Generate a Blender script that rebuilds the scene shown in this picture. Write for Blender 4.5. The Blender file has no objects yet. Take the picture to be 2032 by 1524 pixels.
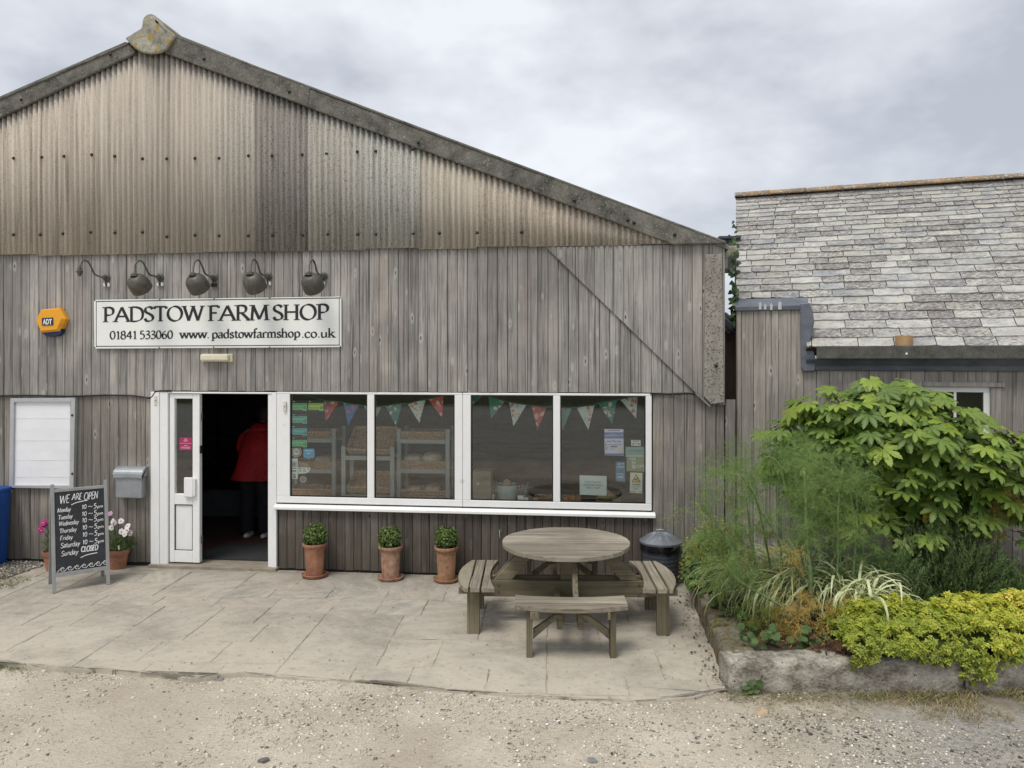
import bpy, bmesh, math, random
import numpy as np
from mathutils import Vector, Matrix, noise as mnoise

random.seed(7)
rng = np.random.default_rng(7)
R = math.radians
scene = bpy.context.scene
COL = scene.collection

# ------------------------------------------------------------------ camera, sky, sun, exposure
F = 1526.0                      # focal length in photo pixels (photo 2032 wide)
YAW = R(6.4)
CAM = Vector((0.0, -8.5, 2.45))
HOR = 708.0
cam_d = bpy.data.cameras.new('camera')
cam_d.sensor_width = 36.0
cam_d.lens = 36.0 * F / 2032.0
cam_d.shift_y = -(762.0 - HOR) / 2032.0
cam_d.clip_start = 0.05
cam_d.clip_end = 2000.0
cam = bpy.data.objects.new('camera', cam_d)
COL.objects.link(cam)
cam.location = CAM
cam.rotation_euler = (R(90), 0, YAW)
scene.camera = cam

SUN_EL, SUN_AZ = R(62), R(205)      # azimuth clockwise from +Y: behind the camera, to its left
world = bpy.data.worlds.new("World")
scene.world = world
world.use_nodes = True
wt = world.node_tree
for n in list(wt.nodes):
    wt.nodes.remove(n)


class NT:
    """tiny node helper"""
    def __init__(self, tree):
        self.t = tree

    def n(self, typ, ins=None, **props):
        nd = self.t.nodes.new(typ)
        for k, v in props.items():
            setattr(nd, k, v)
        if ins:
            for k, v in ins.items():
                sock = nd.inputs[k]
                if isinstance(v, bpy.types.NodeSocket):
                    self.t.links.new(v, sock)
                else:
                    sock.default_value = v
        return nd

    def math(self, op, a, b=0.0, clamp=False):
        return self.n('ShaderNodeMath', {0: a, 1: b}, operation=op, use_clamp=clamp).outputs[0]

    def mul(self, v, vec):
        return self.n('ShaderNodeVectorMath', {0: v, 1: vec}, operation='MULTIPLY').outputs[0]

    def noise(self, v, scale=1.0, detail=4.0, rough=0.55):
        return self.n('ShaderNodeTexNoise', {'Vector': v, 'Scale': scale, 'Detail': detail, 'Roughness': rough}).outputs[0]

    def ramp(self, fac, stops):
        nd = self.n('ShaderNodeValToRGB', {'Fac': fac})
        els = nd.color_ramp.elements
        while len(els) < len(stops):
            els.new(0.5)
        for e, (p, c) in zip(els, stops):
            e.position = p
            e.color = (c, c, c, 1) if isinstance(c, (int, float)) else (*c, 1)
        return nd.outputs[0]

    def mix(self, fac, a, b, blend='MIX'):
        nd = self.n('ShaderNodeMix', None, data_type='RGBA', blend_type=blend)
        for i, v in ((0, fac), (6, a), (7, b)):
            if isinstance(v, bpy.types.NodeSocket):
                self.t.links.new(v, nd.inputs[i])
            elif i == 0:
                nd.inputs[0].default_value = v
            else:
                nd.inputs[i].default_value = (*v, 1) if len(v) == 3 else v
        return nd.outputs[2]

    def vis(self, a):
        return a


w = NT(wt)
sky = w.n('ShaderNodeTexSky', sky_type='NISHITA', sun_disc=False, sun_elevation=SUN_EL, sun_rotation=SUN_AZ)
tc = w.n('ShaderNodeTexCoord').outputs['Generated']
# overcast: soft cloud banks, stretched horizontally
cv = w.mul(tc, (1.0, 1.0, 1.9))
c1 = w.noise(w.n('ShaderNodeVectorMath', {0: cv, 1: (0.37, 0.0, 0.55)}, operation='ADD').outputs[0], 2.0, 5.0, 0.55)
c2 = w.noise(cv, 6.0, 6.0, 0.55)
cl = w.math('ADD', w.math('MULTIPLY', c1, 0.8), w.math('MULTIPLY', c2, 0.2))
cloud = w.ramp(cl, [(0.40, (3.5, 3.7, 4.1)), (0.48, (4.75, 4.9, 5.25)), (0.58, (6.2, 6.3, 6.6))])
skyc = w.mix(0.9, sky.outputs[0], cloud)
bg = w.n('ShaderNodeBackground', {'Color': skyc, 'Strength': 0.1})
w.n('ShaderNodeOutputWorld', {'Surface': bg.outputs[0]})

sun_d = bpy.data.lights.new('sun', 'SUN')
sun_d.energy = 1.5
sun_d.angle = R(25)
sun_d.color = (1.0, 0.95, 0.86)
sun = bpy.data.objects.new('sun', sun_d)
COL.objects.link(sun)
sd = Vector((math.sin(SUN_AZ) * math.cos(SUN_EL), math.cos(SUN_AZ) * math.cos(SUN_EL), math.sin(SUN_EL)))
sun.rotation_euler = sd.to_track_quat('Z', 'Y').to_euler()
sun.location = (0, -20, 30)
vs = scene.view_settings
vs.view_transform = 'Standard'
vs.look = 'None'
vs.exposure = 0.62
vs.gamma = 1.0
vs.use_curve_mapping = False
scene.cycles.max_bounces = 8
scene.cycles.transparent_max_bounces = 12

# ------------------------------------------------------------------ measuring the place: photo pixel -> point on a real plane
FWD = Vector((-math.sin(YAW), math.cos(YAW), 0))
RGT = Vector((math.cos(YAW), math.sin(YAW), 0))
UP = Vector((0, 0, 1))


def ray(x, y):
    return FWD + RGT * ((x - 1016.0) / F) + UP * ((HOR - y) / F)


def W(x, y, Y=0.0):                 # on a plane parallel to the barn front
    d = ray(x, y)
    return CAM + d * ((Y - CAM.y) / d.y)


def G(x, y, z=0.0):                 # on a level plane
    d = ray(x, y)
    return CAM + d * ((z - CAM.z) / d.z)


RB_ANG = R(13)
RB_O = W(1461, 700, 0.06)
RB_A = Vector((math.cos(RB_ANG), -math.sin(RB_ANG), 0))     # along the outbuilding front
RB_N = Vector((math.sin(RB_ANG), math.cos(RB_ANG), 0))      # into the outbuilding


def RB(x, y, off=0.0):              # on the outbuilding front (off = metres into it)
    d = ray(x, y)
    t = (RB_O + RB_N * off - CAM).dot(RB_N) / d.dot(RB_N)
    return CAM + d * t


def rbl(s, off, z):                 # outbuilding local -> world
    return Vector((RB_O.x, RB_O.y, 0)) + RB_A * s + RB_N * off + UP * z


def rbs(p):
    return (p - RB_O).dot(RB_A)


# ------------------------------------------------------------------ materials
MATS = {}


def newmat(name):
    m = bpy.data.materials.new(name)
    m.use_nodes = True
    t = m.node_tree
    for nd in list(t.nodes):
        t.nodes.remove(nd)
    MATS[name] = m
    return m, NT(t)


def finish(k, color, rough=0.8, bump=None, bstr=0.3, bdist=0.01, metal=0.0, spec=0.3, extra=None):
    ins = {'Base Color': color if isinstance(color, bpy.types.NodeSocket) else (*color, 1), 'Roughness': rough,
           'Metallic': metal, 'Specular IOR Level': spec}
    if bump is not None:
        b = k.n('ShaderNodeBump', {'Height': bump, 'Strength': bstr, 'Distance': bdist})
        ins['Normal'] = b.outputs[0]
    if extra:
        ins.update(extra)
    p = k.n('ShaderNodeBsdfPrincipled', ins)
    k.n('ShaderNodeOutputMaterial', {'Surface': p.outputs[0]})
    return p


def pm(name, ca, cb, scale=(8, 8, 8), rough=0.75, bump=0.3, bdist=0.005, fine=6.0, rvar=0.0, metal=0.0, spec=0.3, lo=0.35, hi=0.65, speck=None):
    """two-tone weathered material in world space"""
    m, k = newmat(name)
    pos = k.n('ShaderNodeNewGeometry').outputs['Position']
    oi = k.n('ShaderNodeObjectInfo').outputs['Random']
    off = k.n('ShaderNodeCombineXYZ', {0: k.math('MULTIPLY', oi, 31.0), 1: k.math('MULTIPLY', oi, 17.0), 2: k.math('MULTIPLY', oi, 11.0)}).outputs[0]
    v = k.n('ShaderNodeVectorMath', {0: pos, 1: off}, operation='ADD').outputs[0]
    v = k.mul(v, scale)
    n1 = k.noise(v, 1.0, 5.0, 0.6)
    n2 = k.noise(v, fine, 3.0, 0.6)
    f = k.math('ADD', k.math('MULTIPLY', n1, 0.65), k.math('MULTIPLY', n2, 0.35))
    fac = k.ramp(f, [(lo, 0.0), (hi, 1.0)])
    c = k.mix(fac, ca, cb)
    if rvar:
        br = k.math('ADD', k.math('MULTIPLY', oi, rvar), 1.0 - rvar * 0.5)
        c = k.mix(1.0, c, k.n('ShaderNodeCombineColor', {0: br, 1: br, 2: br}).outputs[0], 'MULTIPLY')
    if speck:
        sc, thr, col = speck
        s = k.ramp(k.noise(pos, sc, 2.0, 0.6), [(thr, 0.0), (thr + 0.04, 1.0)])
        c = k.mix(s, c, col)
    finish(k, c, rough, f if bump else None, bump, bdist, metal, spec)
    return m


def plain(name, c, rough=0.5, metal=0.0, spec=0.4):
    m, k = newmat(name)
    finish(k, c, rough, metal=metal, spec=spec)
    return m


def plankmat(name, dark, light, warm, axis='z', knots=True, wear=None, rvar=0.34):
    """weathered softwood board; every board object has its own grain"""
    m, k = newmat(name)
    pos = k.n('ShaderNodeNewGeometry').outputs['Position']
    oi = k.n('ShaderNodeObjectInfo').outputs['Random']
    off = k.n('ShaderNodeCombineXYZ', {0: k.math('MULTIPLY', oi, 53.0), 1: k.math('MULTIPLY', oi, 29.0), 2: k.math('MULTIPLY', oi, 41.0)}).outputs[0]
    v = k.n('ShaderNodeVectorMath', {0: pos, 1: off}, operation='ADD').outputs[0]
    if axis == 'obj':
        v = k.n('ShaderNodeVectorMath', {0: k.n('ShaderNodeTexCoord').outputs['Object'], 1: off}, operation='ADD').outputs[0]
        st = lambda a, b: (b, a, a)
    elif axis == 'objy':
        v = k.n('ShaderNodeVectorMath', {0: k.n('ShaderNodeTexCoord').outputs['Object'], 1: off}, operation='ADD').outputs[0]
        st = lambda a, b: (a, b, a)
    elif axis == 'x':
        st = lambda a, b: (b, a, a)
    elif axis == 'y':
        st = lambda a, b: (a, b, a)
    else:
        st = lambda a, b: (a, a, b)
    warp = k.noise(k.mul(v, st(5, 1.6)), 1.0, 3.0)
    wv = k.n('ShaderNodeVectorMath', {0: v, 1: k.n('ShaderNodeCombineXYZ', {0: k.math('MULTIPLY', warp, 0.05), 1: 0.0, 2: 0.0}).outputs[0]}, operation='ADD').outputs[0]
    g1 = k.noise(k.mul(wv, st(75, 1.6)), 1.0, 4.0, 0.6)
    g2 = k.noise(k.mul(wv, st(260, 5)), 1.0, 3.0, 0.6)
    big = k.noise(k.mul(v, st(9, 0.9)), 1.0, 4.0, 0.6)
    f = k.math('ADD', k.math('MULTIPLY', g1, 0.5), k.math('ADD', k.math('MULTIPLY', g2, 0.22), k.math('MULTIPLY', big, 0.28)))
    fac = k.ramp(f, [(0.36, 0.0), (0.48, 0.6), (0.60, 1.0)])
    c = k.mix(fac, dark, light)
    hue = k.math('FRACT', k.math('MULTIPLY', oi, 7.31))
    c = k.mix(k.math('MULTIPLY', hue, k.ramp(big, [(0.35, 0.05), (0.65, 0.5)])), c, warm)
    br = k.math('ADD', k.math('MULTIPLY', oi, rvar), 1.0 - rvar * 0.5)
    c = k.mix(1.0, c, k.n('ShaderNodeCombineColor', {0: br, 1: br, 2: br}).outputs[0], 'MULTIPLY')
    pat = k.noise(k.mul(pos, (1.1, 1.1, .8)), 1.0, 5.0, 0.65)
    c = k.mix(k.ramp(pat, [(0.40, 0.5), (0.62, 0.0)]), c, tuple(x * 0.95 for x in dark))
    # dark long weather streaks
    sk = k.noise(k.mul(v, st(38, 0.55)), 1.0, 3.0, 0.5)
    c = k.mix(k.ramp(sk, [(0.58, 0.0), (0.70, 0.75)]), c, tuple(x * 0.55 for x in dark))
    if knots:
        vo = k.n('ShaderNodeTexVoronoi', {'Vector': k.mul(wv, st(7.5, 2.6)), 'Scale': 1.0, 'Randomness': 1.0})
        d = vo.outputs['Distance']
        ringn = k.math('ADD', d, k.math('MULTIPLY', g1, 0.06))
        c = k.mix(k.ramp(ringn, [(0.05, 0.0), (0.1, 0.3), (0.15, 0.4), (0.22, 0.0)]), c, tuple(min(1, x * 1.2) for x in light))
        c = k.mix(k.ramp(d, [(0.035, 0.9), (0.075, 0.0)]), c, tuple(x * 0.42 for x in dark))
    if wear:
        z0, z1, wc = wear              # damp algae and dirt splash near the ground, ragged edge
        z = k.n('ShaderNodeSeparateXYZ', {0: pos}).outputs[2]
        zz = k.math('ADD', z, k.math('MULTIPLY', k.math('SUBTRACT', big, 0.5), 1.1))
        fz = k.n('ShaderNodeMapRange', {0: zz, 1: z0, 2: z1, 3: 0.75, 4: 0.0}).outputs[0]
        c = k.mix(fz, c, wc)
    finish(k, c, 0.86, f, 0.45, 0.004, spec=0.2)
    return m


def attr(k, name='rnd'):
    return k.n('ShaderNodeAttribute', attribute_name=name).outputs['Fac']


def leafmat(name, stops, rough=0.5, trans=0.3, spec=0.35):
    """foliage: colour picked per leaf from its own random number, some light comes through"""
    m, k = newmat(name)
    a = attr(k)
    c = k.ramp(a, stops)
    pos = k.n('ShaderNodeNewGeometry').outputs['Position']
    n = k.noise(pos, 45.0, 3.0)
    c = k.mix(k.ramp(n, [(0.35, 0.0), (0.7, 0.35)]), c, tuple(x * 1.5 for x in stops[-1][1]))
    p = k.n('ShaderNodeBsdfPrincipled', {'Base Color': c, 'Roughness': rough, 'Specular IOR Level': spec})
    tr = k.n('ShaderNodeBsdfTranslucent', {'Color': c})
    mx = k.n('ShaderNodeMixShader', {0: trans, 1: p.outputs[0], 2: tr.outputs[0]})
    k.n('ShaderNodeOutputMaterial', {'Surface': mx.outputs[0]})
    return m


# ------------------------------------------------------------------ objects
WM = {}


def wmat(o):
    return WM.get(o.name, Matrix.Identity(4))


def setp(o, parent):
    if parent is not None:
        o.parent = parent
        o.matrix_parent_inverse = wmat(parent).inverted()


def thing(name, label, cat, loc=(0, 0, 0), group=None):
    o = bpy.data.objects.new(name, None)
    COL.objects.link(o)
    o.location = loc
    o.empty_display_size = 0.1
    WM[o.name] = Matrix.Translation(Vector(loc))
    o['label'] = label
    o['category'] = cat
    if group:
        o['group'] = group
    return o


def tag(o, label, cat, group=None, kind=None):
    o['label'] = label
    o['category'] = cat
    if group:
        o['group'] = group
    if kind:
        o['kind'] = kind
    return o


def structure(o, label=None):
    o['kind'] = 'structure'
    return o


class MB:
    def __init__(self):
        self.v, self.f, self.m = [], [], []

    def add(self, vs, fs, m=0):
        b = len(self.v)
        self.v.extend([tuple(p) for p in vs])
        for q in fs:
            self.f.append(tuple(i + b for i in q))
            self.m.append(m)
        return self

    def obox(self, o, a, b, c, m=0):
        o, a, b, c = Vector(o), Vector(a), Vector(b), Vector(c)
        vs = [o, o + a, o + a + b, o + b, o + c, o + a + c, o + a + b + c, o + b + c]
        return self.add(vs, [(0, 3, 2, 1), (4, 5, 6, 7), (0, 1, 5, 4), (1, 2, 6, 5), (2, 3, 7, 6), (3, 0, 4, 7)], m)

    def box(self, x0, y0, z0, x1, y1, z1, m=0):
        return self.obox((x0, y0, z0), (x1 - x0, 0, 0), (0, y1 - y0, 0), (0, 0, z1 - z0), m)

    def beam(self, p, q, w, h, up=(0, 0, 1), m=0):
        p, q = Vector(p), Vector(q)
        d = (q - p).normalized()
        s = d.cross(Vector(up)).normalized()
        u = s.cross(d).normalized()
        return self.obox(p - s * w / 2 - u * h / 2, q - p, s * w, u * h, m)

    def prism(self, poly, vec, m=0):
        poly = [Vector(p) for p in poly]
        vec = Vector(vec)
        n = len(poly)
        fs = [tuple(range(n)), tuple(range(2 * n - 1, n - 1, -1))]
        for i in range(n):
            j = (i + 1) % n
            fs.append((i, i + n, j + n, j))
        return self.add(poly + [p + vec for p in poly], fs, m)

    def quad(self, a, b, c, d, m=0):
        return self.add([a, b, c, d], [(0, 1, 2, 3)], m)

    def tube(self, pts, r, n=8, m=0, cap=True):
        pts = [Vector(p) for p in pts]
        k = len(pts)
        rs = r if isinstance(r, (list, tuple)) else [r] * k
        vs, fs = [], []
        ref = Vector((0.13, 0.21, 0.97))
        prev = None
        for i, p in enumerate(pts):
            d = (pts[min(i + 1, k - 1)] - pts[max(i - 1, 0)]).normalized()
            if prev is None:
                a = d.cross(ref)
                if a.length < 0.05:
                    a = d.cross(Vector((1, 0, 0)))
                a.normalize()
            else:
                a = (prev - d * prev.dot(d)).normalized()
            prev = a
            b = d.cross(a)
            for j in range(n):
                t = 2 * math.pi * j / n
                vs.append(p + (a * math.cos(t) + b * math.sin(t)) * rs[i])
        for i in range(k - 1):
            for j in range(n):
                jj = (j + 1) % n
                fs.append((i * n + j, i * n + jj, (i + 1) * n + jj, (i + 1) * n + j))
        if cap:
            fs.append(tuple(range(n - 1, -1, -1)))
            fs.append(tuple(range((k - 1) * n, k * n)))
        return self.add(vs, fs, m)

    def lathe(self, prof, c, n=28, m=0, ax=None, ay=None, az=None):
        c = Vector(c)
        ax = Vector(ax) if ax else Vector((1, 0, 0))
        ay = Vector(ay) if ay else Vector((0, 1, 0))
        az = Vector(az) if az else Vector((0, 0, 1))
        vs, fs = [], []
        for (r, z) in prof:
            for j in range(n):
                t = 2 * math.pi * j / n
                vs.append(c + (ax * math.cos(t) + ay * math.sin(t)) * r + az * z)
        for i in range(len(prof) - 1):
            for j in range(n):
                jj = (j + 1) % n
                fs.append((i * n + j, i * n + jj, (i + 1) * n + jj, (i + 1) * n + j))
        if prof[0][0] > 1e-4:
            fs.append(tuple(range(n - 1, -1, -1)))
        if prof[-1][0] > 1e-4:
            fs.append(tuple(range((len(prof) - 1) * n, len(prof) * n)))
        return self.add(vs, fs, m)

    def build(self, name, mat, parent=None, smooth=False, bevel=0.0, solid=0.0, auto=None):
        me = bpy.data.meshes.new(name)
        me.from_pydata(self.v, [], self.f)
        for mm in (mat if isinstance(mat, (list, tuple)) else [mat]):
            me.materials.append(mm)
        if any(self.m):
            me.polygons.foreach_set('material_index', self.m)
        if len(self.f) < 6000:
            bm = bmesh.new()
            bm.from_mesh(me)
            bmesh.ops.recalc_face_normals(bm, faces=bm.faces)
            bm.to_mesh(me)
            bm.free()
        if smooth:
            me.polygons.foreach_set('use_smooth', [True] * len(me.polygons))
            if auto:
                me.set_sharp_from_angle(angle=R(auto))
        me.update()
        o = bpy.data.objects.new(name, me)
        COL.objects.link(o)
        if solid:
            s = o.modifiers.new('solid', 'SOLIDIFY')
            s.thickness = solid
            s.offset = 0
        if bevel:
            b = o.modifiers.new('bevel', 'BEVEL')
            b.width = bevel
            b.segments = 2
            b.limit_method = 'ANGLE'
        setp(o, parent)
        return o


def link_copy(src, parent=None, loc=None, rot=None, scale=None):
    c = src.copy()
    COL.objects.link(c)
    if loc is not None:
        c.location = loc
    if rot is not None:
        c.rotation_euler = rot
    if scale is not None:
        c.scale = scale
    if parent is not None:
        setp(c, parent)
    return c


def copy_tree(o, label=None, parent=None):
    c = o.copy()
    COL.objects.link(c)
    if parent is not None:
        c.parent = parent
    if label:
        c['label'] = label
    for ch in list(o.children):
        copy_tree(ch, None, c)
    return c


def scatter(name, bv, bf, Rm, T, S, rnd, mat, parent=None, smooth=False, mi=None):
    """one mesh out of many transformed copies of a small shape (numpy); per-face number 'rnd'"""
    bv = np.asarray(bv, dtype=np.float64)
    M = len(T)
    S = np.asarray(S, dtype=np.float64)
    if S.ndim == 1:
        S = np.repeat(S[:, None], 3, 1)
    V = np.einsum('mij,mnj->mni', Rm, bv[None] * S[:, None, :]) + np.asarray(T)[:, None, :]
    nv = len(bv)
    sizes = np.array([len(f) for f in bf])
    flat = np.concatenate([np.array(f) for f in bf])
    loops = (flat[None] + (np.arange(M) * nv)[:, None]).ravel()
    tot = np.tile(sizes, M)
    start = np.concatenate([[0], np.cumsum(tot)[:-1]])
    me = bpy.data.meshes.new(name)
    me.vertices.add(M * nv)
    me.vertices.foreach_set('co', V.ravel())
    me.loops.add(len(loops))
    me.loops.foreach_set('vertex_index', loops.astype(np.int32))
    me.polygons.add(len(tot))
    me.polygons.foreach_set('loop_start', start.astype(np.int32))
    try:
        me.polygons.foreach_set('loop_total', tot.astype(np.int32))
    except Exception:
        pass
    at = me.attributes.new('rnd', 'FLOAT', 'FACE')
    at.data.foreach_set('value', np.repeat(np.asarray(rnd, dtype=np.float32), len(bf)))
    for mm in (mat if isinstance(mat, (list, tuple)) else [mat]):
        me.materials.append(mm)
    if mi is not None:
        me.polygons.foreach_set('material_index', np.tile(np.array(mi, dtype=np.int32), M))
    me.update(calc_edges=True)
    if smooth:
        me.polygons.foreach_set('use_smooth', [True] * len(me.polygons))
    o = bpy.data.objects.new(name, me)
    COL.objects.link(o)
    setp(o, parent)
    return o


def rot_from(nz, spin):
    """matrices whose z column is nz and x column turned by spin"""
    nz = nz / np.linalg.norm(nz, axis=1, keepdims=True)
    ref = np.where(np.abs(nz[:, 2:3]) < 0.95, np.array([[0, 0, 1.0]]), np.array([[1.0, 0, 0]]))
    x = np.cross(ref, nz)
    x /= np.linalg.norm(x, axis=1, keepdims=True)
    y = np.cross(nz, x)
    c, s = np.cos(spin)[:, None], np.sin(spin)[:, None]
    return np.stack([x * c + y * s, -x * s + y * c, nz], axis=2)


def setrnd(o, vals=None):
    me = o.data
    at = me.attributes.new('rnd', 'FLOAT', 'FACE')
    n = len(me.polygons)
    at.data.foreach_set('value', np.full(n, vals, dtype=np.float32) if np.isscalar(vals) else np.asarray(vals, dtype=np.float32))


# ------------------------------------------------------------------ stroke lettering
def cr(pts, n=7, closed=False):
    P = [Vector((p[0], p[1])) for p in pts]
    out = []
    k = len(P)
    rngi = range(k if closed else k - 1)
    for i in rngi:
        if closed:
            a, b, c, d = P[i - 1], P[i], P[(i + 1) % k], P[(i + 2) % k]
        else:
            a, b, c, d = P[max(i - 1, 0)], P[i], P[i + 1], P[min(i + 2, k - 1)]
        for j in range(n):
            t = j / n
            out.append(0.5 * ((2 * b) + (c - a) * t + (2 * a - 5 * b + 4 * c - d) * t * t + (3 * b - a - 3 * c + d) * t ** 3))
    out.append(P[0] if closed else P[-1])
    return [(p.x, p.y) for p in out]


def oval(cx, cy, rx, ry):
    return ('o', [(cx + rx * math.cos(t), cy + ry * math.sin(t)) for t in [i * math.pi / 4 for i in range(8)]])


L = lambda *a: ('l', [(a[i], a[i + 1]) for i in range(0, len(a), 2)])
S_ = lambda *a: ('s', [(a[i], a[i + 1]) for i in range(0, len(a), 2)])
X = 0.62
GL = {
 'A': (.86, [L(.04, 0, .43, 1), L(.43, 1, .82, 0), L(.18, .36, .68, .36)], [(.05, 0), (.81, 0)]),
 'B': (.66, [L(.12, 0, .12, 1), S_(.12, 1, .4, .99, .52, .78, .4, .54, .12, .53), S_(.12, .53, .45, .52, .58, .27, .42, .02, .12, 0)], []),
 'C': (.8, [S_(.73, .84, .6, .97, .42, 1, .18, .86, .07, .5, .18, .14, .42, 0, .6, .03, .74, .18)], []),
 'D': (.86, [L(.13, 0, .13, 1), S_(.13, 1, .42, .99, .70, .84, .79, .5, .70, .16, .42, .01, .13, 0)], [(.1, 0), (.1, 1)]),
 'E': (.6, [L(.12, 0, .12, 1), L(.12, 1, .54, 1), L(.12, .53, .46, .53), L(.12, 0, .56, 0)], []),
 'F': (.6, [L(.13, 0, .13, 1), L(.13, 1, .55, 1), L(.13, .52, .46, .52), L(.55, 1, .55, .86)], [(.13, 0), (.1, 1)]),
 'H': (.9, [L(.14, 0, .14, 1), L(.74, 0, .74, 1), L(.14, .52, .74, .52)], [(.14, 0), (.14, 1), (.74, 0), (.74, 1)]),
 'I': (.3, [L(.14, 0, .14, 1)], []),
 'J': (.4, [S_(.26, 1, .26, .3, .2, .05, .02, .03)], []),
 'L': (.56, [L(.12, 1, .12, 0), L(.12, 0, .52, 0)], []),
 'M': (1.02, [L(.1, 0, .16, 1), L(.16, 1, .5, .05), L(.5, .05, .84, 1), L(.84, 1, .9, 0)], [(.1, 0), (.9, 0), (.12, 1), (.88, 1)]),
 'N': (.84, [L(.12, 0, .12, 1), L(.12, 1, .72, 0), L(.72, 0, .72, 1)], []),
 'O': (.94, [oval(.46, .5, .4, .51)], []),
 'P': (.66, [L(.14, 0, .14, 1), S_(.14, 1, .36, 1, .54, .91, .59, .73, .53, .55, .36, .46, .14, .47)], [(.14, 0), (.1, 1)]),
 'R': (.78, [L(.14, 0, .14, 1), S_(.14, 1, .36, 1, .53, .92, .57, .75, .51, .58, .36, .5, .14, .5), L(.34, .5, .74, 0)], [(.14, 0), (.1, 1), (.72, 0)]),
 'S': (.58, [S_(.49, .84, .42, .95, .28, 1, .13, .94, .07, .77, .14, .62, .3, .52, .46, .39, .52, .22, .44, .06, .28, 0, .13, .04, .06, .2)], []),
 'T': (.74, [L(.37, 0, .37, 1), L(.03, 1, .71, 1), L(.04, 1, .03, .86), L(.70, 1, .71, .86)], [(.37, 0)]),
 'U': (.8, [S_(.12, 1, .12, .3, .22, .04, .4, 0, .58, .04, .68, .3, .68, 1)], []),
 'V': (.8, [L(.04, 1, .4, 0), L(.4, 0, .76, 1)], []),
 'W': (1.16, [L(.05, 1, .32, 0), L(.32, 0, .57, .98), L(.57, .98, .84, 0), L(.84, 0, 1.1, 1)], [(.05, 1), (.55, 1), (1.1, 1)]),
 'Y': (.76, [L(.05, 1, .38, .5), L(.71, 1, .38, .5), L(.38, .5, .38, 0)], []),
 'a': (.5, [S_(.08, .5, .2, .61, .34, .58, .38, .42, .38, .1, .46, .02), S_(.38, .36, .16, .3, .06, .15, .14, .01, .28, .05, .38, .18)], []),
 'b': (.56, [L(.1, 1.05, .1, 0), S_(.1, .45, .25, .6, .44, .52, .5, .3, .42, .06, .25, 0, .1, .12)], []),
 'c': (.46, [S_(.42, .5, .3, .62, .14, .55, .06, .31, .14, .06, .3, 0, .43, .12)], []),
 'd': (.56, [L(.44, 1.05, .44, 0), S_(.44, .48, .3, .62, .12, .52, .06, .3, .13, .06, .28, 0, .44, .14)], []),
 'e': (.5, [S_(.07, .34, .45, .36, .42, .52, .26, .62, .12, .52, .06, .3, .14, .06, .28, 0, .45, .12)], []),
 'f': (.34, [S_(.38, .96, .28, 1.04, .18, .95, .16, .75, .16, 0), L(.03, .6, .32, .6)], [(.16, 0)]),
 'h': (.58, [L(.11, 1.05, .11, 0), S_(.11, .42, .26, .6, .4, .58, .45, .4, .45, 0)], [(.11, 0), (.45, 0)]),
 'i': (.28, [L(.14, .6, .14, 0), L(.14, .84, .14, .92)], [(.14, 0)]),
 'k': (.56, [L(.11, 1.05, .11, 0), L(.11, .25, .44, .6), L(.22, .36, .52, 0)], [(.11, 0), (.5, 0), (.42, .6)]),
 'l': (.28, [L(.14, 1.05, .14, 0)], [(.14, 0)]),
 'm': (.88, [L(.11, .6, .11, 0), S_(.11, .42, .24, .6, .36, .58, .42, .4, .42, 0), S_(.42, .42, .55, .6, .68, .58, .74, .4, .74, 0)], [(.11, 0), (.42, 0), (.74, 0)]),
 'n': (.58, [L(.11, .6, .11, 0), S_(.11, .42, .26, .6, .4, .58, .45, .4, .45, 0)], [(.11, 0), (.45, 0)]),
 'o': (.54, [oval(.27, .31, .2, .31)], []),
 'p': (.58, [L(.12, .6, .12, -.3), S_(.12, .45, .27, .61, .45, .53, .51, .31, .43, .06, .27, 0, .12, .12)], [(.12, -.3)]),
 'r': (.42, [L(.11, .6, .11, 0), S_(.11, .4, .2, .56, .3, .61, .39, .54)], [(.11, 0)]),
 's': (.42, [S_(.35, .5, .24, .62, .12, .57, .08, .46, .16, .36, .28, .28, .36, .16, .28, .02, .16, 0, .05, .12)], []),
 't': (.36, [S_(.16, .82, .16, .2, .2, .03, .3, .02, .36, .08), L(.03, .6, .33, .6)], []),
 'u': (.58, [S_(.11, .6, .11, .2, .16, .04, .28, 0, .45, .18), L(.45, .6, .45, 0)], []),
 'w': (.8, [L(.04, .6, .22, 0), L(.22, 0, .4, .58), L(.4, .58, .58, 0), L(.58, 0, .76, .6)], [(.05, .6), (.4, .6), (.75, .6)]),
 'y': (.54, [L(.07, .6, .27, 0), S_(.5, .6, .27, 0, .18, -.22, .04, -.28)], []),
 '0': (.56, [oval(.28, .5, .21, .5)], []),
 '1': (.42, [L(.1, .82, .24, 1), L(.24, 1, .24, 0)], [(.24, 0)]),
 '3': (.52, [S_(.08, .9, .25, 1, .4, .9, .38, .7, .2, .55, .42, .46, .46, .2, .3, 0, .06, .06)], []),
 '4': (.56, [L(.38, 0, .38, 1), L(.38, 1, .05, .32), L(.05, .32, .52, .32)], []),
 '5': (.52, [L(.42, 1, .14, 1), L(.14, 1, .11, .58), S_(.11, .58, .3, .62, .45, .45, .43, .18, .26, 0, .06, .05)], []),
 '6': (.54, [S_(.42, 1, .2, .8, .08, .5, .09, .2, .25, 0, .42, .1, .46, .34, .34, .55, .18, .5, .09, .3)], []),
 '8': (.54, [oval(.27, .76, .16, .24), oval(.27, .27, .2, .27)], []),
 '.': (.24, [L(.07, .045, .17, .045)], []),
 '~': (.56, [S_(.05, .42, .17, .54, .3, .44, .42, .36, .53, .5)], []),
 ' ': (.34, [], []),
}


def text_w(s, track=0.0):
    return sum(GL[c][0] + track for c in s)


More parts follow.
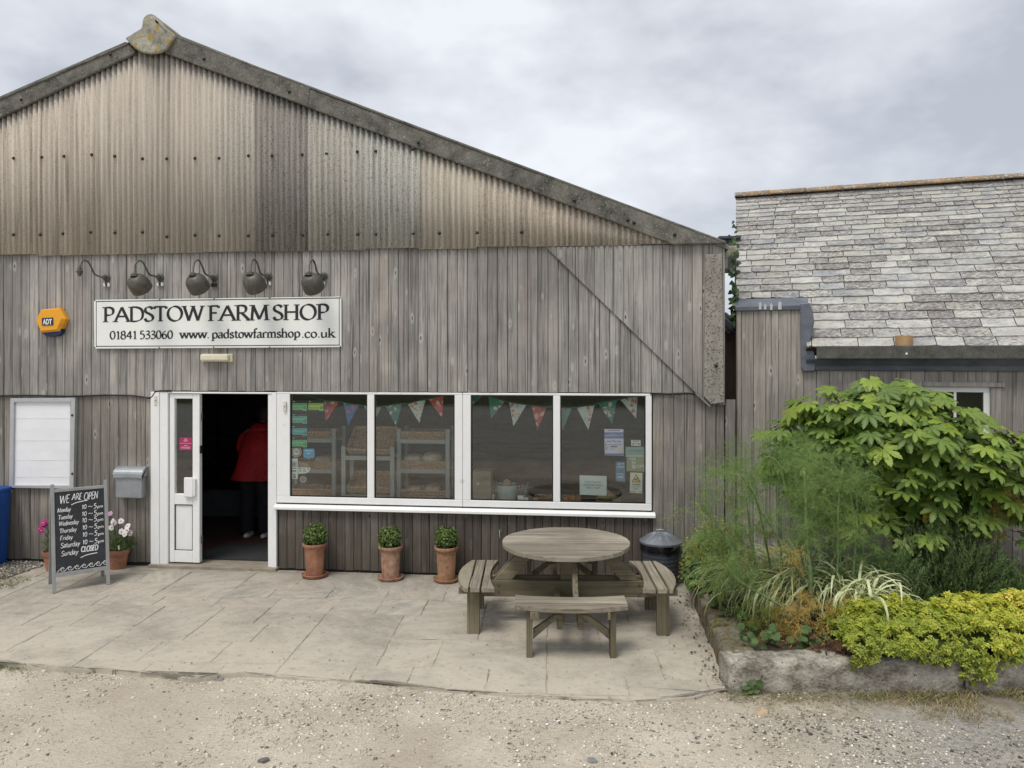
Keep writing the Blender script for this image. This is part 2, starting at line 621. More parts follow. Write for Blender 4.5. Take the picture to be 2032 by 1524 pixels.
def lettering(mb, s, o, ux, uy, h, width=None, style='serif', track=0.0, nrm=(0, -1, 0), m=0, thick=0.14, thin=0.05, jitter=0.0, lean=0.0):
    """write s from baseline point o; ux, uy unit vectors; h cap height"""
    o, ux, uy, nrm = Vector(o), Vector(ux), Vector(uy), Vector(nrm)
    sx = h if width is None else width / text_w(s, track)
    x = 0.0
    lay = 0
    for ch in s:
        adv, strokes, serifs = GL[ch]
        jy = random.uniform(-1, 1) * jitter
        jr = random.uniform(-1, 1) * jitter * 1.2
        items = list(strokes)
        if style == 'serif':
            items += [('f', [(px - .155, py), (px + .155, py)]) for px, py in serifs]
        for kind, pts in items:
            q = cr(pts) if kind == 's' else cr(pts, 5, True) if kind == 'o' else pts
            n = len(q)
            vs, fs = [], []
            lay += 1
            dz = nrm * (0.00012 * (lay % 9))
            for i, p in enumerate(q):
                a, b = q[max(i - 1, 0)], q[min(i + 1, n - 1)]
                if kind == 'o' and i in (0, n - 1):
                    a, b = q[n - 2], q[1]
                dx, dy = (b[0] - a[0]) * sx, (b[1] - a[1]) * h
                ln = math.hypot(dx, dy) or 1e-6
                if style == 'serif':
                    wd = (thin + (thick - thin) * abs(math.sin(math.atan2(dy, dx) - R(22)))) if kind != 'f' else .06
                else:
                    wd = thick * (0.85 + 0.3 * math.sin(i * 1.7 + lay))
                wd *= h / 2
                ox, oy = -dy / ln * wd, dx / ln * wd
                ext = 0.0
                for sg in (1, -1):
                    lx = (x + p[0]) * sx + p[1] * lean * h + ox * sg
                    ly = p[1] * h + oy * sg + jy * h + jr * h * (p[0] - .3)
                    vs.append(o + ux * lx + uy * ly + dz)
            for i in range(n - 1):
                fs.append((2 * i, 2 * i + 1, 2 * i + 3, 2 * i + 2))
            mb.add(vs, fs, m)
        x += adv + track
    return x * sx


def font_text(s, size, o, ux, uy, mat, parent, name='lettering', align='CENTER', bold=0.0, width=None):
    """sans lettering with Blender's built-in font, as a mesh"""
    cu = bpy.data.curves.new(name, 'FONT')
    cu.body = s
    cu.size = size
    cu.align_x = align
    cu.offset = bold
    cu.resolution_u = 2
    tmp = bpy.data.objects.new('tmp_text', cu)
    COL.objects.link(tmp)
    dg = bpy.context.evaluated_depsgraph_get()
    me = bpy.data.meshes.new_from_object(tmp.evaluated_get(dg))
    bpy.data.objects.remove(tmp)
    ux, uy = Vector(ux), Vector(uy)
    nz = ux.cross(uy)
    xs = [v.co.x for v in me.vertices]
    k = 1.0
    if width and xs:
        k = width / (max(xs) - min(xs))
    for v in me.vertices:
        v.co = Vector(o) + ux * v.co.x * k + uy * v.co.y
    me.materials.clear()
    me.materials.append(mat)
    ob = bpy.data.objects.new(name, me)
    COL.objects.link(ob)
    setp(ob, parent)
    return ob

# ------------------------------------------------------------------ material set
M_PLANK = plankmat('weathered_board', (.12, .112, .105), (.48, .46, .435), (.37, .315, .27))
M_PLANK_LOW = plankmat('weathered_board_low', (.10, .091, .081), (.40, .37, .335), (.29, .245, .20), wear=(-.15, .9, (.075, .068, .052)))
M_PLANK_DARK = plankmat('stained_board', (.04, .034, .03), (.205, .18, .16), (.16, .12, .10), wear=(-.2, .75, (.07, .062, .045)), rvar=.3)
M_PLANK_OUT = plankmat('outbuilding_board', (.165, .15, .136), (.48, .445, .40), (.37, .31, .26), rvar=.25)
M_PLANK_IN = plankmat('shade_board', (.1, .08, .065), (.26, .22, .18), (.2, .15, .11))
M_BACK = plain('dark_backing', (.035, .03, .027), .9)
M_UPVC = pm('white_upvc', (.76, .765, .765), (.83, .83, .82), (2, 2, 1), .35, bump=0, fine=8, spec=.45, speck=(7.0, .71, (.68, .66, .61)))
M_CEMENT = pm('cement_verge', (.06, .058, .05), (.22, .21, .185), (6, 6, 6), .95, bump=.6, bdist=.01, fine=9, speck=(46.0, .66, (.36, .35, .31)))
M_FINIAL = pm('lichen_cement', (.17, .165, .12), (.46, .44, .37), (6, 6, 6), .95, bump=.6, bdist=.01, fine=5, speck=(9.0, .60, (.36, .25, .075)))
M_POSTCEM = pm('speckled_cement', (.22, .20, .175), (.37, .345, .30), (5, 5, 2.5), .95, bump=.6, bdist=.01, fine=12, speck=(75.0, .57, (.07, .064, .055)))
M_BLACK = plain('black_plastic', (.012, .012, .013), .45)
M_DARKMETAL = pm('aged_bronze', (.075, .072, .062), (.15, .142, .12), (14, 14, 14), .5, bump=.15, metal=.35)
M_GALV = pm('galvanised', (.30, .32, .34), (.42, .44, .46), (8, 8, 8), .45, bump=.05, metal=.5)
M_ROOFSHEET = pm('roof_sheet', (.12, .115, .105), (.2, .195, .18), (2, 2, 2), .95)
M_LEAD = pm('lead_flashing', (.085, .095, .12), (.17, .185, .215), (3, 3, 5), .5, bump=.25, bdist=.01, spec=.4, metal=.2, fine=3)
M_GLASSDARK = None


def corrmat():
    m, k = newmat('fibre_cement_sheet')
    pos = k.n('ShaderNodeNewGeometry').outputs['Position']
    oi = k.n('ShaderNodeObjectInfo').outputs['Random']
    sx = k.n('ShaderNodeSeparateXYZ', {0: pos})
    off = k.n('ShaderNodeCombineXYZ', {0: k.math('MULTIPLY', oi, 13.0), 1: 0.0, 2: k.math('MULTIPLY', oi, 7.0)}).outputs[0]
    v = k.n('ShaderNodeVectorMath', {0: pos, 1: off}, operation='ADD').outputs[0]
    rib = k.noise(k.mul(v, (16, 0, .35)), 1.0, 3.0, .6)
    run = k.noise(k.mul(v, (30, 4, .9)), 1.0, 4.0, .6)
    blot = k.noise(k.mul(v, (2.2, 2, .8)), 1.0, 5.0, .6)
    sp = k.noise(k.mul(pos, (95, 60, 55)), 1.0, 2.0, .6)
    c = k.mix(k.ramp(rib, [(.28, 0.), (.60, 1.)]), (.355, .315, .268), (.655, .60, .53))
    # greyer, algae-darkened sheets towards the middle of the right slope
    grey = k.n('ShaderNodeMapRange', {0: k.math('ADD', sx.outputs[0], k.math('MULTIPLY', k.math('SUBTRACT', blot, .5), 2.2)), 1: -4.35, 2: -3.9, 3: 0., 4: 1.}).outputs[0]
    grey2 = k.n('ShaderNodeMapRange', {0: k.math('ADD', sx.outputs[0], k.math('MULTIPLY', k.math('SUBTRACT', blot, .5), 2.2)), 1: -2.3, 2: -1.5, 3: 1., 4: .25}).outputs[0]
    g = k.math('MULTIPLY', grey, grey2)
    c = k.mix(k.math('MULTIPLY', g, .45), c, k.mix(k.ramp(run, [(.35, 0.), (.65, 1.)]), (.24, .23, .21), (.51, .495, .46)))
    c = k.mix(k.ramp(run, [(.55, 0.), (.68, .6)]), c, (.20, .18, .16))
    z = k.math('ADD', sx.outputs[2], k.math('MULTIPLY', blot, .5))
    sfac = k.math('MULTIPLY', k.ramp(sp, [(.57, 0.), (.63, .8)]), k.math('ADD', k.math('MULTIPLY', g, .5), .5))
    c = k.mix(sfac, c, (.10, .088, .075))
    c = k.mix(k.ramp(k.noise(k.mul(pos, (70, 50, 40)), 1.0, 2.0, .6), [(.60, 0.), (.66, .55)]), c, (.60, .57, .50))
    c = k.mix(k.math('MULTIPLY', k.ramp(k.math('FRACT', k.math('MULTIPLY', oi, 4.7)), [(.55, 0.), (.6, .35)]), 1.0), c, (.46, .44, .41))
    # every sheet has aged to its own tone
    c = k.mix(1.0, c, k.n('ShaderNodeObjectInfo').outputs['Color'], 'MULTIPLY')
    finish(k, c, .95, sp, .35, .004, spec=.15)
    return m


M_CORR = corrmat()


def slatemat():
    m, k = newmat('lichened_slate')
    pos = k.n('ShaderNodeNewGeometry').outputs['Position']
    oi = k.n('ShaderNodeObjectInfo').outputs['Random']
    off = k.n('ShaderNodeCombineXYZ', {0: k.math('MULTIPLY', oi, 23.0), 1: k.math('MULTIPLY', oi, 9.0), 2: k.math('MULTIPLY', oi, 5.0)}).outputs[0]
    v = k.n('ShaderNodeVectorMath', {0: pos, 1: off}, operation='ADD').outputs[0]
    n1 = k.noise(k.mul(v, (5, 9, 9)), 1.0, 6.0, .65)
    n2 = k.noise(k.mul(v, (24, 50, 50)), 1.0, 4.0, .65)
    base = k.mix(k.math('FRACT', k.math('MULTIPLY', oi, 5.7)), (.30, .31, .325), (.40, .385, .35))
    c = k.mix(k.ramp(n1, [(.42, 0.), (.60, 1.)]), base, (.48, .475, .43))
    dk = k.math('MULTIPLY', n1, 1.0)
    t = k.math('ADD', k.math('MULTIPLY', n2, .7), k.math('ADD', k.math('MULTIPLY', k.math('FRACT', k.math('MULTIPLY', oi, 3.3)), .14), k.math('MULTIPLY', k.noise(k.mul(pos, (1.2, 1.2, 1.2)), 1.0, 3.0), .18)))
    c = k.mix(k.ramp(t, [(.50, 0.), (.60, .85)]), c, (.155, .135, .13))
    br = k.math('ADD', k.math('MULTIPLY', oi, .26), .84)
    c = k.mix(1.0, c, k.n('ShaderNodeCombineColor', {0: br, 1: br, 2: br}).outputs[0], 'MULTIPLY')
    finish(k, c, .85, n2, .5, .006, spec=.25)
    return m


M_SLATE = slatemat()


def glassmat(name, refl):
    m, k = newmat(name)
    tr = k.n('ShaderNodeBsdfTransparent', {'Color': (.94, .97, .95, 1)})
    pos = k.n('ShaderNodeNewGeometry').outputs['Position']
    b = k.n('ShaderNodeBump', {'Height': k.noise(pos, 2.0, 2.0), 'Strength': .05, 'Distance': .02})
    gl = k.n('ShaderNodeBsdfGlossy', {'Color': (1, 1, 1, 1), 'Roughness': .02, 'Normal': b.outputs[0]})
    lw = k.n('ShaderNodeLayerWeight', {'Blend': .25})
    fac = k.math('ADD', k.math('MULTIPLY', lw.outputs['Fresnel'], .8), refl, True)
    mx = k.n('ShaderNodeMixShader', {0: fac, 1: tr.outputs[0], 2: gl.outputs[0]})
    k.n('ShaderNodeOutputMaterial', {'Surface': mx.outputs[0]})
    return m


M_GLASS = glassmat('double_glazing', .095)

# ------------------------------------------------------------------ ground, paving
Z_GRAVEL = -0.05


def gravelmat():
    m, k = newmat('sandy_gravel')
    pos = k.n('ShaderNodeNewGeometry').outputs['Position']
    s = k.n('ShaderNodeSeparateXYZ', {0: pos})
    a = k.noise(pos, 1.1, 5.0, .6)
    b = k.noise(k.mul(pos, (26, 40, 26)), 1.0, 5.0, .7)
    d = k.noise(k.mul(pos, (120, 150, 120)), 1.0, 3.0, .7)
    c = k.mix(k.ramp(a, [(.36, 0.), (.62, 1.)]), (.50, .44, .345), (.66, .595, .485))
    c = k.mix(k.ramp(b, [(.52, 0.), (.66, .6)]), c, (.37, .32, .25))
    c = k.mix(k.ramp(d, [(.58, 0.), (.68, .55)]), c, (.17, .155, .135))
    # bluish-grey chippings worn through on the right of the yard
    gx = k.math('ADD', s.outputs[0], k.math('MULTIPLY', k.math('SUBTRACT', k.noise(pos, 1.7, 5.0, .65), .5), 3.2))
    gm = k.n('ShaderNodeMapRange', {0: gx, 1: 1.0, 2: 2.4, 3: 0., 4: .8}).outputs[0]
    c = k.mix(gm, c, k.mix(k.ramp(b, [(.4, 0.), (.62, 1.)]), (.40, .385, .35), (.19, .19, .188)))
    # darker worn hardstanding further off, then field beyond the yard
    hard = k.n('ShaderNodeMapRange', {0: k.math('ADD', s.outputs[1], k.math('MULTIPLY', a, 3.0)), 1: -9.5, 2: -7.0, 3: .9, 4: 0.}).outputs[0]
    c = k.mix(hard, c, k.mix(k.ramp(k.noise(k.mul(pos, (.5, 2.2, 1)), 1.0, 5.0, .65), [(.4, 0.), (.6, 1.)]), (.33, .335, .30), (.47, .465, .42)))
    far = k.n('ShaderNodeMapRange', {0: k.math('ADD', s.outputs[1], k.math('MULTIPLY', a, 9.0)), 1: -27.0, 2: -23.0, 3: 1., 4: 0.}).outputs[0]
    c = k.mix(far, c, (.075, .085, .04))
    # bare brown earth along the foot of the planter
    ln = k.math('SUBTRACT', s.outputs[1], k.math('ADD', k.math('MULTIPLY', s.outputs[0], .16), -2.9))
    ln = k.math('ADD', ln, k.math('MULTIPLY', k.math('SUBTRACT', k.noise(pos, 2.6, 5.0, .65), .5), 1.0))
    e1 = k.n('ShaderNodeMapRange', {0: ln, 1: -.30, 2: .02, 3: 0., 4: .85}).outputs[0]
    e2 = k.n('ShaderNodeMapRange', {0: s.outputs[0], 1: .75, 2: 1.1, 3: 0., 4: 1.}).outputs[0]
    c = k.mix(k.math('MULTIPLY', e1, e2), c, k.mix(b, (.14, .115, .08), (.26, .215, .15)))
    h = k.math('ADD', k.math('MULTIPLY', b, .7), k.math('MULTIPLY', d, .3))
    finish(k, c, .95, h, .9, .03, spec=.15)
    return m


M_GRAVEL = gravelmat()


def gravel_z(x, y):
    if not (-9 <= x <= 9 and -8 <= y <= 1):
        return Z_GRAVEL
    z = Z_GRAVEL + .006 + .014 * mnoise.noise((x * .9, y * .9, 0)) + .007 * mnoise.noise((x * 3, y * 3, 4))
    # washed up against the paving on the right, lower on the left
    k = min(1, max(0, (x + 3.2) / 1.5)) * min(1, max(0, (y + 3.9) / .7)) * (1 if x < 1.7 else max(0, 1 - (x - 1.7) / .5))
    return min(z + .03 * k, -.016)


mb = MB()
nx, ny = 60, 60
xs = np.concatenate([[-400, -80, -20], np.linspace(-9, 9, 61), [20, 80, 400]])
ys = np.concatenate([[-400, -80, -25, -12], np.linspace(-8, 1, 46), [20, 80, 500]])
for y in ys:
    for x in xs:
        z = gravel_z(float(x), float(y))
        mb.v.append((float(x), float(y), float(z)))
for j in range(len(ys) - 1):
    for i in range(len(xs) - 1):
        a = j * len(xs) + i
        mb.f.append((a, a + 1, a + len(xs) + 1, a + len(xs)))
        mb.m.append(0)
structure(mb.build('gravel_yard', M_GRAVEL, smooth=True))


def slabmat():
    m, k = newmat('sandstone_slab')
    pos = k.n('ShaderNodeNewGeometry').outputs['Position']
    oi = k.n('ShaderNodeObjectInfo').outputs['Random']
    s = k.n('ShaderNodeSeparateXYZ', {0: pos})
    off = k.n('ShaderNodeCombineXYZ', {0: k.math('MULTIPLY', oi, 23.0), 1: k.math('MULTIPLY', oi, 9.0), 2: 0.0}).outputs[0]
    v = k.n('ShaderNodeVectorMath', {0: pos, 1: off}, operation='ADD').outputs[0]
    rv = k.n('ShaderNodeVectorRotate', {'Vector': v, 'Angle': k.math('MULTIPLY', oi, 6.0)}, rotation_type='Z_AXIS').outputs[0]
    rip = k.noise(k.mul(rv, (2.5, 9, 3)), 1.0, 5.0, .6)
    fine = k.noise(v, 60.0, 4.0, .7)
    c = k.mix(k.ramp(rip, [(.36, 0.), (.64, 1.)]), (.33, .305, .262), (.45, .42, .365))
    c = k.mix(k.math('MULTIPLY', k.math('FRACT', k.math('MULTIPLY', oi, 9.1)), .4), c, (.42, .36, .295))
    br = k.math('ADD', k.math('MULTIPLY', oi, .16), .92)
    c = k.mix(1.0, c, k.n('ShaderNodeCombineColor', {0: br, 1: br, 2: br}).outputs[0], 'MULTIPLY')
    # yard sand trodden over the outer slabs
    e = k.math('ADD', s.outputs[1], k.math('MULTIPLY', k.math('SUBTRACT', k.noise(pos, 1.4, 5.0, .65), .5), 2.4))
    sand = k.n('ShaderNodeMapRange', {0: e, 1: -3.1, 2: -1.0, 3: .85, 4: 0.}).outputs[0]
    c = k.mix(sand, c, (.52, .47, .385))
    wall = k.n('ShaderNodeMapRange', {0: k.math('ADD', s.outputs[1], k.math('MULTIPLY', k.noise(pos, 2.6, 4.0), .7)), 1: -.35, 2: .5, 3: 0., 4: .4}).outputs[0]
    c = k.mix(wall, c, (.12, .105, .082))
    # trodden dirt and old damp stains, patchy all over
    dirt = k.noise(k.mul(pos, (1.3, 1.6, 1)), 1.0, 7.0, .7)
    c = k.mix(k.ramp(dirt, [(.48, 0.), (.68, .65)]), c, (.23, .21, .178))
    spot = k.noise(pos, 17.0, 5.0, .75)
    c = k.mix(k.ramp(spot, [(.57, 0.), (.66, .5)]), c, (.16, .145, .12))
    c = k.mix(k.ramp(spot, [(.34, .45), (.42, 0.)]), c, (.55, .515, .44))
    c = k.mix(k.ramp(fine, [(.62, 0.), (.7, .45)]), c, (.13, .115, .095))
    h = k.math('ADD', rip, k.math('MULTIPLY', fine, .12))
    finish(k, c, .88, h, .4, .012, spec=.2)
    return m


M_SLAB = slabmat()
M_JOINT = pm('sandy_joint', (.20, .18, .15), (.50, .455, .38), (7, 7, 9), .95, lo=.40, hi=.58)
M_SOIL = pm('dark_soil', (.03, .022, .016), (.075, .055, .04), (14, 14, 14), .95, bump=.8, bdist=.02)

PAV_ROT = R(3.5)
FRONT = [(-400, 1296), (0, 1310), (70, 1320), (180, 1326), (360, 1337), (372, 1346), (410, 1341), (470, 1332), (600, 1345), (680, 1348), (770, 1352), (830, 1365), (1000, 1376), (1130, 1385), (1290, 1389), (1380, 1384), (1450, 1360)]
FRONTW = [G(x, y, 0) for x, y in FRONT]


def front_y(x):
    for a, b in zip(FRONTW[:-1], FRONTW[1:]):
        if a.x <= x <= b.x:
            return a.y + (b.y - a.y) * (x - a.x) / (b.x - a.x)
    return FRONTW[0].y if x < FRONTW[0].x else FRONTW[-1].y


mb = MB()
px0, px1 = -9.5, FRONTW[-1].x + .15
cols = [px0 + (px1 - px0) * i / 80 for i in range(81)]
for a, b in zip(cols[:-1], cols[1:]):
    ya, yb = front_y(a) + .03, front_y(b) + .03
    mb.prism([(a, ya, -.09), (b, yb, -.09), (b, .25, -.09), (a, .25, -.09)], (0, 0, .0845))
patio = structure(mb.build('patio', M_JOINT))


def clip_poly(poly, fn):
    out = []
    n = len(poly)
    for i in range(n):
        a, b = poly[i], poly[(i + 1) % n]
        fa, fb = fn(a), fn(b)
        if fa >= 0:
            out.append(a)
        if (fa >= 0) != (fb >= 0):
            t = fa / (fa - fb)
            out.append((a[0] + (b[0] - a[0]) * t, a[1] + (b[1] - a[1]) * t))
    return out


def slab(x0, y0, x1, y1):
    """rough paving slab, x/y in the paving's own slightly turned axes"""
    g = random.uniform(.0025, .005)
    pts = []
    n = 5
    ed = [((x0 + g, y0 + g), (x1 - g, y0 + g)), ((x1 - g, y0 + g), (x1 - g, y1 - g)), ((x1 - g, y1 - g), (x0 + g, y1 - g)), ((x0 + g, y1 - g), (x0 + g, y0 + g))]
    for (a, b) in ed:
        for i in range(n):
            t = i / n
            j = 0 if i == 0 else random.uniform(-.005, .005)
            pts.append((a[0] + (b[0] - a[0]) * t + j, a[1] + (b[1] - a[1]) * t + j))
    c, s = math.cos(PAV_ROT), math.sin(PAV_ROT)
    pts = [(p[0] * c - p[1] * s, p[0] * s + p[1] * c) for p in pts]
    pts = clip_poly(pts, lambda p: -.03 - p[1])
    if len(pts) < 3:
        return
    if min(p[1] for p in pts) < -2.2:
        q = [(p[0], max(p[1], front_y(p[0]) + random.uniform(-.015, .02))) for p in pts]
        if max(p[1] for p in q) - min(p[1] for p in q) < .04:
            return
        pts = q
    if max(p[0] for p in pts) < -8.6 or min(p[0] for p in pts) > FRONTW[-1].x + .1:
        return
    cx = sum(p[0] for p in pts) / len(pts)
    cy = sum(p[1] for p in pts) / len(pts)
    h = random.uniform(-.003, .004)
    tx, ty = random.uniform(-.006, .006), random.uniform(-.006, .006)
    zt = lambda p: h + tx * (p[0] - cx) + ty * (p[1] - cy)
    mb = MB()
    k = len(pts)
    low = [(p[0], p[1], -.07) for p in pts]
    mid = [(p[0], p[1], zt(p) - .007) for p in pts]
    top = [(cx + (p[0] - cx) * .985, cy + (p[1] - cy) * .985, zt(p)) for p in pts]
    fs = []
    for i in range(k):
        j = (i + 1) % k
        fs += [(i, j, j + k, i + k), (i + k, j + k, j + 2 * k, i + 2 * k)]
    fs.append(tuple(range(2 * k, 3 * k)))
    mb.add(low + mid + top, fs)
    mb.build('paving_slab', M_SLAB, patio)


st = random.getstate()
random.seed(21)
MODULE = .15
NXC, NYC = 84, 32
occ = [[False] * NYC for _ in range(NXC)]
sizes = [(4, 4), (4, 6), (6, 4), (3, 4), (4, 3), (6, 6), (3, 3), (4, 2), (2, 4), (5, 4)]
for i in range(NXC):
    for j in range(NYC):
        if occ[i][j]:
            continue
        opts = sizes[:]
        random.shuffle(opts)
        for (a_, b_) in opts + [(2, 3), (2, 2), (1, 3), (1, 2), (2, 1), (1, 1)]:
            if i + a_ <= NXC and j + b_ <= NYC and not any(occ[p][q] for p in range(i, i + a_) for q in range(j, j + b_)):
                # leave no one-module slivers behind
                nxt = j + b_
                if nxt < NYC and not occ[i][nxt] and (nxt + 1 >= NYC or occ[i][nxt + 1]) and b_ > 1:
                    continue
                for p in range(i, i + a_):
                    for q in range(j, j + b_):
                        occ[p][q] = True
                slab(-9.4 + i * MODULE, 1.0 - (j + b_) * MODULE, -9.4 + (i + a_) * MODULE, 1.0 - j * MODULE)
                break
random.setstate(st)

# ------------------------------------------------------------------ the barn
XR = W(1437, 650).x
XL = -10.0
Z_SPLIT_L, Z_SPLIT_R = W(150, 786).z, W(800, 777.5).z
Z_CORR = 3.66
xd0, xd1 = W(303, 900).x, W(549, 900).x
xw1 = W(1293, 900).x
zs0 = W(800, 1014).z           # underside of the sill
Z_DOORTOP = W(420, 778).z
barn = thing('barn_shop', 'big gabled barn clad in grey vertical boards and corrugated sheets, with white shop front', 'shop building', (XL, 0, 0))

rake_b = [W(x, y, -.1) for x, y in ((-420, 414), (0, 236), (266, 104), (300, 90), (330, 106), (615, 214), (1070, 382), (1335, 478), (1440, 486))]
rake_t = [W(x, y, -.1) for x, y in ((-420, 372), (0, 194), (255, 80), (300, 62), (345, 68), (615, 174), (1075, 347), (1437, 477))]


def interp(pl, x):
    for a, b in zip(pl[:-1], pl[1:]):
        if a.x <= x <= b.x:
            return a.z + (b.z - a.z) * (x - a.x) / (b.x - a.x)
    return pl[0].z if x < pl[0].x else pl[-1].z


# solid wall behind the boards, with the openings left free
mb = MB()
mb.box(XL, .005, -.1, xd0 + .03, .2, 3.68)
mb.box(xd0 + .03, .005, Z_SPLIT_R + .02, XR, .2, 3.68)
mb.box(xd1 - .05, .005, -.1, xw1 - .03, .2, zs0 + .03)
mb.box(xw1 - .03, .005, -.1, XR, .2, Z_SPLIT_R + .02)
n = 60
for i in range(n):
    a = XL + (XR - XL) * i / n
    b = XL + (XR - XL) * (i + 1) / n
    mb.prism([(a, .005, 3.68), (b, .005, 3.68), (b, .005, max(3.69, interp(rake_b, b) + .05)), (a, .005, max(3.69, interp(rake_b, a) + .05))], (0, .15, 0))
mb.build('wall', M_BACK, barn)


def board(x0, x1, zb, zt, yf, t=.02, mat=None, parent=None, c=.004, name='plank', frame=None):
    """vertical board; zb, zt = functions of x or numbers"""
    zb = zb if callable(zb) else (lambda x, z=zb: z)
    zt = zt if callable(zt) else (lambda x, z=zt: z)
    sec = [(x0, yf + t), (x0, yf + c), (x0 + c, yf), (x1 - c, yf), (x1, yf + c), (x1, yf + t)]
    mb = MB()
    lo = [(p[0], p[1], zb(p[0])) for p in sec]
    hi = [(p[0], p[1], zt(p[0])) for p in sec]
    if frame:
        lo = [frame(*p) for p in lo]
        hi = [frame(*p) for p in hi]
    fs = [tuple(range(5, -1, -1)), tuple(range(6, 12))] + [(i, (i + 1) % 6, (i + 1) % 6 + 6, i + 6) for i in range(6)]
    mb.add(lo + hi, fs)
    return mb.build(name, mat, parent)


PW = .1125
xnotch = W(302, 780).x
diag0, diag1 = W(1085, 492, -.05), W(1405, 803, -.05)
diag_z = lambda x: diag0.z + (diag1.z - diag0.z) * (x - diag0.x) / (diag1.x - diag0.x)
i = 0
x = XL
while x < XR - .01:
    x1 = min(x + PW, XR)
    zb = (Z_SPLIT_L if x1 < xnotch + .06 else Z_SPLIT_R) + random.uniform(-.004, .006)
    if x < diag1.x + .05:
        board(x + .002, x1 - .0025, zb, Z_CORR + .06, -.03 + random.uniform(-.002, .002), .026, M_PLANK, barn, .005)
    x = x1
# boards below: left of the door, below and right of the windows
x = XL
while x < xd0 - .02:
    x1 = min(x + PW, xd0)
    board(x + .002, x1 - .0025, .03 + random.uniform(0, .015), Z_SPLIT_L + .02, -.019 + random.uniform(-.0015, .0015), .02, M_PLANK_LOW, barn, .005)
    x = x1
x = xd1 + .035
while x < xw1 + .01:
    x1 = min(x + .098, xw1 + .012)
    board(x + .002, x1 - .002, .02 + random.uniform(0, .01), zs0 + .02, -.019 + random.uniform(-.001, .001), .02, M_PLANK_DARK, barn, .004)
    x = x1
x = xw1 + .012
while x < XR - .01:
    x1 = min(x + PW, XR)
    board(x + .002, x1 - .002, .0, (Z_SPLIT_R + .02), -.019, .02, M_PLANK_LOW, barn, .005)
    x = x1
# the cut-off triangle of boards fixed over the right end
x = diag0.x + .002
while x < XR - .02:
    x1 = min(x + PW * .93, XR)
    top = interp(rake_b, (x + x1) / 2) + .04 if x > W(1330, 480).x else Z_CORR - .004
    bot = (lambda xx: min(max(diag_z(xx), diag1.z), Z_CORR + .03))
    board(x + .0015, x1 - .0015, bot, top, -.058 + random.uniform(-.001, .001), .022, M_PLANK, barn, .004)
    x = x1
# corrugated sheets
bpx = [-480, -375, -270, -165, -45, 80, 188, 294, 399, 505, 612, 722, 832, 942, 1052, 1160, 1268, 1348]
bx = [W(p, 480, -.05).x for p in bpx]
PITCH = .0665
SHEET_TONE = [(.9, .9, .9)] * 4 + [(.88, .86, .83), (.93, .9, .87), (.97, .94, .90), (.90, .87, .84), (.93, .91, .88), (.60, .60, .61), (.86, .88, .88), (.90, .95, .97), (.98, .95, .89), (.86, .83, .79), (.93, .89, .83), (.84, .81, .77), (.88, .85, .8)]
for a, b in zip(bx[:-1], bx[1:]):
    mb = MB()
    nst = max(2, int((b + .02 - a) / (PITCH / 6)))
    zb0 = Z_CORR + random.uniform(-.012, .012)
    yo = -.06 + random.uniform(-.004, .004)
    tilt = random.uniform(-.004, .004)
    vs = []
    for j in range(nst + 1):
        xx = a + (b + .02 - a) * j / nst
        yy = yo - .0165 * math.cos(2 * math.pi * xx / PITCH)
        zt = interp(rake_b, xx) + .07
        zt = max(zt, zb0 + .02)
        zm = (zb0 + zt) / 2
        vs += [(xx, yy, zb0 + random.uniform(-.002, .002)), (xx, yy + tilt, zm), (xx, yy + tilt, zt)]
    fs = []
    for j in range(nst):
        fs += [(3 * j, 3 * j + 3, 3 * j + 4, 3 * j + 1), (3 * j + 1, 3 * j + 4, 3 * j + 5, 3 * j + 2)]
    mb.add(vs, fs)
    cs = mb.build('corrugated_sheet', M_CORR, barn, smooth=True, solid=.006)
    cs.color = (*SHEET_TONE[bx.index(a) % len(SHEET_TONE)], 1)
# fixing bolts
bolts = [(27, 314), (83, 312), (127, 310), (182, 307), (228, 310), (283, 315), (331, 315), (387, 314), (435, 314), (493, 309), (540, 309), (600, 307), (648, 305), (709, 301), (746, 300), (819, 297), (-25, 315), (-80, 316), (-130, 316),
         (27, 466), (80, 466), (125, 464), (180, 461), (228, 462), (283, 461), (331, 470), (387, 467), (435, 468), (493, 468), (541, 467), (601, 467), (650, 465), (710, 465), (747, 465), (820, 464), (872, 463), (947, 462), (1035, 461), (-25, 467), (-80, 468),
         (219, 108), (42, 198), (405, 117), (574, 182), (830, 283), (1140, 398), (1246, 437), (1258, 442), (1339, 466)]
proto = None
for bxp, byp in bolts:
    onboard = byp < 300 and not (bxp, byp) == (819, 297) or byp in (398, 437, 442, 466) and bxp > 1100
    p = W(bxp, byp, -.13 if onboard else -.075)
    if proto is None:
        mb = MB()
        mb.lathe([(.019, 0), (.019, .004), (.012, .006), (.012, .013), (.007, .017), (0.0, .018)], (0, 0, 0), 12, ax=(1, 0, 0), ay=(0, 0, 1), az=(0, -1, 0))
        proto = mb.build('bolt', M_BLACK, barn, smooth=True, auto=40)
        proto.matrix_parent_inverse = wmat(barn).inverted()
        proto.location = p
    else:
        link_copy(proto, None, p)
# verge pieces
def verge(pts, y0, y1, name='verge_board', mat=M_CEMENT):
    mb = MB()
    mb.prism([W(x, y, -.10) + Vector((0, y0 + .134, 0)) for x, y in pts], (0, y1 - y0, 0))
    return mb.build(name, mat, barn, bevel=.012)


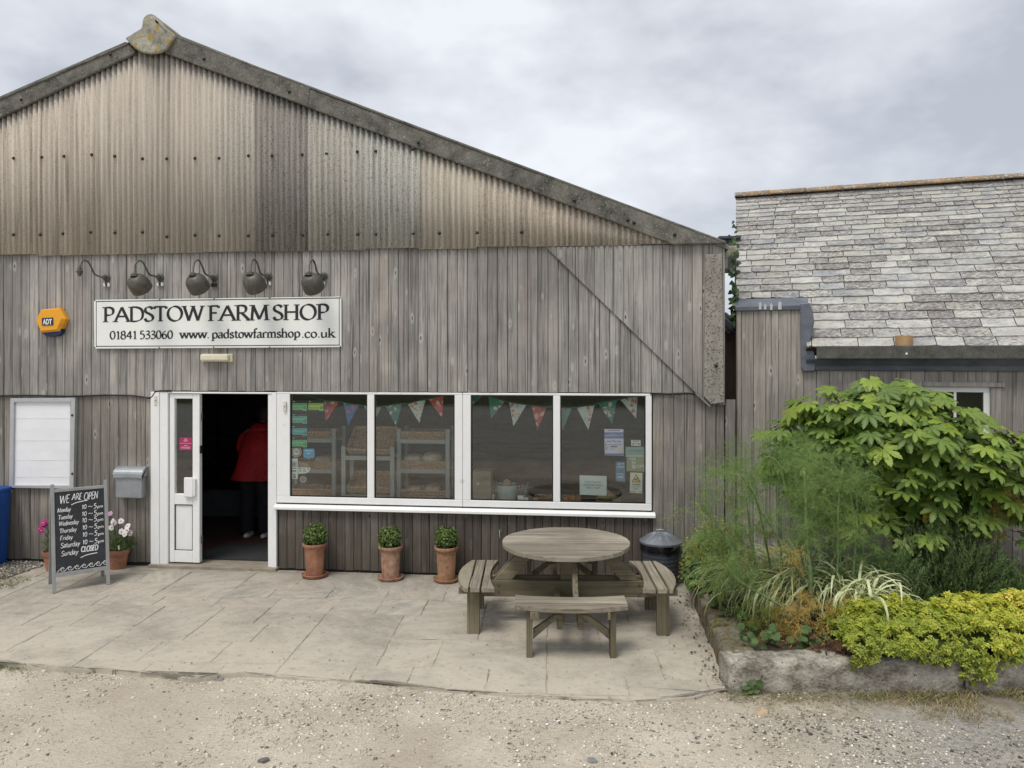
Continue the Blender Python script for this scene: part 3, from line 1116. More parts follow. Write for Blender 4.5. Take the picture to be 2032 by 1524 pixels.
verge([(-420, 372), (-130, 249), (-128, 297), (-420, 420)], -.155, -.115)
verge([(-131, 249), (250, 83), (268, 98), (268, 107), (-129, 297)], -.15, -.11)
verge([(334, 68), (355, 70), (618, 175), (611, 213), (328, 106)], -.16, -.115)
verge([(613, 176), (1074, 347), (1062, 381), (606, 212)], -.152, -.11)
verge([(1066, 345), (1248, 409), (1320, 438), (1428, 478), (1436, 484), (1335, 486), (1058, 381)], -.16, -.115)
# rounded top roll of the verge that runs back over the roof edge
for (p, q, r) in (((-420, 374), (255, 84), .035), ((345, 71), (1440, 480), .03)):
    mb = MB()
    A, B = W(*p, -.13), W(*q, -.13)
    mb.obox(A + Vector((0, 0, -.02)), B - A, (0, .45, 0), (0, 0, .03))
    mb.build('verge_capping', M_CEMENT, barn, bevel=.01)
# ridge end piece and ridge roll
mb = MB()
fin = [(247, 75), (262, 66), (280, 55), (283, 38), (296, 30), (308, 32), (318, 43), (332, 58), (347, 70), (338, 85), (329, 98), (315, 104), (298, 106), (280, 103), (266, 95)]
mb.prism([W(x, y, -.17) for x, y in fin], (0, .05, 0))
mb.build('ridge_end', M_FINIAL, barn, bevel=.018)
mb = MB()
mb.tube([W(298, 44, -.12), W(298, 44, -.12) + Vector((0, 8, 0))], .095, 12)
mb.build('ridge_roll', M_FINIAL, barn, smooth=True, auto=50)
mb = MB()
a, b = W(308, 38, -.17), W(331, 62, -.17)
mb.obox(a, b - a, (0, 1.2, 0), (0, 0, -.03))
mb.build('broken_capping', M_FINIAL, barn)
# roof slopes running back
mb = MB()
apex = W(300, 60, -.1)
le, re = W(-420, 376, -.1), W(1446, 482, -.1)
for e in (le, re):
    mb.prism([(apex.x, -.1, apex.z - .03), (e.x, -.1, e.z - .02), (e.x, -.1, e.z - .07), (apex.x, -.1, apex.z - .08)], (0, 11, 0))
mb.build('roof', M_ROOFSHEET, barn)
mb = MB()
mb.box(XR - .12, .2, -.1, XR, 10.8, 3.62)
mb.box(XL, 10.6, -.1, XR - .12, 10.8, 3.62)
mb.box(XL, .2, -.1, XL + .12, 10.6, 3.62)
mb.build('outer_wall', M_BACK, barn)
# cement corner piece on the right edge
mb = MB()
mb.prism([W(x, y, -.10) for x, y in ((1400, 505), (1433, 503), (1437, 799), (1411, 802), (1397, 786))], (0, .04, 0))
mb.build('corner_strip', M_POSTCEM, barn, bevel=.006)
p = W(1421, 726, -.115)
link_copy(proto, None, p)
# timber trim along the diagonal edge end
mb = MB()
mb.beam(W(1380, 780, -.07), W(1409, 806, -.07), .02, .03, (0, -1, 0))
mb.build('trim_board', M_PLANK, barn)

# ------------------------------------------------------------------ shop windows (parts of the barn)
zg0, zg1 = W(900, 991).z, W(900, 783.5).z       # glass bottom, top
zf1 = W(900, 779).z
panes = [(577, 730), (744, 903), (935, 1098), (1112, 1281)]
pw = [(W(a, 880).x, W(b, 880).x) for a, b in panes]
xsplit = W(919, 880).x
xf0 = W(551, 880).x
for wi, (i0, i1) in enumerate(((0, 1), (2, 3))):
    xa = xf0 if wi == 0 else xsplit + .0015
    xb = xsplit - .0015 if wi == 0 else xw1
    mb = MB()
    y0, y1 = -.03, .06
    zb = W(900, 1004).z
    (a0, a1), (b0, b1) = pw[i0], pw[i1]
    mb.box(xa, y0, zg1, xb, y1, zf1)
    mb.box(xa, y0, zb, xb, y1, zg0)
    mb.box(xa, y0 + .001, zg0, a0, y1 - .001, zg1)
    mb.box(a1, y0 + .001, zg0, b0, y1 - .001, zg1)
    mb.box(b1, y0 + .001, zg0, xb, y1 - .001, zg1)
    win = mb.build('window', M_UPVC, barn, bevel=.006)
    for (p0, p1) in (pw[i0], pw[i1]):
        # glazing bead
        mb = MB()
        g = .012
        mb.box(p0, -.018, zg0, p0 + g, .0, zg1)
        mb.box(p1 - g, -.018, zg0, p1, .0, zg1)
        mb.box(p0 + g, -.018, zg0, p1 - g, .0, zg0 + g)
        mb.box(p0 + g, -.018, zg1 - g, p1 - g, .0, zg1)
        mb.build('glazing_bead', M_BLACK, win)
        mb = MB()
        mb.quad((p0, -.004, zg0), (p1, -.004, zg0), (p1, -.004, zg1), (p0, -.004, zg1))
        mb.build('pane', M_GLASS, win)
mb = MB()
s0, s1 = W(548, 1008).x, W(1300, 1008).x
mb.prism([(s0, -.085, zs0), (s0, -.085, zs0 + .03), (s0, -.03, zs0 + .052), (s0, .02, zs0 + .052), (s0, .02, zs0)], (s1 - s0, 0, 0))
mb.build('window_sill', M_UPVC, barn, bevel=.005)

# ------------------------------------------------------------------ door (part of the barn)
zd0 = .05
zd1 = W(420, 781).z
mb = MB()
X_ = lambda px: W(px, 950).x
mb.box(X_(303), -.045, .015, X_(320), .12, zd1 + .02)
mb.box(X_(320), -.035, .015, X_(336), .12, zd1 + .02)
mb.box(X_(533), -.02, .015, X_(541), .12, zd1)
mb.box(X_(541), -.035, .015, xf0 - .001, .12, zd1 + .02)
mb.box(X_(336), -.03, zd1, X_(541), .12, zd1 + .021)
door_frame = mb.build('door_frame', M_UPVC, barn, bevel=.006)
mb = MB()
mb.box(X_(303), -.10, -.02, xf0 + .02, .2, .035)
mb.build('threshold', pm('door_step', (.19, .165, .125), (.33, .295, .235), (6, 20, 6), .9, bump=.3), barn, bevel=.006)
l0, l1 = X_(337.5), X_(397)
gl0, gl1 = X_(347), X_(383)
zgt, zgb = W(365, 791).z, W(365, 980).z
zpt, zpb = W(365, 1001).z, W(365, 1092).z
mb = MB()
yd0, yd1 = -.012, .05
mb.box(l0, yd0, zd0, gl0, yd1, zd1 - .004)
mb.box(gl1, yd0, zd0, l1, yd1, zd1 - .004)
mb.box(gl0, yd0 + .001, zgt, gl1, yd1 - .001, zd1 - .005)
mb.box(gl0, yd0 + .001, zpt, gl1, yd1 - .001, zgb)
mb.box(gl0, yd0 + .001, zd0 + .001, gl1, yd1 - .001, zpb)
door = mb.build('door', M_UPVC, barn, bevel=.006)
mb = MB()
mb.box(gl0, .006, zpb, gl1, .03, zpt)
mb.build('door_panel', M_UPVC, door)
mb = MB()
g = .008
mb.box(gl0, -.006, zpb, gl0 + g, .005, zpt)
mb.box(gl1 - g, -.006, zpb, gl1, .005, zpt)
mb.box(gl0 + g, -.006, zpt - g, gl1 - g, .005, zpt)
mb.box(gl0 + g, -.006, zpb, gl1 - g, .005, zpb + g)
mb.build('panel_seal', M_BLACK, door)
mb = MB()
mb.quad((gl0, .012, zgb), (gl1, .012, zgb), (gl1, .012, zgt), (gl0, .012, zgt))
mb.build('pane', M_GLASS, door)
mb = MB()
a, b = W(369, 985), W(391, 947)
mb.box(a.x, -.05, a.z, b.x - .025, yd0, b.z)
mb.box(b.x - .025, -.045, a.z + .01, b.x, yd0, b.z - .01)
mb.build('handle', M_UPVC, door, bevel=.008)
for y in (826, 892, 1070):
    p = W(398, y)
    mb = MB()
    mb.box(p.x - .004, -.02, p.z - .045, p.x + .012, .03, p.z + .045)
    mb.build('hinge', M_GALV if y != 892 else M_BLACK, door, bevel=.004)
for (x, y) in ((309, 795), (565, 806)):
    p = W(x, y, -.045)
    mb = MB()
    mb.box(p.x - .018, -.052, p.z - .055, p.x + .018, -.036, p.z + .055)
    mb.lathe([(.012, 0), (.009, .012), (0, .015)], (p.x, -.05, p.z + .01), 10, ax=(1, 0, 0), ay=(0, 0, 1), az=(0, -1, 0))
    mb.build('latch_plate', pm('yellowed_plastic_%d' % x, (.55, .5, .42), (.72, .7, .64), (20, 20, 20), .5), door_frame, bevel=.004)

# ------------------------------------------------------------------ shop interior (inner shell of the barn)
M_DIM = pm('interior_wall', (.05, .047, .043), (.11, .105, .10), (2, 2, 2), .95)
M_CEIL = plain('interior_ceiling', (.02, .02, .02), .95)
XI0, XI1, YI = -9.0, XR - .15, 5.5
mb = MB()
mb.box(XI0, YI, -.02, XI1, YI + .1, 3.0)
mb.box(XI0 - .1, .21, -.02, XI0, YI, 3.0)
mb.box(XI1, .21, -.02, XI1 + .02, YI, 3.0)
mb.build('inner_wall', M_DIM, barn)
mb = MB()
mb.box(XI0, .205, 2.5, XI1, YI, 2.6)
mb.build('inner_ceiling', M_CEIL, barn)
mb = MB()
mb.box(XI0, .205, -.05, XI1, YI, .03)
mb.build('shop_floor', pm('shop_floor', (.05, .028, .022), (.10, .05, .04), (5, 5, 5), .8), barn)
mb = MB()
mb.box(xd1 + .05, .205, zs0 - .02, XI1, .24, zs0 + .05)
mb.build('inner_sill', M_UPVC, barn)
M_MAT = pm('coir_mat', (.02, .021, .024), (.05, .052, .056), (30, 30, 30), .98, bump=.6)
p = G(398, 1112, .03)
q = G(532, 1086, .03)
mb = MB()
mb.box(W(392, 1000, .3).x, .22, .03, W(548, 1000, .3).x, .95, .045)
tag(mb.build('door_mat', M_MAT), 'dark grey mat on the floor just inside the open doorway', 'door mat')
# counter
p0, p1 = W(380, 975, 2.6), W(482, 1047, 2.6)
t = thing('shop_counter', 'dark grey serving counter in the gloom of the open doorway', 'counter', (p0.x, 2.6, .03))
mb = MB()
mb.box(p0.x - .8, 2.6, .03, p1.x + .9, 3.2, p0.z)
mb.build('counter_front', pm('counter_grey', (.07, .075, .085), (.10, .105, .12), (3, 3, 3), .7), t, bevel=.01)
mb = MB()
mb.box(p0.x - .85, 2.55, p0.z, p1.x + .95, 3.25, p0.z + .04)
mb.build('countertop', M_DARKMETAL, t, bevel=.008)
M_STEEL = plain('steel_edge', (.35, .37, .4), .25, .9)
t = thing('wall_shelf', 'thin metal edged shelves behind the dark counter', 'shelf', (p0.x, 3.5, 1.0))
for yy, xa, xb in ((918, 380, 470), (931, 380, 462), (868, 415, 500)):
    a, b = W(xa, yy, 3.6), W(xb, yy, 3.6)
    mb = MB()
    mb.box(a.x, 3.6, a.z - .015, b.x, 4.0, a.z)
    sh = mb.build('shelf_board', M_CEIL, t)
    mb = MB()
    mb.box(a.x, 3.585, a.z - .02, b.x, 3.6, a.z + .012)
    mb.build('edge_trim', M_STEEL, sh)
mb = MB()
for xx in (p0.x - .3, p1.x + .2):
    mb.box(xx - .02, 3.98, .03, xx + .02, 4.02, 1.9)
mb.build('upright', M_CEIL, t)

# ------------------------------------------------------------------ customer in the doorway
M_SKIN = plain('skin', (.42, .25, .18), .5)
M_RED = pm('red_jacket', (.24, .008, .012), (.42, .020, .024), (5, 5, 3), .65, bump=.9, bdist=.05)
M_TROUSER = pm('black_trousers', (.008, .009, .012), (.016, .017, .021), (12, 12, 12), .85)
M_HAIR = pm('dark_hair', (.012, .009, .007), (.03, .022, .016), (40, 40, 8), .6)
M_SHOE = plain('white_shoe', (.6, .6, .6), .5)
pf = G(508, 1066, .03)
PX, PY = pf.x, pf.y
person = thing('person', 'person in a red hooded jacket and black trousers with back turned in the doorway', 'person', (PX, PY, .03))


def skinned(verts, edges, radii, name, mat, parent, sub=2):
    me = bpy.data.meshes.new(name)
    me.from_pydata(verts, edges, [])
    ob = bpy.data.objects.new(name, me)
    COL.objects.link(ob)
    sk = ob.modifiers.new('skin', 'SKIN')
    for i, r in enumerate(radii):
        me.skin_vertices[0].data[i].radius = r if isinstance(r, tuple) else (r, r)
    me.skin_vertices[0].data[0].use_root = True
    s = ob.modifiers.new('sub', 'SUBSURF')
    s.levels = s.render_levels = sub
    me.materials.append(mat)
    setp(ob, parent)
    return ob


# joints, facing +Y (into the shop), leaning forward over the counter
J = [(0, 0, .92), (0, .05, 1.12), (0, .14, 1.36), (0, .24, 1.50), (0, .33, 1.60), (0, .38, 1.70),
     (-.10, 0, .88), (-.12, .02, .50), (-.12, -.02, .12), (-.12, .13, .06),
     (.10, 0, .88), (.13, .03, .50), (.14, .0, .12), (.14, .15, .06),
     (-.19, .15, 1.40), (-.27, .16, 1.14), (-.22, .40, 1.06), (-.20, .48, 1.05),
     (.19, .15, 1.40), (.28, .12, 1.12), (.30, .22, .92), (.30, .27, .84)]
E = [(0, 1), (1, 2), (2, 3), (3, 4), (4, 5), (0, 6), (6, 7), (7, 8), (8, 9), (0, 10), (10, 11), (11, 12), (12, 13), (2, 14), (14, 15), (15, 16), (16, 17), (2, 18), (18, 19), (19, 20), (20, 21)]
RD = [(.14, .11), (.14, .10), (.16, .10), .055, (.075, .09), (.075, .09), .085, .065, .045, .035, .085, .065, .045, .035, .055, .045, .035, .03, .055, .045, .035, .03]
skinned([(PX + a, PY + b, .03 + c) for a, b, c in J], E, RD, 'body', M_SKIN, person)


def loft(rings, name, mat, n=20, wob=0.0, cap=False):
    mb = MB()
    vs, fs = [], []
    for i, (cx, cy, cz, rx, ry) in enumerate(rings):
        for j in range(n):
            t = 2 * math.pi * j / n
            w_ = 1 + wob * mnoise.noise((math.cos(t) * 2.2, math.sin(t) * 2.2, i * .7))
            vs.append((PX + cx + rx * math.cos(t) * w_, PY + cy + ry * math.sin(t) * w_, .03 + cz))
    for i in range(len(rings) - 1):
        for j in range(n):
            jj = (j + 1) % n
            fs.append((i * n + j, i * n + jj, (i + 1) * n + jj, (i + 1) * n + j))
    fs.append(tuple(range((len(rings) - 1) * n, len(rings) * n)))
    if cap:
        fs.append(tuple(range(n - 1, -1, -1)))
    mb.add(vs, fs)
    o = mb.build(name, mat, person, smooth=True)
    s = o.modifiers.new('s', 'SUBSURF')
    s.levels = s.render_levels = 1
    return o


jk = loft([(-.02, 0, .78, .34, .2), (-.015, .0, .86, .31, .19), (0, .02, 1.0, .275, .175), (0, .06, 1.15, .255, .17), (0, .11, 1.30, .245, .165), (0, .15, 1.40, .225, .15), (0, .20, 1.47, .15, .12), (0, .23, 1.51, .09, .09)], 'jacket', M_RED, wob=.13)
for sgn, pts in ((-1, [(-.17, .13, 1.40), (-.27, .15, 1.26), (-.29, .16, 1.13), (-.26, .28, 1.08), (-.22, .40, 1.06)]), (1, [(.17, .13, 1.40), (.27, .13, 1.26), (.29, .12, 1.12), (.30, .17, 1.02), (.30, .22, .92)])):
    mb = MB()
    mb.tube([(PX + a, PY + b, .03 + c) for a, b, c in pts], [.085, .085, .078, .07, .062], 12)
    o = mb.build('sleeve', M_RED, jk, smooth=True, auto=60)
    s = o.modifiers.new('s', 'SUBSURF'); s.levels = s.render_levels = 1
loft([(0, .10, 1.39, .13, .06), (0, .12, 1.44, .16, .10), (0, .17, 1.50, .14, .10), (0, .2, 1.535, .09, .07)], 'hood', M_RED, wob=.15, cap=True)
for sgn in (-1, 1):
    c = .12 * sgn
    loft([(c, 0, .09, .085, .095), (c, 0, .3, .09, .095), (c, .02, .5, .10, .10), (c * .9, .01, .7, .115, .12), (c * .75, 0, .9, .13, .14)], 'trouser_leg', M_TROUSER, 14, .06)
    mb = MB()
    vs = []
    mb.lathe([(.03, 0), (.048, .005), (.052, .02), (.05, .045), (.035, .06), (0, .065)], (0, 0, 0), 14)
    v2 = [(PX + c + v[0] * .9, PY + .05 + v[1] * 2.7, .03 + v[2]) for v in mb.v]
    mb.v = v2
    mb.build('shoe', M_SHOE, person, smooth=True)
mb = MB()
mb.lathe([(.0, -.16), (.08, -.15), (.128, -.05), (.13, .05), (.105, .12), (.05, .155), (0, .16)], (PX, PY + .31, .03 + 1.615), 16)
mb.build('hair', M_HAIR, person, smooth=True)

# ------------------------------------------------------------------ things behind the shop windows
M_RACK = pm('sage_painted_wood', (.32, .35, .325), (.42, .45, .42), (12, 12, 3), .7, bump=.2)


def wickermat():
    m, k = newmat('wicker')
    oi = k.n('ShaderNodeObjectInfo').outputs['Random']
    pos = k.n('ShaderNodeNewGeometry').outputs['Position']
    n1 = k.noise(k.mul(pos, (60, 60, 60)), 1.0, 3.0)
    c = k.mix(k.ramp(n1, [(.35, 0.), (.65, 1.)]), (.30, .18, .09), (.66, .47, .29))
    finish(k, c, .6, n1, .3, .003)
    return m


M_WICK = wickermat()
M_BREAD = pm('bread_crust', (.5, .36, .21), (.80, .70, .54), (14, 14, 14), .8, bump=.3)
M_CARD = pm('cardboard', (.36, .30, .20), (.43, .36, .25), (3, 3, 3), .85)


def bagmat():
    m, k = newmat('clear_bag')
    pos = k.n('ShaderNodeNewGeometry').outputs['Position']
    nz = k.noise(pos, 30.0, 4.0)
    b = k.n('ShaderNodeBump', {'Height': nz, 'Strength': 1.0, 'Distance': .03})
    g = k.n('ShaderNodeBsdfGlossy', {'Color': (.9, .92, .95, 1), 'Roughness': .15, 'Normal': b.outputs[0]})
    t = k.n('ShaderNodeBsdfTransparent', {'Color': (.95, .95, .95, 1)})
    mx = k.n('ShaderNodeMixShader', {0: .22, 1: t.outputs[0], 2: g.outputs[0]})
    k.n('ShaderNodeOutputMaterial', {'Surface': mx.outputs[0]})
    return m


M_BAG = bagmat()


def basket(label, o, ax, ay, az, w_, d_, h_, group):
    """shallow wicker tray; ax along its front, ay into depth, az up (may lean)"""
    o, ax, ay, az = Vector(o), Vector(ax).normalized(), Vector(ay).normalized(), Vector(az).normalized()
    t = thing('wicker_basket', label, 'basket', o, group)
    mb = MB()
    th = .012
    sides = [(o, ax, ay, w_), (o + ax * w_, ay, -ax, d_), (o + ax * w_ + ay * d_, -ax, -ay, w_), (o + ay * d_, -ay, ax, d_)]
    for (s, a, inn, ln) in sides:
        rows = max(3, int(h_ / .022))
        for r_ in range(rows):
            z = (r_ + .5) * h_ / rows
            n = max(6, int(ln / .02))
            ph = (r_ % 2) * math.pi
            pts = [s + a * (ln * i / n) + az * z + inn * (.006 + .006 * math.cos(math.pi * i + ph)) for i in range(n + 1)]
            mb.tube(pts, h_ / rows * .52, 4, cap=False)
    mb.build('woven_side', M_WICK, t)
    mb = MB()
    for i in range(max(4, int(d_ / .024))):
        y = (i + .5) * .024
        n = max(6, int(w_ / .025))
        mb.tube([o + ax * (w_ * j / n) + ay * y + az * (.01 + .005 * math.cos(math.pi * j + i * math.pi)) for j in range(n + 1)], .0125, 4, cap=False)
    mb.obox(o + az * .001, ax * w_, ay * d_, az * .004)
    mb.build('woven_base', M_WICK, t)
    mb = MB()
    c = [o + az * h_, o + ax * w_ + az * h_, o + ax * w_ + ay * d_ + az * h_, o + ay * d_ + az * h_]
    for i in range(4):
        mb.tube([c[i], c[(i + 1) % 4]], .011, 6)
    mb.build('rim', M_WICK, t)
    return t


def rack(label, xa, xb, y0, d_, zt, rails, lowz=.03):
    t = thing('display_rack', label, 'rack', (xa, y0, .03), 'painted racks in the left window')
    for x in (xa, xb - .05):
        for yy in (y0, y0 + d_ - .03):
            mb = MB()
            mb.box(x, yy, lowz, x + .05, yy + .03, zt)
            mb.build('post', M_RACK, t, bevel=.003)
    for z in rails:
        for yy in (y0 - .003, y0 + d_ - .027):
            mb = MB()
            mb.box(xa + .05, yy, z - .05, xb - .05, yy + .025, z)
            mb.build('rail', M_RACK, t, bevel=.003)
        mb = MB()
        mb.box(xa + .05, y0 + .025, z - .02, xb - .05, y0 + d_ - .03, z - .008)
        mb.build('shelf', M_RACK, t)
    return t


GB = 'wicker baskets in the left window'
# rack at the left end
YA = .75
ra0, ra1 = W(560, 900, YA).x, W(666, 900, YA).x
zA = [W(620, y, YA).z for y in (870, 931, 985)]
rack('grey green rack at the left end of the window, behind the stickers', ra0, ra1, YA, .4, W(620, 850, YA).z, zA)
for i, z in enumerate(zA):
    basket(['wicker tray on the top shelf of the rack behind the green stickers', 'wicker tray with bread on the middle shelf of the rack behind the stickers', 'wicker tray on the lowest shelf of the leftmost rack'][i], (ra0 + .06, YA + .01, z + .002), (1, 0, 0), (0, 1, 0), (0, 0, 1), ra1 - ra0 - .12, .34, .08, GB)
# display frame with two leaning baskets
YB = .42
rb0, rb1 = W(677, 900, YB).x, W(782, 900, YB).x
zB = [W(730, y, YB).z for y in (905, 983)]
rack('low grey green frame holding two tilted baskets', rb0, rb1, YB, .35, W(730, 886, YB).z, zB)
for i, z in enumerate(zB):
    h = W(730, [858, 950][i], YB + .2).z - z
    ay = Vector((0, .32, max(.1, h - .02)))
    az = Vector((0, -ay.z, ay.y))
    basket(['upper tilted wicker basket facing the window across the first mullion', 'lower tilted wicker basket facing the window at the foot of its frame'][i], (rb0 + .055, YB + .09, z + .012), (1, 0, 0), ay, az, rb1 - rb0 - .11, ay.length, .075, GB)
# bread rack
YC = .62
rc0, rc1 = W(787, 920, YC).x, W(892, 920, YC).x
zC = [W(840, y, YC).z for y in (872, 931, 989)]
rack('grey green bread rack with bagged loaves in the second pane', rc0, rc1, YC, .42, W(840, 851, YC).z, zC)
for i, z in enumerate(zC):
    basket(['wicker tray on top of the bread rack', 'wicker tray under two bagged loaves on the bread rack', 'wicker tray on the lowest shelf of the bread rack'][i], (rc0 + .06, YC + .01, z + .002), (1, 0, 0), (0, 1, 0), (0, 0, 1), rc1 - rc0 - .12, .36, .085, GB)


def loaf(label, c, l_, w_, h_, group='bagged loaves of bread'):
    t = thing('loaf', label, 'bread', c, group)
    for nm, mt, s, wob in (('crust', M_BREAD, 1.0, .12), ('bag', M_BAG, 1.14, .5)):
        bm = bmesh.new()
        bmesh.ops.create_icosphere(bm, subdivisions=3, radius=1)
        for v in bm.verts:
            n = mnoise.noise(v.co * 2.3 + Vector((c[0], 5, s)))
            q = v.co * (1 + wob * .35 * n)
            q = Vector((math.copysign(abs(q.x) ** .7, q.x), math.copysign(abs(q.y) ** .8, q.y), math.copysign(abs(q.z) ** .8, q.z)))
            v.co = Vector((c[0] + q.x * l_ * s, c[1] + q.y * w_ * s, c[2] + h_ + max(-1, q.z) * h_ * s))
        me = bpy.data.meshes.new(nm)
        bm.to_mesh(me)
        bm.free()
        me.materials.append(mt)
        me.polygons.foreach_set('use_smooth', [True] * len(me.polygons))
        o = bpy.data.objects.new(nm, me)
        COL.objects.link(o)
        setp(o, t)


loaf('left bagged loaf on the middle shelf of the bread rack', (rc0 + .17, YC + .17, zC[1] + .03), .12, .13, .07)
loaf('right bagged loaf on the middle shelf of the bread rack', (rc0 + .41, YC + .17, zC[1] + .03), .13, .13, .08)
loaf('bagged rolls on the left of the lowest bread rack shelf', (rc0 + .17, YC + .15, zC[2] + .03), .10, .11, .05)
loaf('bagged rolls on the right of the lowest bread rack shelf', (rc0 + .42, YC + .15, zC[2] + .03), .10, .11, .06)
loaf('bagged loaf on the middle shelf of the leftmost rack', (ra1 - .2, YA + .17, zA[1] + .03), .12, .11, .06)

# right window: display ledge with bucket, box, crate, fruit
zL = W(1030, 1000, .45).z
M_LEDGE = pm('display_ledge', (.10, .085, .065), (.16, .135, .105), (3, 20, 20), .7)
t = thing('display_table', 'low dark table carrying the goods in the right window', 'table', (W(1100, 990, .5).x, .5, .03))
la, lb = W(925, 990, .5).x, W(1275, 990, .5).x
mb = MB()
mb.box(la, .27, zL - .04, lb, .95, zL)
mb.build('tabletop', M_LEDGE, t, bevel=.004)
for xx in (la + .04, lb - .09):
    for yy in (.3, .87):
        mb = MB()
        mb.box(xx, yy, .03, xx + .05, yy + .05, zL - .04)
        mb.build('leg', M_LEDGE, t)
# bucket
bx_, bz = W(1006, 990, .5).x, zL
bt = thing('bucket', 'pale green enamel bucket standing in the right window', 'bucket', (bx_, .5, bz))
M_ENAMEL = plain('pale_enamel', (.52, .62, .58), .3)
rt = .128
hb = W(1006, 960, .5).z - bz
mb = MB()
mb.lathe([(.095, 0), (.10, .005), (rt - .004, hb), (rt - .008, hb), (.094, .01), (0, .01)], (bx_, .5, bz), 32)
mb.build('pail', M_ENAMEL, bt, smooth=True, auto=40)
mb = MB()
mb.tube([(bx_ + (rt) * math.cos(a), .5 + rt * math.sin(a), bz + hb) for a in [i * math.pi / 16 for i in range(33)]], .006, 6)
mb.build('rim', M_DARKMETAL, bt, smooth=True)
mb = MB()
mb.lathe([(0.0, .12), (.05, .09), (.07, .0)], (bx_, .5, bz + hb - .06), 12)
tag(mb.build('paper_bag', M_CARD, smooth=True), 'brown paper bag poking out of the pale bucket', 'bag')
# cardboard box with white sticker
a, b = W(938, 988, .5), W(974, 935, .5)
bt = thing('cardboard_box', 'plain brown cardboard box left of the bucket', 'box', (a.x, .5, zL))
mb = MB()
mb.box(a.x, .5, zL, b.x, .7, b.z)
mb.build('carton', M_CARD, bt, bevel=.004)
mb = MB()
c_ = W(948, 960, .498)
mb.quad((c_.x - .016, .498, c_.z - .016), (c_.x + .016, .498, c_.z - .016), (c_.x + .016, .498, c_.z + .016), (c_.x - .016, .498, c_.z + .016))
mb.build('label', M_UPVC, bt)
# cellophane flowers right of the bucket
for (px_, lab) in ((1035, 'clear wrapped bunch right of the bucket'), (985, 'clear wrapped bunch between box and bucket')):
    c_ = W(px_, 990, .6)
    mb = MB()
    vs = []
    for i in range(7):
        a = i * 2 * math.pi / 7
        mb.tube([(c_.x + .03 * math.cos(a), .6 + .03 * math.sin(a), zL), (c_.x + .06 * math.cos(a + .3), .6 + .06 * math.sin(a + .3), zL + .14), (c_.x + .09 * math.cos(a + .4), .6 + .09 * math.sin(a + .4), zL + .24)], [.014, .022, .004], 5)
    tag(mb.build('wrapped_bunch', M_BAG, smooth=True), lab, 'wrapped goods', 'wrapped bunches in the window')
# price cards
for i, (xa, xb, ya, yb) in enumerate(((977, 980, 982, 993), (1027, 1039, 984, 994), (1040, 1048, 988, 995))):
    a, b = W(xa, yb, .38), W(xb, ya, .38)
    mb = MB()
    mb.obox((a.x, .38, zL), (b.x - a.x, 0, 0), (0, .02, .0), (0, .012, b.z - zL))
    tag(mb.build('price_card', M_UPVC), ['narrow white card left of the bucket', 'white price card at the right foot of the bucket', 'small white price card furthest right of the bucket'][i], 'card', 'price cards in the window')
basket('shallow wicker tray beside the mullion in the third pane', (W(1060, 990, .45).x, .45, zL), (1, 0, 0), (0, 1, 0), (0, 0, 1), .24, .25, .07, 'baskets in the right window')
# crate of oranges
M_CRATE = pm('pale_crate_wood', (.42, .34, .23), (.56, .47, .34), (4, 30, 30), .8)
M_ORANGE = pm('orange_peel', (.62, .21, .04), (.72, .28, .06), (60, 60, 60), .5, bump=.2)
a = W(1113, 995, .4)
ct = thing('fruit_crate', 'shallow pale wooden crate holding oranges behind the notice', 'crate', (a.x, .4, zL))
cw, cd, ch = .23, .3, .075
for (o, dx_, dy_) in (((a.x, .4), cw, .012), ((a.x, .4 + cd), cw, .012), ((a.x, .412), .012, cd - .012), ((a.x + cw - .012, .412), .012, cd - .012)):
    mb = MB()
    mb.box(o[0], o[1], zL, o[0] + dx_, o[1] + dy_, zL + ch)
    mb.build('slat', M_CRATE, ct, bevel=.002)
for i, (dx_, dy_, dz_) in enumerate(((.06, .08, .05), (.14, .09, .075), (.19, .18, .05), (.09, .2, .05))):
    bm = bmesh.new()
    bmesh.ops.create_uvsphere(bm, u_segments=16, v_segments=10, radius=.042)
    me = bpy.data.meshes.new('orange')
    bm.to_mesh(me); bm.free()
    me.materials.append(M_ORANGE)
    me.polygons.foreach_set('use_smooth', [True] * len(me.polygons))
    o = bpy.data.objects.new('orange', me)
    COL.objects.link(o)
    o.location = (a.x + dx_, .4 + dy_, zL + dz_)
    tag(o, ['orange at the front left of the pale crate', 'orange on top of the others in the pale crate', 'orange at the right of the pale crate', 'orange at the back of the pale crate'][i], 'orange', 'oranges in the crate')
M_SQUASH = pm('squash', (.38, .31, .13), (.52, .45, .24), (20, 20, 20), .6, bump=.3)
c_ = W(1207, 990, .42)
tag_o = basket('dark basket with pale squashes at the right end of the window', (c_.x - .13, .42, zL), (1, 0, 0), (0, 1, 0), (0, 0, 1), .27, .28, .05, 'baskets in the right window')
for i, (dx_, dz_, l_) in enumerate(((-.04, .08, .085), (.04, .085, .075), (.0, .12, .06))):
    mb = MB()
    pts = [(c_.x + dx_ + (k_ - 3) * l_ / 3, .54 + i * .03, zL + dz_ + .012 * math.sin(k_)) for k_ in range(7)]
    mb.tube(pts, [.008, .032, .042, .042, .036, .028, .008], 12)
    tag(mb.build('squash', M_SQUASH, smooth=True), ['left squash in the dark basket by the notice', 'right squash in the dark basket', 'topmost squash in the dark basket'][i], 'squash', 'pale squashes')

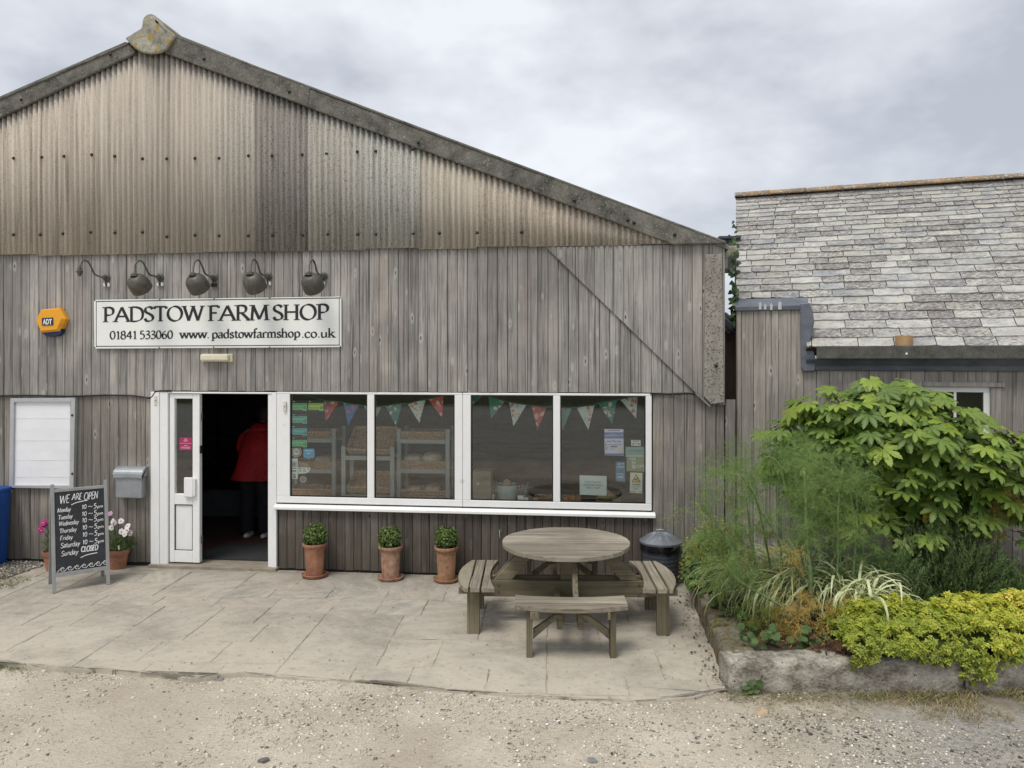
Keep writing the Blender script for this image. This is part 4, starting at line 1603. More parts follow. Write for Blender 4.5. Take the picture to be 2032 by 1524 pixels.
# ------------------------------------------------------------------ bunting
def fabric(name, base, a, b):
    m, k = newmat(name)
    pos = k.n('ShaderNodeNewGeometry').outputs['Position']
    d = k.noise(pos, 14.0, 2.0)
    v = k.n('ShaderNodeVectorMath', {0: pos, 1: k.n('ShaderNodeCombineXYZ', {0: k.math('MULTIPLY', d, .06), 1: 0., 2: k.math('MULTIPLY', d, .05)}).outputs[0]}, operation='ADD').outputs[0]
    vo = k.n('ShaderNodeTexVoronoi', {'Vector': k.mul(v, (18, 0, 18)), 'Scale': 1.0})
    r = k.n('ShaderNodeSeparateColor', {0: vo.outputs['Color']})
    petal = k.ramp(vo.outputs['Distance'], [(.36, 1.), (.44, 0.)])
    fl = k.mix(k.ramp(vo.outputs['Distance'], [(.1, 0.), (.16, 1.)]), b, k.mix(k.ramp(r.outputs[0], [(.4, 0.), (.5, 1.)]), a, b))
    c = k.mix(k.math('MULTIPLY', petal, k.ramp(r.outputs[1], [(.06, 0.), (.1, 1.)])), base, fl)
    vo2 = k.n('ShaderNodeTexVoronoi', {'Vector': k.mul(v, (48, 0, 48)), 'Scale': 1.0})
    c = k.mix(k.ramp(vo2.outputs['Distance'], [(.22, .8), (.3, 0.)]), c, (.10, .20, .09))
    p = k.n('ShaderNodeBsdfPrincipled', {'Base Color': c, 'Roughness': .85, 'Specular IOR Level': .1})
    t = k.n('ShaderNodeBsdfTranslucent', {'Color': c})
    mx = k.n('ShaderNodeMixShader', {0: .2, 1: p.outputs[0], 2: t.outputs[0]})
    k.n('ShaderNodeOutputMaterial', {'Surface': mx.outputs[0]})
    return m


M_FAB = {'red': fabric('red_floral_cotton', (.62, .10, .10), (.85, .5, .45), (.75, .65, .5)),
         'blue': fabric('blue_floral_cotton', (.07, .20, .48), (.8, .75, .7), (.65, .15, .15)),
         'green': fabric('green_floral_cotton', (.04, .27, .2), (.75, .2, .2), (.8, .65, .5)),
         'white': fabric('white_floral_cotton', (.68, .78, .72), (.72, .22, .15), (.8, .55, .35)),
         'teal': fabric('teal_floral_cotton', (.22, .45, .4), (.7, .2, .25), (.75, .65, .5))}
M_TAPE = plain('green_tape', (.02, .12, .09), .8)
YBU = .11
ci = lambda cx, cy: W(540 + cx / 2.605, 740 + cy / 2.605, YBU)
sets = [('string of floral bunting hung inside the left pair of panes', [(150, 112)], [
    ('red', (265, 142), (345, 150), (275, 252)), ('blue', (370, 155), (448, 167), (393, 272)), ('white', (475, 172), (562, 176), (524, 262)),
    ('green', (585, 171), (672, 160), (640, 276)), ('white', (700, 161), (792, 138), (760, 260)), ('red', (806, 138), (886, 118), (878, 234))], [(900, 112)]),
    ('string of floral bunting hung inside the right pair of panes', [(1000, 108)], [
    ('green', (1032, 112), (1092, 114), (1034, 168)), ('green', (1117, 119), (1202, 147), (1132, 236)), ('white', (1225, 152), (1314, 166), (1247, 275)), ('red', (1342, 172), (1420, 176), (1372, 294)),
    ('teal', (1470, 180), (1548, 181), (1503, 298)), ('white', (1574, 180), (1667, 166), (1635, 295)), ('green', (1685, 157), (1782, 140), (1758, 266)), ('white', (1800, 138), (1890, 116), (1882, 236))], [(1925, 108)])]
for lab, pre, flags, post in sets:
    t = thing('bunting', lab, 'bunting', ci(*flags[0][1]), 'floral bunting in the windows')
    pts = [ci(*p) for p in pre]
    for (_, a, b, c) in flags:
        pts += [ci(*a), ci(*b)]
    pts += [ci(*p) for p in post]
    mb = MB()
    for a, b in zip(pts[:-1], pts[1:]):
        mb.obox(a + Vector((0, -.0015, -.004)), b - a, (0, .003, 0), (0, 0, .014))
    mb.build('tape', M_TAPE, t)
    for (colr, a, b, c) in flags:
        A, B, C = ci(*a), ci(*b), ci(*c)
        mb = MB()
        n = 6
        vs, fs = [], []
        for i in range(n + 1):
            s = i / n
            for j in range(n + 1):
                u = j / n
                p = A.lerp(B, u) * (1 - s) + C * s
                vs.append(p + Vector((0, .004 + .012 * math.sin(u * 4 + a[0]) * (1 - s) + .01 * s * math.sin(a[0]), 0)))
        for i in range(n):
            for j in range(n):
                q = i * (n + 1) + j
                fs.append((q, q + 1, q + n + 2, q + n + 1))
        mb.add(vs, fs)
        mb.build('flag', M_FAB[colr], t, smooth=True)

# ------------------------------------------------------------------ stickers and notices on the glass
M_W = plain('print_white', (.74, .76, .74), .6)
M_K = plain('print_black', (.02, .022, .025), .6)
PRINT = {}


def ink(c):
    if c not in PRINT:
        PRINT[c] = plain('ink_%d' % len(PRINT), c, .6)
    return PRINT[c]


YS = .006


class Flat:
    """flat printed card in the plane Y=YS seen from outside; layers a fraction of a millimetre apart"""
    def __init__(self, name, label, cat, px, group=None, y=YS):
        self.f = px
        self.y = y
        c = self.P(px[4])
        self.t = thing(name, label, cat, c, group)
        self.k = 0

    def P(self, q, dy=0.0):
        s, ox, oy = self.f[0], self.f[1], self.f[2]
        p = W(ox + q[0] / s, oy + q[1] / s, self.y)
        return Vector((p.x, self.y - dy, p.z))

    def poly(self, pts, col, name='card'):
        self.k += 1
        mb = MB()
        mb.prism([self.P(q, .0005 * self.k) for q in pts], (0, .0012 if self.k == 1 else .0002, 0))
        return mb.build(name, ink(col) if isinstance(col, tuple) else col, self.t)

    def rect(self, x0, y0, x1, y1, col, name='card'):
        return self.poly([(x0, y1), (x1, y1), (x1, y0), (x0, y0)], col, name)

    def disc(self, cx, cy, r, col, name='disc', n=28):
        return self.poly([(cx + r * math.cos(2 * math.pi * i / n), cy + r * math.sin(2 * math.pi * i / n)) for i in range(n)], col, name)

    def bars(self, rects, col, name='print'):
        self.k += 1
        mb = MB()
        for (x0, y0, x1, y1) in rects:
            mb.prism([self.P(q, .0005 * self.k) for q in ((x0, y1), (x1, y1), (x1, y0), (x0, y0))], (0, .0002, 0))
        return mb.build(name, ink(col) if isinstance(col, tuple) else col, self.t)

    def text(self, s, x, y, size, col, width=None, align='CENTER', bold=0.0):
        self.k += 1
        p = self.P((x, y), .0005 * self.k)
        sc = size / self.f[0] * (8.5 / F)
        wd = width / self.f[0] * (8.6 / F) if width else None
        return font_text(s, sc * 1.4, p, (1, 0, 0), (0, 0, 1), ink(col), self.t, 'lettering', align, bold, wd)


A4 = lambda at: (6.625, 560, 770, 0, at)
hy = [((132, 325), (200, 298), (.17, .50, .22), 'bright green hygiene rating sticker, topmost in the left column'),
      ((345, 542), (200, 298), (.36, .55, .07), 'lime green hygiene rating sticker at the top beside the red flag'),
      ((130, 325), (372, 468), (.16, .47, .38), 'sea green hygiene rating sticker, second down the column'),
      ((130, 325), (530, 625), (.16, .46, .46), 'teal hygiene rating sticker, third down the column'),
      ((128, 325), (682, 778), (.18, .52, .24), 'green hygiene rating sticker, lowest of the column')]
for (xa, xb), (ya, yb), colr, lab in hy:
    f = Flat('rating_sticker', lab, 'sticker', A4(((xa + xb) / 2, (ya + yb) / 2)), 'rating stickers in the left pane')
    f.rect(xa - 10, ya - 38, xb + 6, yb + 12, (.012, .02, .018))
    f.rect(xa, ya, xb, yb - 12, colr, 'colour_panel')
    f.rect(xb - 55, yb - 13, xb, yb, colr, 'colour_tab')
    f.bars([(xa + 12, ya + 10, xb - 14, ya + 18)] + [(xa + 14 + i * 25, ya + 52, xa + 28 + i * 25, ya + 70) for i in range(5)], tuple(c * .45 for c in colr))
    f.bars([(xa + 4, ya - 28, xa + 34, ya - 18)], (.5, .55, .52))
    f.disc(xb - 28, ya + 60, 19, (.02, .05, .04))
    f.disc(xb - 28, ya + 60, 10, colr)
f = Flat('round_sticker', 'round cream seal sticker below the green column', 'sticker', A4((185, 840)))
f.disc(185, 840, 70, (.45, .43, .33)); f.disc(185, 840, 58, (.10, .11, .09)); f.disc(185, 840, 50, (.47, .46, .38)); f.rect(160, 802, 208, 878, (.62, .64, .6), 'emblem')
f.bars([(170, 815, 178, 850), (186, 822, 200, 848)], (.12, .14, .12))
f = Flat('speech_bubble_sticker', 'sky blue speech bubble sticker right of the round cream seal', 'sticker', A4((350, 860)))
f.poly([(278, 815), (290, 797), (412, 797), (425, 815), (425, 900), (412, 918), (368, 918), (348, 945), (330, 918), (290, 918), (278, 900)], (.10, .36, .58))
f.bars([(298, 818, 405, 830)], (.5, .68, .8)); f.poly([(325, 868), (348, 845), (372, 868), (362, 872), (348, 858), (336, 872)], (.6, .75, .85), 'emblem')
f = Flat('strip_sticker', 'tall narrow white sticker at the lower left pane edge', 'sticker', A4((160, 1060)))
f.rect(115, 925, 205, 1195, (.62, .70, .66))
f.bars([(132, 970, 186, 976), (132, 976, 140, 1030), (178, 976, 186, 1030), (132, 1030, 186, 1036), (148, 985, 170, 1020), (138, 1048, 182, 1060), (134, 1082, 184, 1100), (150, 1112, 166, 1122), (140, 1132, 180, 1146), (142, 1155, 178, 1182)], (.07, .10, .10))
f = Flat('card_sticker', 'white payment card sticker with coloured dots under the blue bubble', 'sticker', A4((290, 1080)))
f.poly([(212, 1042), (372, 1042), (366, 1075), (345, 1105), (310, 1124), (212, 1127)], (.66, .72, .68))
f.bars([(225, 1055, 250, 1070), (330, 1055, 352, 1070), (225, 1085, 255, 1098), (275, 1083, 312, 1096)], (.13, .16, .2)); f.bars([(278, 1054, 300, 1071)], (.5, .2, .12))
f.bars([(255, 985, 325, 992), (230, 1004, 352, 1012), (240, 1020, 345, 1028)], (.4, .42, .42))
f = Flat('small_round_sticker', 'small round mauve sticker lowest in the left pane', 'sticker', A4((275, 1200)))
f.disc(275, 1202, 52, (.13, .11, .12)); f.disc(275, 1202, 42, (.42, .36, .38)); f.disc(275, 1202, 28, (.13, .11, .12)); f.bars([(255, 1185, 295, 1192), (262, 1205, 292, 1212)], (.5, .45, .47))
B5 = lambda at: (6.094, 1130, 770, 0, at)
f = Flat('event_poster', 'white and violet music event poster in the right hand pane', 'poster', B5((538, 655)))
f.poly([(422, 495), (652, 497), (657, 820), (426, 816)], (.66, .66, .74))
f.poly([(424, 535), (652, 535), (652, 612), (424, 610)], (.20, .21, .42), 'picture')
f.poly([(424, 570), (520, 548), (600, 566), (652, 552), (652, 580), (424, 588)], (.35, .37, .56), 'picture')
f.rect(428, 792, 655, 816, (.19, .20, .42), 'picture')
f.text('Joey The Lips', 540, 655, 26, (.10, .08, .14), 165)
f.bars([(465, 510, 610, 518), (460, 682, 635, 688), (500, 700, 580, 716), (490, 735, 560, 740)], (.22, .2, .32))
f.disc(622, 752, 30, (.72, .55, .48)); f.bars([(437, 650, 442, 700), (442, 690, 448, 706), (440, 720, 470, 726), (440, 726, 446, 755)], (.1, .08, .12))
f = Flat('small_card', 'small white card at the upper right of the pane edge', 'card', B5((800, 663)))
f.poly([(745, 627), (862, 630), (862, 700), (745, 698)], (.64, .68, .62)); f.bars([(765, 637, 838, 645), (760, 668, 780, 685), (825, 668, 848, 685), (785, 662, 820, 668)], (.2, .22, .2))
f = Flat('postcard', 'sea green printed leaflet over a pale green landscape picture', 'leaflet', B5((790, 860)))
f.poly([(678, 712), (912, 710), (910, 838), (678, 835)], (.30, .42, .36)); f.bars([(715, 752, 880, 760), (705, 770, 885, 776)], (.10, .22, .22))
f.poly([(690, 838), (910, 838), (910, 1010), (690, 1005)], (.30, .33, .20), 'picture'); f.bars([(725, 845, 800, 862), (755, 865, 800, 975), (815, 930, 900, 965), (700, 810, 890, 832)], (.52, .56, .46))
f.bars([(765, 875, 790, 890), (762, 915, 795, 925), (825, 945, 850, 955), (865, 950, 890, 960)], (.16, .18, .10))
f = Flat('strip_leaflet', 'narrow mid blue leaflet left of the camera warning sign', 'leaflet', B5((616, 1010)))
f.poly([(560, 893), (670, 893), (672, 1132), (560, 1126)], (.13, .25, .40)); f.bars([(590, 910, 612, 930), (630, 912, 655, 922), (575, 945, 658, 950), (572, 960, 660, 965), (572, 1035, 650, 1045), (575, 1065, 585, 1085), (595, 1065, 635, 1085), (642, 1060, 652, 1090)], (.52, .62, .70))
f.bars([(562, 978, 670, 982), (575, 1000, 655, 1006), (575, 1015, 655, 1020)], (.06, .13, .24))
f = Flat('camera_warning_sign', 'white sign with yellow camera warning triangle at the lower right pane', 'sign', B5((808, 1145)))
f.poly([(735, 1020), (884, 1026), (880, 1275), (728, 1268)], (.66, .68, .58))
f.poly([(808, 1042), (864, 1140), (752, 1138)], (.03, .03, .02), 'triangle'); f.poly([(808, 1056), (850, 1132), (766, 1131)], (.78, .60, .03), 'triangle')
f.poly([(782, 1100), (826, 1088), (832, 1102), (788, 1114)], (.03, .03, .02), 'emblem'); f.bars([(806, 1110, 814, 1122), (814, 1117, 852, 1122)], (.03, .03, .02))
f.bars([(760, 1158, 852, 1168), (752, 1182, 860, 1186), (752, 1194, 856, 1198), (770, 1216, 835, 1222), (732, 1250, 795, 1258), (845, 1250, 868, 1258)], (.14, .14, .12))
f = Flat('paper_notice', 'white paper notice about no public toilet standing in the right pane', 'notice', B5((288, 1180)), y=.03)
f.poly([(122, 1054), (450, 1064), (448, 1300), (124, 1290)], (.64, .72, .70))
for i, s in enumerate(('UNFORTUNATELY', 'WE DO NOT HAVE A', 'PUBLIC TOILET')):
    f.text(s, 286, 1150 + i * 33, 23, (.05, .06, .07), (200, 225, 165)[i])
f = Flat('winner_sticker', 'raspberry red winner sticker on the glass of the door leaf', 'sticker', (8.0, 347, 780, 0, (170, 800)), y=.0)
f.rect(72, 705, 272, 905, (.36, .03, .11)); f.bars([(78, 796, 266, 802)], (.6, .35, .4)); f.bars([(150, 725, 195, 735), (140, 755, 205, 765), (150, 830, 200, 838)], (.7, .5, .55))
f.text('WINNER', 172, 885, 38, (.72, .55, .6), 165)

# ------------------------------------------------------------------ the shop sign
YSN = -.062
sgn = thing('shop_sign', 'long white shop name sign with black serif lettering above the door', 'sign', W(430, 690, YSN))
TL, TR, BL_, BR_ = W(186, 595, YSN), W(677, 588.5, YSN), W(187, 692, YSN), W(677.5, 689, YSN)
mb = MB()
mb.prism([BL_, BR_, TR, TL], (0, .02, 0))
mb.build('sign_board', pm('sign_enamel', (.80, .81, .78), (.85, .86, .83), (1.5, 1.5, 1.2), .3, bump=0, fine=4), sgn, bevel=.004)


def sp(x, y, dy=.002):
    p = W(x, y, YSN)
    return Vector((p.x, YSN - dy, p.z))


mb = MB()
for (a, b) in (((190.5, 599), (674, 592)), ((190.5, 688), (674, 685.5))):
    A, B = sp(*a), sp(*b)
    mb.prism([A, B, B + Vector((0, 0, .009)), A + Vector((0, 0, .009))], (0, .0015, 0))
for (a, b) in (((190.5, 689), (190.5, 599)), ((672.6, 686), (672.6, 592.5))):
    A, B = sp(*a), sp(*b)
    mb.prism([A, A + Vector((.007, 0, 0)), B + Vector((.007, 0, 0)), B], (0, .0015, 0))
mb.build('border_line', M_K, sgn)
mb = MB()
ux = (sp(652, 634) - sp(205, 640)).normalized()
a = sp(205, 638.5)
lettering(mb, 'PADSTOW', a, ux, UP, sp(205, 611.5).z - a.z + .006, (sp(404, 636) - a).length, thick=.215, thin=.06)
a = sp(413.5, 636.2)
lettering(mb, 'FARM', a, ux, UP, .168, (sp(534, 635) - a).length, thick=.215, thin=.06)
a = sp(541.5, 634.8)
lettering(mb, 'SHOP', a, ux, UP, .168, (sp(653, 633.5) - a).length, thick=.215, thin=.06)
a = sp(217.5, 673)
lettering(mb, '01841', a, ux, UP, .092, (sp(272, 672) - a).length, thick=.21, thin=.08)
a = sp(277, 672.5)
lettering(mb, '533060', a, ux, UP, .092, (sp(343.5, 671.5) - a).length, thick=.21, thin=.08)
a = sp(357, 671.5)
lettering(mb, 'www.', a, ux, UP, .105, (sp(416, 671) - a).length, thick=.21, thin=.08)
a = sp(420, 671)
lettering(mb, 'padstowfarmshop', a, ux, UP, .100, (sp(596, 670) - a).length, thick=.21, thin=.08)
a = sp(598, 670)
lettering(mb, '.co.uk', a, ux, UP, .100, (sp(665, 669.2) - a).length, thick=.21, thin=.08)
mb.build('lettering', M_K, sgn)
mb = MB()
for (x, y) in ((188, 596), (317, 594), (425, 592), (535.5, 590.5), (675, 590.5), (188, 690), (316, 690), (424, 689), (535, 689), (675.5, 688)):
    c = sp(x, y, 0)
    mb.lathe([(.008, 0), (.007, .004), (0, .005)], c, 8, ax=(1, 0, 0), ay=(0, 0, 1), az=(0, -1, 0))
mb.build('screw', M_BLACK, sgn)

# ------------------------------------------------------------------ gooseneck lamps
def lamp(label, hook, neck, mount, shade, wires):
    """hook: list of px along the pipe; shade px centre or None"""
    mx, my = mount
    base = W(mx, my, -.035)
    t = thing('gooseneck_lamp', label, 'lamp', base, 'gooseneck lamps over the shop sign')
    mb = MB()
    mb.lathe([(.045, 0), (.043, .012), (.03, .022), (.026, .05), (.02, .06), (0, .062)], base, 18, ax=(1, 0, 0), ay=(0, 0, 1), az=(0, -1, 0))
    mb.build('wall_mount', M_DARKMETAL, t, smooth=True, auto=40)
    n = len(hook)
    pts = []
    for i, (hx, hy) in enumerate(hook):
        f = i / (n - 1)
        Y = -.09 - .30 * f
        pts.append(W(hx, hy, Y))
    sm = []
    for i in range(n - 1):
        a, b, c, d = pts[max(i - 1, 0)], pts[i], pts[i + 1], pts[min(i + 2, n - 1)]
        for j in range(5):
            u = j / 5
            sm.append(.5 * ((2 * b) + (c - a) * u + (2 * a - 5 * b + 4 * c - d) * u * u + (3 * b - a - 3 * c + d) * u ** 3))
    sm.append(pts[-1])
    mb = MB()
    mb.tube(sm, .0105, 8)
    mb.build('arm', M_DARKMETAL, t, smooth=True)
    e = pts[-1]
    if shade is None:
        mb = MB()
        mb.lathe([(.012, .09), (.022, .06), (.024, .03), (.04, .028), (.04, .018), (.028, .015), (.028, -.005), (.018, -.007), (.018, -.03), (0, -.03)], e, 16)
        mb.build('lamp_holder', M_DARKMETAL, t, smooth=True, auto=40)
    else:
        # helmet shade: bowl with its mouth tilted towards the sign, lip lower on the viewer's left
        mb = MB()
        mb.lathe([(.013, .03), (.024, .02), (.036, .012), (.038, -.004), (.05, -.012)], e, 18)
        mb.build('collar', M_DARKMETAL, t, smooth=True, auto=40)
        c = e + Vector((.012, .075, -.115))
        tilt = Matrix.Rotation(R(-6), 3, 'Y') @ Matrix.Rotation(R(46), 3, 'X')
        ax_, ay_, az_ = tilt @ Vector((1, 0, 0)), tilt @ Vector((0, 1, 0)), tilt @ Vector((0, 0, 1))
        r = .118
        prof = [(.03, .125), (.055, .118), (.085, .098), (.108, .065), (.116, .03), (.118, .0), (.1195, -.004), (.116, -.008), (.1185, -.03), (.120, -.034), (.1165, -.038), (.116, -.058), (.118, -.064), (.112, -.064), (.10, .04), (.06, .105), (0, .118)]
        mb = MB()
        mb.lathe(prof, c + Vector((0, 0, .012)), 28, ax=ax_, ay=ay_, az=az_)
        mb.build('lamp_shade', M_DARKMETAL, t, smooth=True, auto=35)
    mb = MB()
    for s in wires[0]:
        q = base + Vector((s, -.01, -.085))
        mb.lathe([(.014, -.02), (.015, 0), (.014, .02)], q, 10)
    mb.build('connector', M_UPVC if wires[1] else M_BLACK, t, smooth=True, auto=40)
    mb = MB()
    mb.tube([base + Vector((.0, -.012, -.03)), base + Vector((-.006, -.02, -.06)), base + Vector((0, -.012, -.10))], .006, 6)
    mb.build('cable_tail', M_BLACK, t)


LP = [(('gooseneck lamp arm without a shade, nearest the yellow alarm box', 'first'), (212, 551), [(208, 551), (196, 548), (187, 543), (181, 530), (174, 519), (165, 517), (160, 524), (158, 537), (158, 543)], None, ((-.02, .03), 1)),
      (('leftmost shaded gooseneck lamp, next to the bare lamp arm', 'b'), (318, 550), [(313, 549), (303, 547), (296, 544), (289, 531), (282, 519), (274, 518), (268, 526), (267, 540), (267, 546)], (271, 567), ((-.02, .03), 1)),
      (('shaded gooseneck lamp in the middle with black connectors on its mount', 'c'), (425, 551), [(421, 549), (411, 546), (406, 541), (401, 528), (395, 517), (388, 518), (384, 528), (383, 540), (383, 545)], (388, 566), ((-.02, .025), 0)),
      (('shaded gooseneck lamp above the gap between FARM and SHOP', 'd'), (533, 548), [(528, 547), (521, 545), (516, 540), (511, 524), (506, 516), (501, 517), (498, 526), (497, 538), (497, 543)], (500, 565), ((-.025, .02), 1)),
      (('rightmost shaded gooseneck lamp above the end of the shop sign', 'e'), (643, 548), [(639, 546), (633, 544), (629, 539), (625, 524), (621, 516), (617, 518), (614, 526), (613, 538), (613, 544)], (614, 566), ((0.0,), 1))]
for (lab, _), mt, hk, sh, wr in LP:
    lamp(lab, hk, None, mt, sh, wr)

# ------------------------------------------------------------------ alarm box
M_YEL = plain('alarm_yellow', (.80, .36, .02), .4)
M_NAVY = plain('alarm_navy', (.01, .025, .075), .35)
ya = -.036
ab = thing('alarm_box', 'yellow hexagonal alarm box with navy underside left of the shop sign', 'alarm box', W(103, 640, ya))
hexp = [(73, 637), (84, 614), (119, 611), (131, 633), (120, 658), (84, 661)]
HP = [W(x, y, -.10) for x, y in hexp]
mb = MB()
back = [p + Vector((0, .06, 0)) for p in HP]
c0 = sum((p for p in HP), Vector()) / 6
front = [c0 + (p - c0) * .86 + Vector((-.012, -.03, .006)) for p in HP]
vs = back + HP + front
fs = [tuple(range(12, 18))] + [(i, (i + 1) % 6, (i + 1) % 6 + 6, i + 6) for i in range(6)] + [(i + 6, (i + 1) % 6 + 6, (i + 1) % 6 + 12, i + 12) for i in range(6)] + [tuple(range(5, -1, -1))]
mb.add(vs, fs)
mb.build('cover', M_YEL, ab, bevel=.004)
mb = MB()
mb.prism([W(x, y, -.105) for x, y in ((80, 652.5), (122, 651), (121, 662), (113, 667), (92, 668), (83, 661))], (0, .065, 0))
mb.build('strobe_base', M_NAVY, ab, bevel=.006)
mb = MB()
fy = -.137
mb.prism([W(x, y, fy) for x, y in ((83, 646), (105, 645), (105, 630), (83, 631))], (0, .003, 0))
mb.build('badge', M_NAVY, ab)
p = W(94, 643.3, fy - .002)
font_text('ADT', .085, p, (1, 0, 0), (0, 0, 1), M_W, ab, 'lettering', 'CENTER', .003, .115)
mb = MB()
for i in range(5):
    a, b = W(116 + i * .4, 648 - i * 2.2, -.131 + i * .001), W(126, 647 - i * 2.6, -.106)
    mb.tube([a, b], .0018, 4)
mb.build('sounder_slot', plain('alarm_yellow_shade', (.5, .24, .02), .5), ab)

# ------------------------------------------------------------------ bulkhead light over the door
bl = thing('bulkhead_light', 'small cream bulkhead light fixed under the shop sign', 'light', W(430, 710, -.03))
a, b = W(400, 718, -.06), W(461, 702, -.06)
M_CREAM = pm('cream_plastic', (.58, .53, .38), (.68, .63, .48), (5, 5, 5), .5, bump=0)
mb = MB()
mb.box(a.x, -.06, a.z, b.x, -.03, b.z)
mb.build('base', M_CREAM, bl, bevel=.006)
mb = MB()
mb.box(a.x + .008, -.115, a.z + .012, b.x - .03, -.06, b.z - .006)
mb.build('diffuser', pm('cream_diffuser', (.66, .62, .47), (.74, .70, .56), (20, 3, 20), .35, bump=0), bl, bevel=.016)
# ------------------------------------------------------------------ cable along the board ends
mb = MB()
pts = [(-300, 783), (-100, 785), (0, 785.5), (60, 784.5), (140, 786.5), (210, 784), (262, 785), (285, 788), (297, 791), (303, 786), (308, 778), (318, 775.5), (340, 775.5)]
mb.tube([W(x, y, -.04) for x, y in pts], .009, 6)
tag(mb.build('cable', M_BLACK, smooth=True), 'black cable running along the board ends above the noticeboard to the door', 'cable', 'cables on the barn front')
mb = MB()
pts = [(1290, 781), (1330, 781.5), (1362, 780), (1385, 783)]
mb.tube([W(x, y, -.036 if i < 2 else -.07) for i, (x, y) in enumerate(pts)], .009, 6)
tag(mb.build('cable', M_BLACK, smooth=True), 'short black cable end at the top right corner of the windows', 'cable', 'cables on the barn front')
# ------------------------------------------------------------------ noticeboard
YN = -.075
nb = thing('noticeboard', 'aluminium framed noticeboard with blank white paper left of the door', 'noticeboard', W(80, 968, YN))
oc = [(17.5, 968), (145.5, 970), (149, 789.5), (20, 790.5)]
ic = [(25, 963), (137.5, 963.5), (140, 798), (27.5, 798)]
M_ALU = pm('aluminium', (.42, .44, .45), (.52, .53, .54), (4, 4, 4), .4, bump=0, metal=.4)
for i in range(4):
    j = (i + 1) % 4
    mb = MB()
    mb.prism([W(*oc[i], YN), W(*oc[j], YN), W(*ic[j], YN), W(*ic[i], YN)], (0, .054, 0))
    mb.build('frame', M_ALU, nb, bevel=.003)
mb = MB()
mb.prism([W(x, y, -.045) for x, y in ic], (0, .02, 0))
mb.build('backboard', M_W, nb)
ys = [964, 944, 927.5, 911, 892, 872, 850.5, 828, 797.5]
M_PAPER = pm('white_paper', (.74, .75, .78), (.80, .81, .83), (3, 3, 3), .6, bump=0, fine=3)
for i in range(8):
    mb = MB()
    n = 12
    vs, fs = [], []
    for j in range(n + 1):
        u = j / n
        x0_, x1_ = 25.5 + (ys[i] - 964) * -.012, 138 + (964 - ys[i]) * .012
        xx = x0_ + (x1_ - x0_) * u
        for kk, (yy, d) in enumerate(((ys[i] + 2.5, .006 + .003 * math.sin(u * 9 + i)), (ys[i] - 1, .002), (ys[i + 1] - .5, .001))):
            p = W(xx, yy, -.046)
            vs.append((p.x, -.0465 - d * .25 - .0008 * (i % 2), p.z))
    for j in range(n):
        fs += [(3 * j, 3 * j + 3, 3 * j + 4, 3 * j + 1), (3 * j + 1, 3 * j + 4, 3 * j + 5, 3 * j + 2)]
    mb.add(vs, fs)
    mb.build('paper_strip', M_PAPER, nb, smooth=True)
for y in (824, 940):
    c = W(143.5, y, YN)
    mb = MB()
    mb.lathe([(.014, 0), (.012, .008), (0, .009)], c, 10, ax=(1, 0, 0), ay=(0, 0, 1), az=(0, -1, 0))
    mb.build('lock', M_BLACK, nb)
# ------------------------------------------------------------------ post box
pb = thing('post_box', 'grey metal post box with rounded lid beside the door frame', 'post box', W(255, 988, -.02))
a, b = W(230, 988, -.12), W(281, 944, -.12)
mb = MB()
mb.box(a.x, -.13, a.z, b.x, -.02, b.z + .02)
mb.build('box', M_GALV, pb, bevel=.012)
c = W(226, 945, -.12)
e = W(284, 945, -.12)
top = W(255, 927, -.12).z
h = top - c.z
prof = []
for i in range(9):
    t = math.pi * .62 * i / 8 - .12
    prof.append((-.02 - .125 * max(0, min(1, math.sin(max(t, 0)) * 1.05)) if i else -.02, top - h * (1 - math.cos(max(t, 0))) * .95))
pl = [(c.x, -.02, c.z), (c.x, -.02, top)] + [(c.x, y, z) for y, z in prof[1:]] + [(c.x, -.150, c.z)]
mb = MB()
mb.prism(pl, (e.x - c.x, 0, 0))
mb.build('lid', M_GALV, pb, bevel=.004)
# little hook and tap on the dark boards
tp = thing('wall_hook', 'small metal hook on a plate on the dark boards left of the round table', 'hook', W(992, 1056, -.02))
p = W(992, 1053, -.02)
mb = MB()
mb.box(p.x - .03, -.026, p.z - .018, p.x + .03, -.0195, p.z + .018)
mb.build('plate', M_DARKMETAL, tp)
mb = MB()
mb.tube([p + Vector((0, -.007, 0)), p + Vector((.0, -.035, -.02)), p + Vector((.004, -.04, -.06)), p + Vector((.006, -.02, -.085))], .006, 6)
mb.build('hook', M_GALV, tp)
# ------------------------------------------------------------------ blue bin at the left edge
c = G(-22, 1122, 0)
bb = thing('blue_bin', 'blue plastic bin cut off by the left edge under the noticeboard', 'bin', (c.x, c.y, -.02))
M_BLUE = pm('blue_plastic', (.015, .06, .26), (.02, .085, .33), (8, 8, 8), .45, bump=.1)
zt = W(0, 968, -.2).z
xr = W(6, 1040, -.2).x
mb = MB()
mb.prism([(xr - .5, -.55, -.02), (xr - .03, -.55, -.02), (xr - .03, -.08, -.02), (xr - .5, -.08, -.02)], (0, 0, .05))
mb.add([(xr - .47, -.55, .03), (xr - .03, -.55, .03), (xr - .03, -.1, .03), (xr - .47, -.1, .03), (xr - .53, -.6, zt - .04), (xr, -.6, zt - .04), (xr, -.07, zt - .04), (xr - .53, -.07, zt - .04)],
       [(0, 1, 5, 4), (1, 2, 6, 5), (2, 3, 7, 6), (3, 0, 4, 7)])
mb.build('body', M_BLUE, bb, bevel=.015)
mb = MB()
mb.box(xr - .55, -.63, zt - .05, xr + .012, -.05, zt)
mb.build('lid', M_BLUE, bb, bevel=.015)

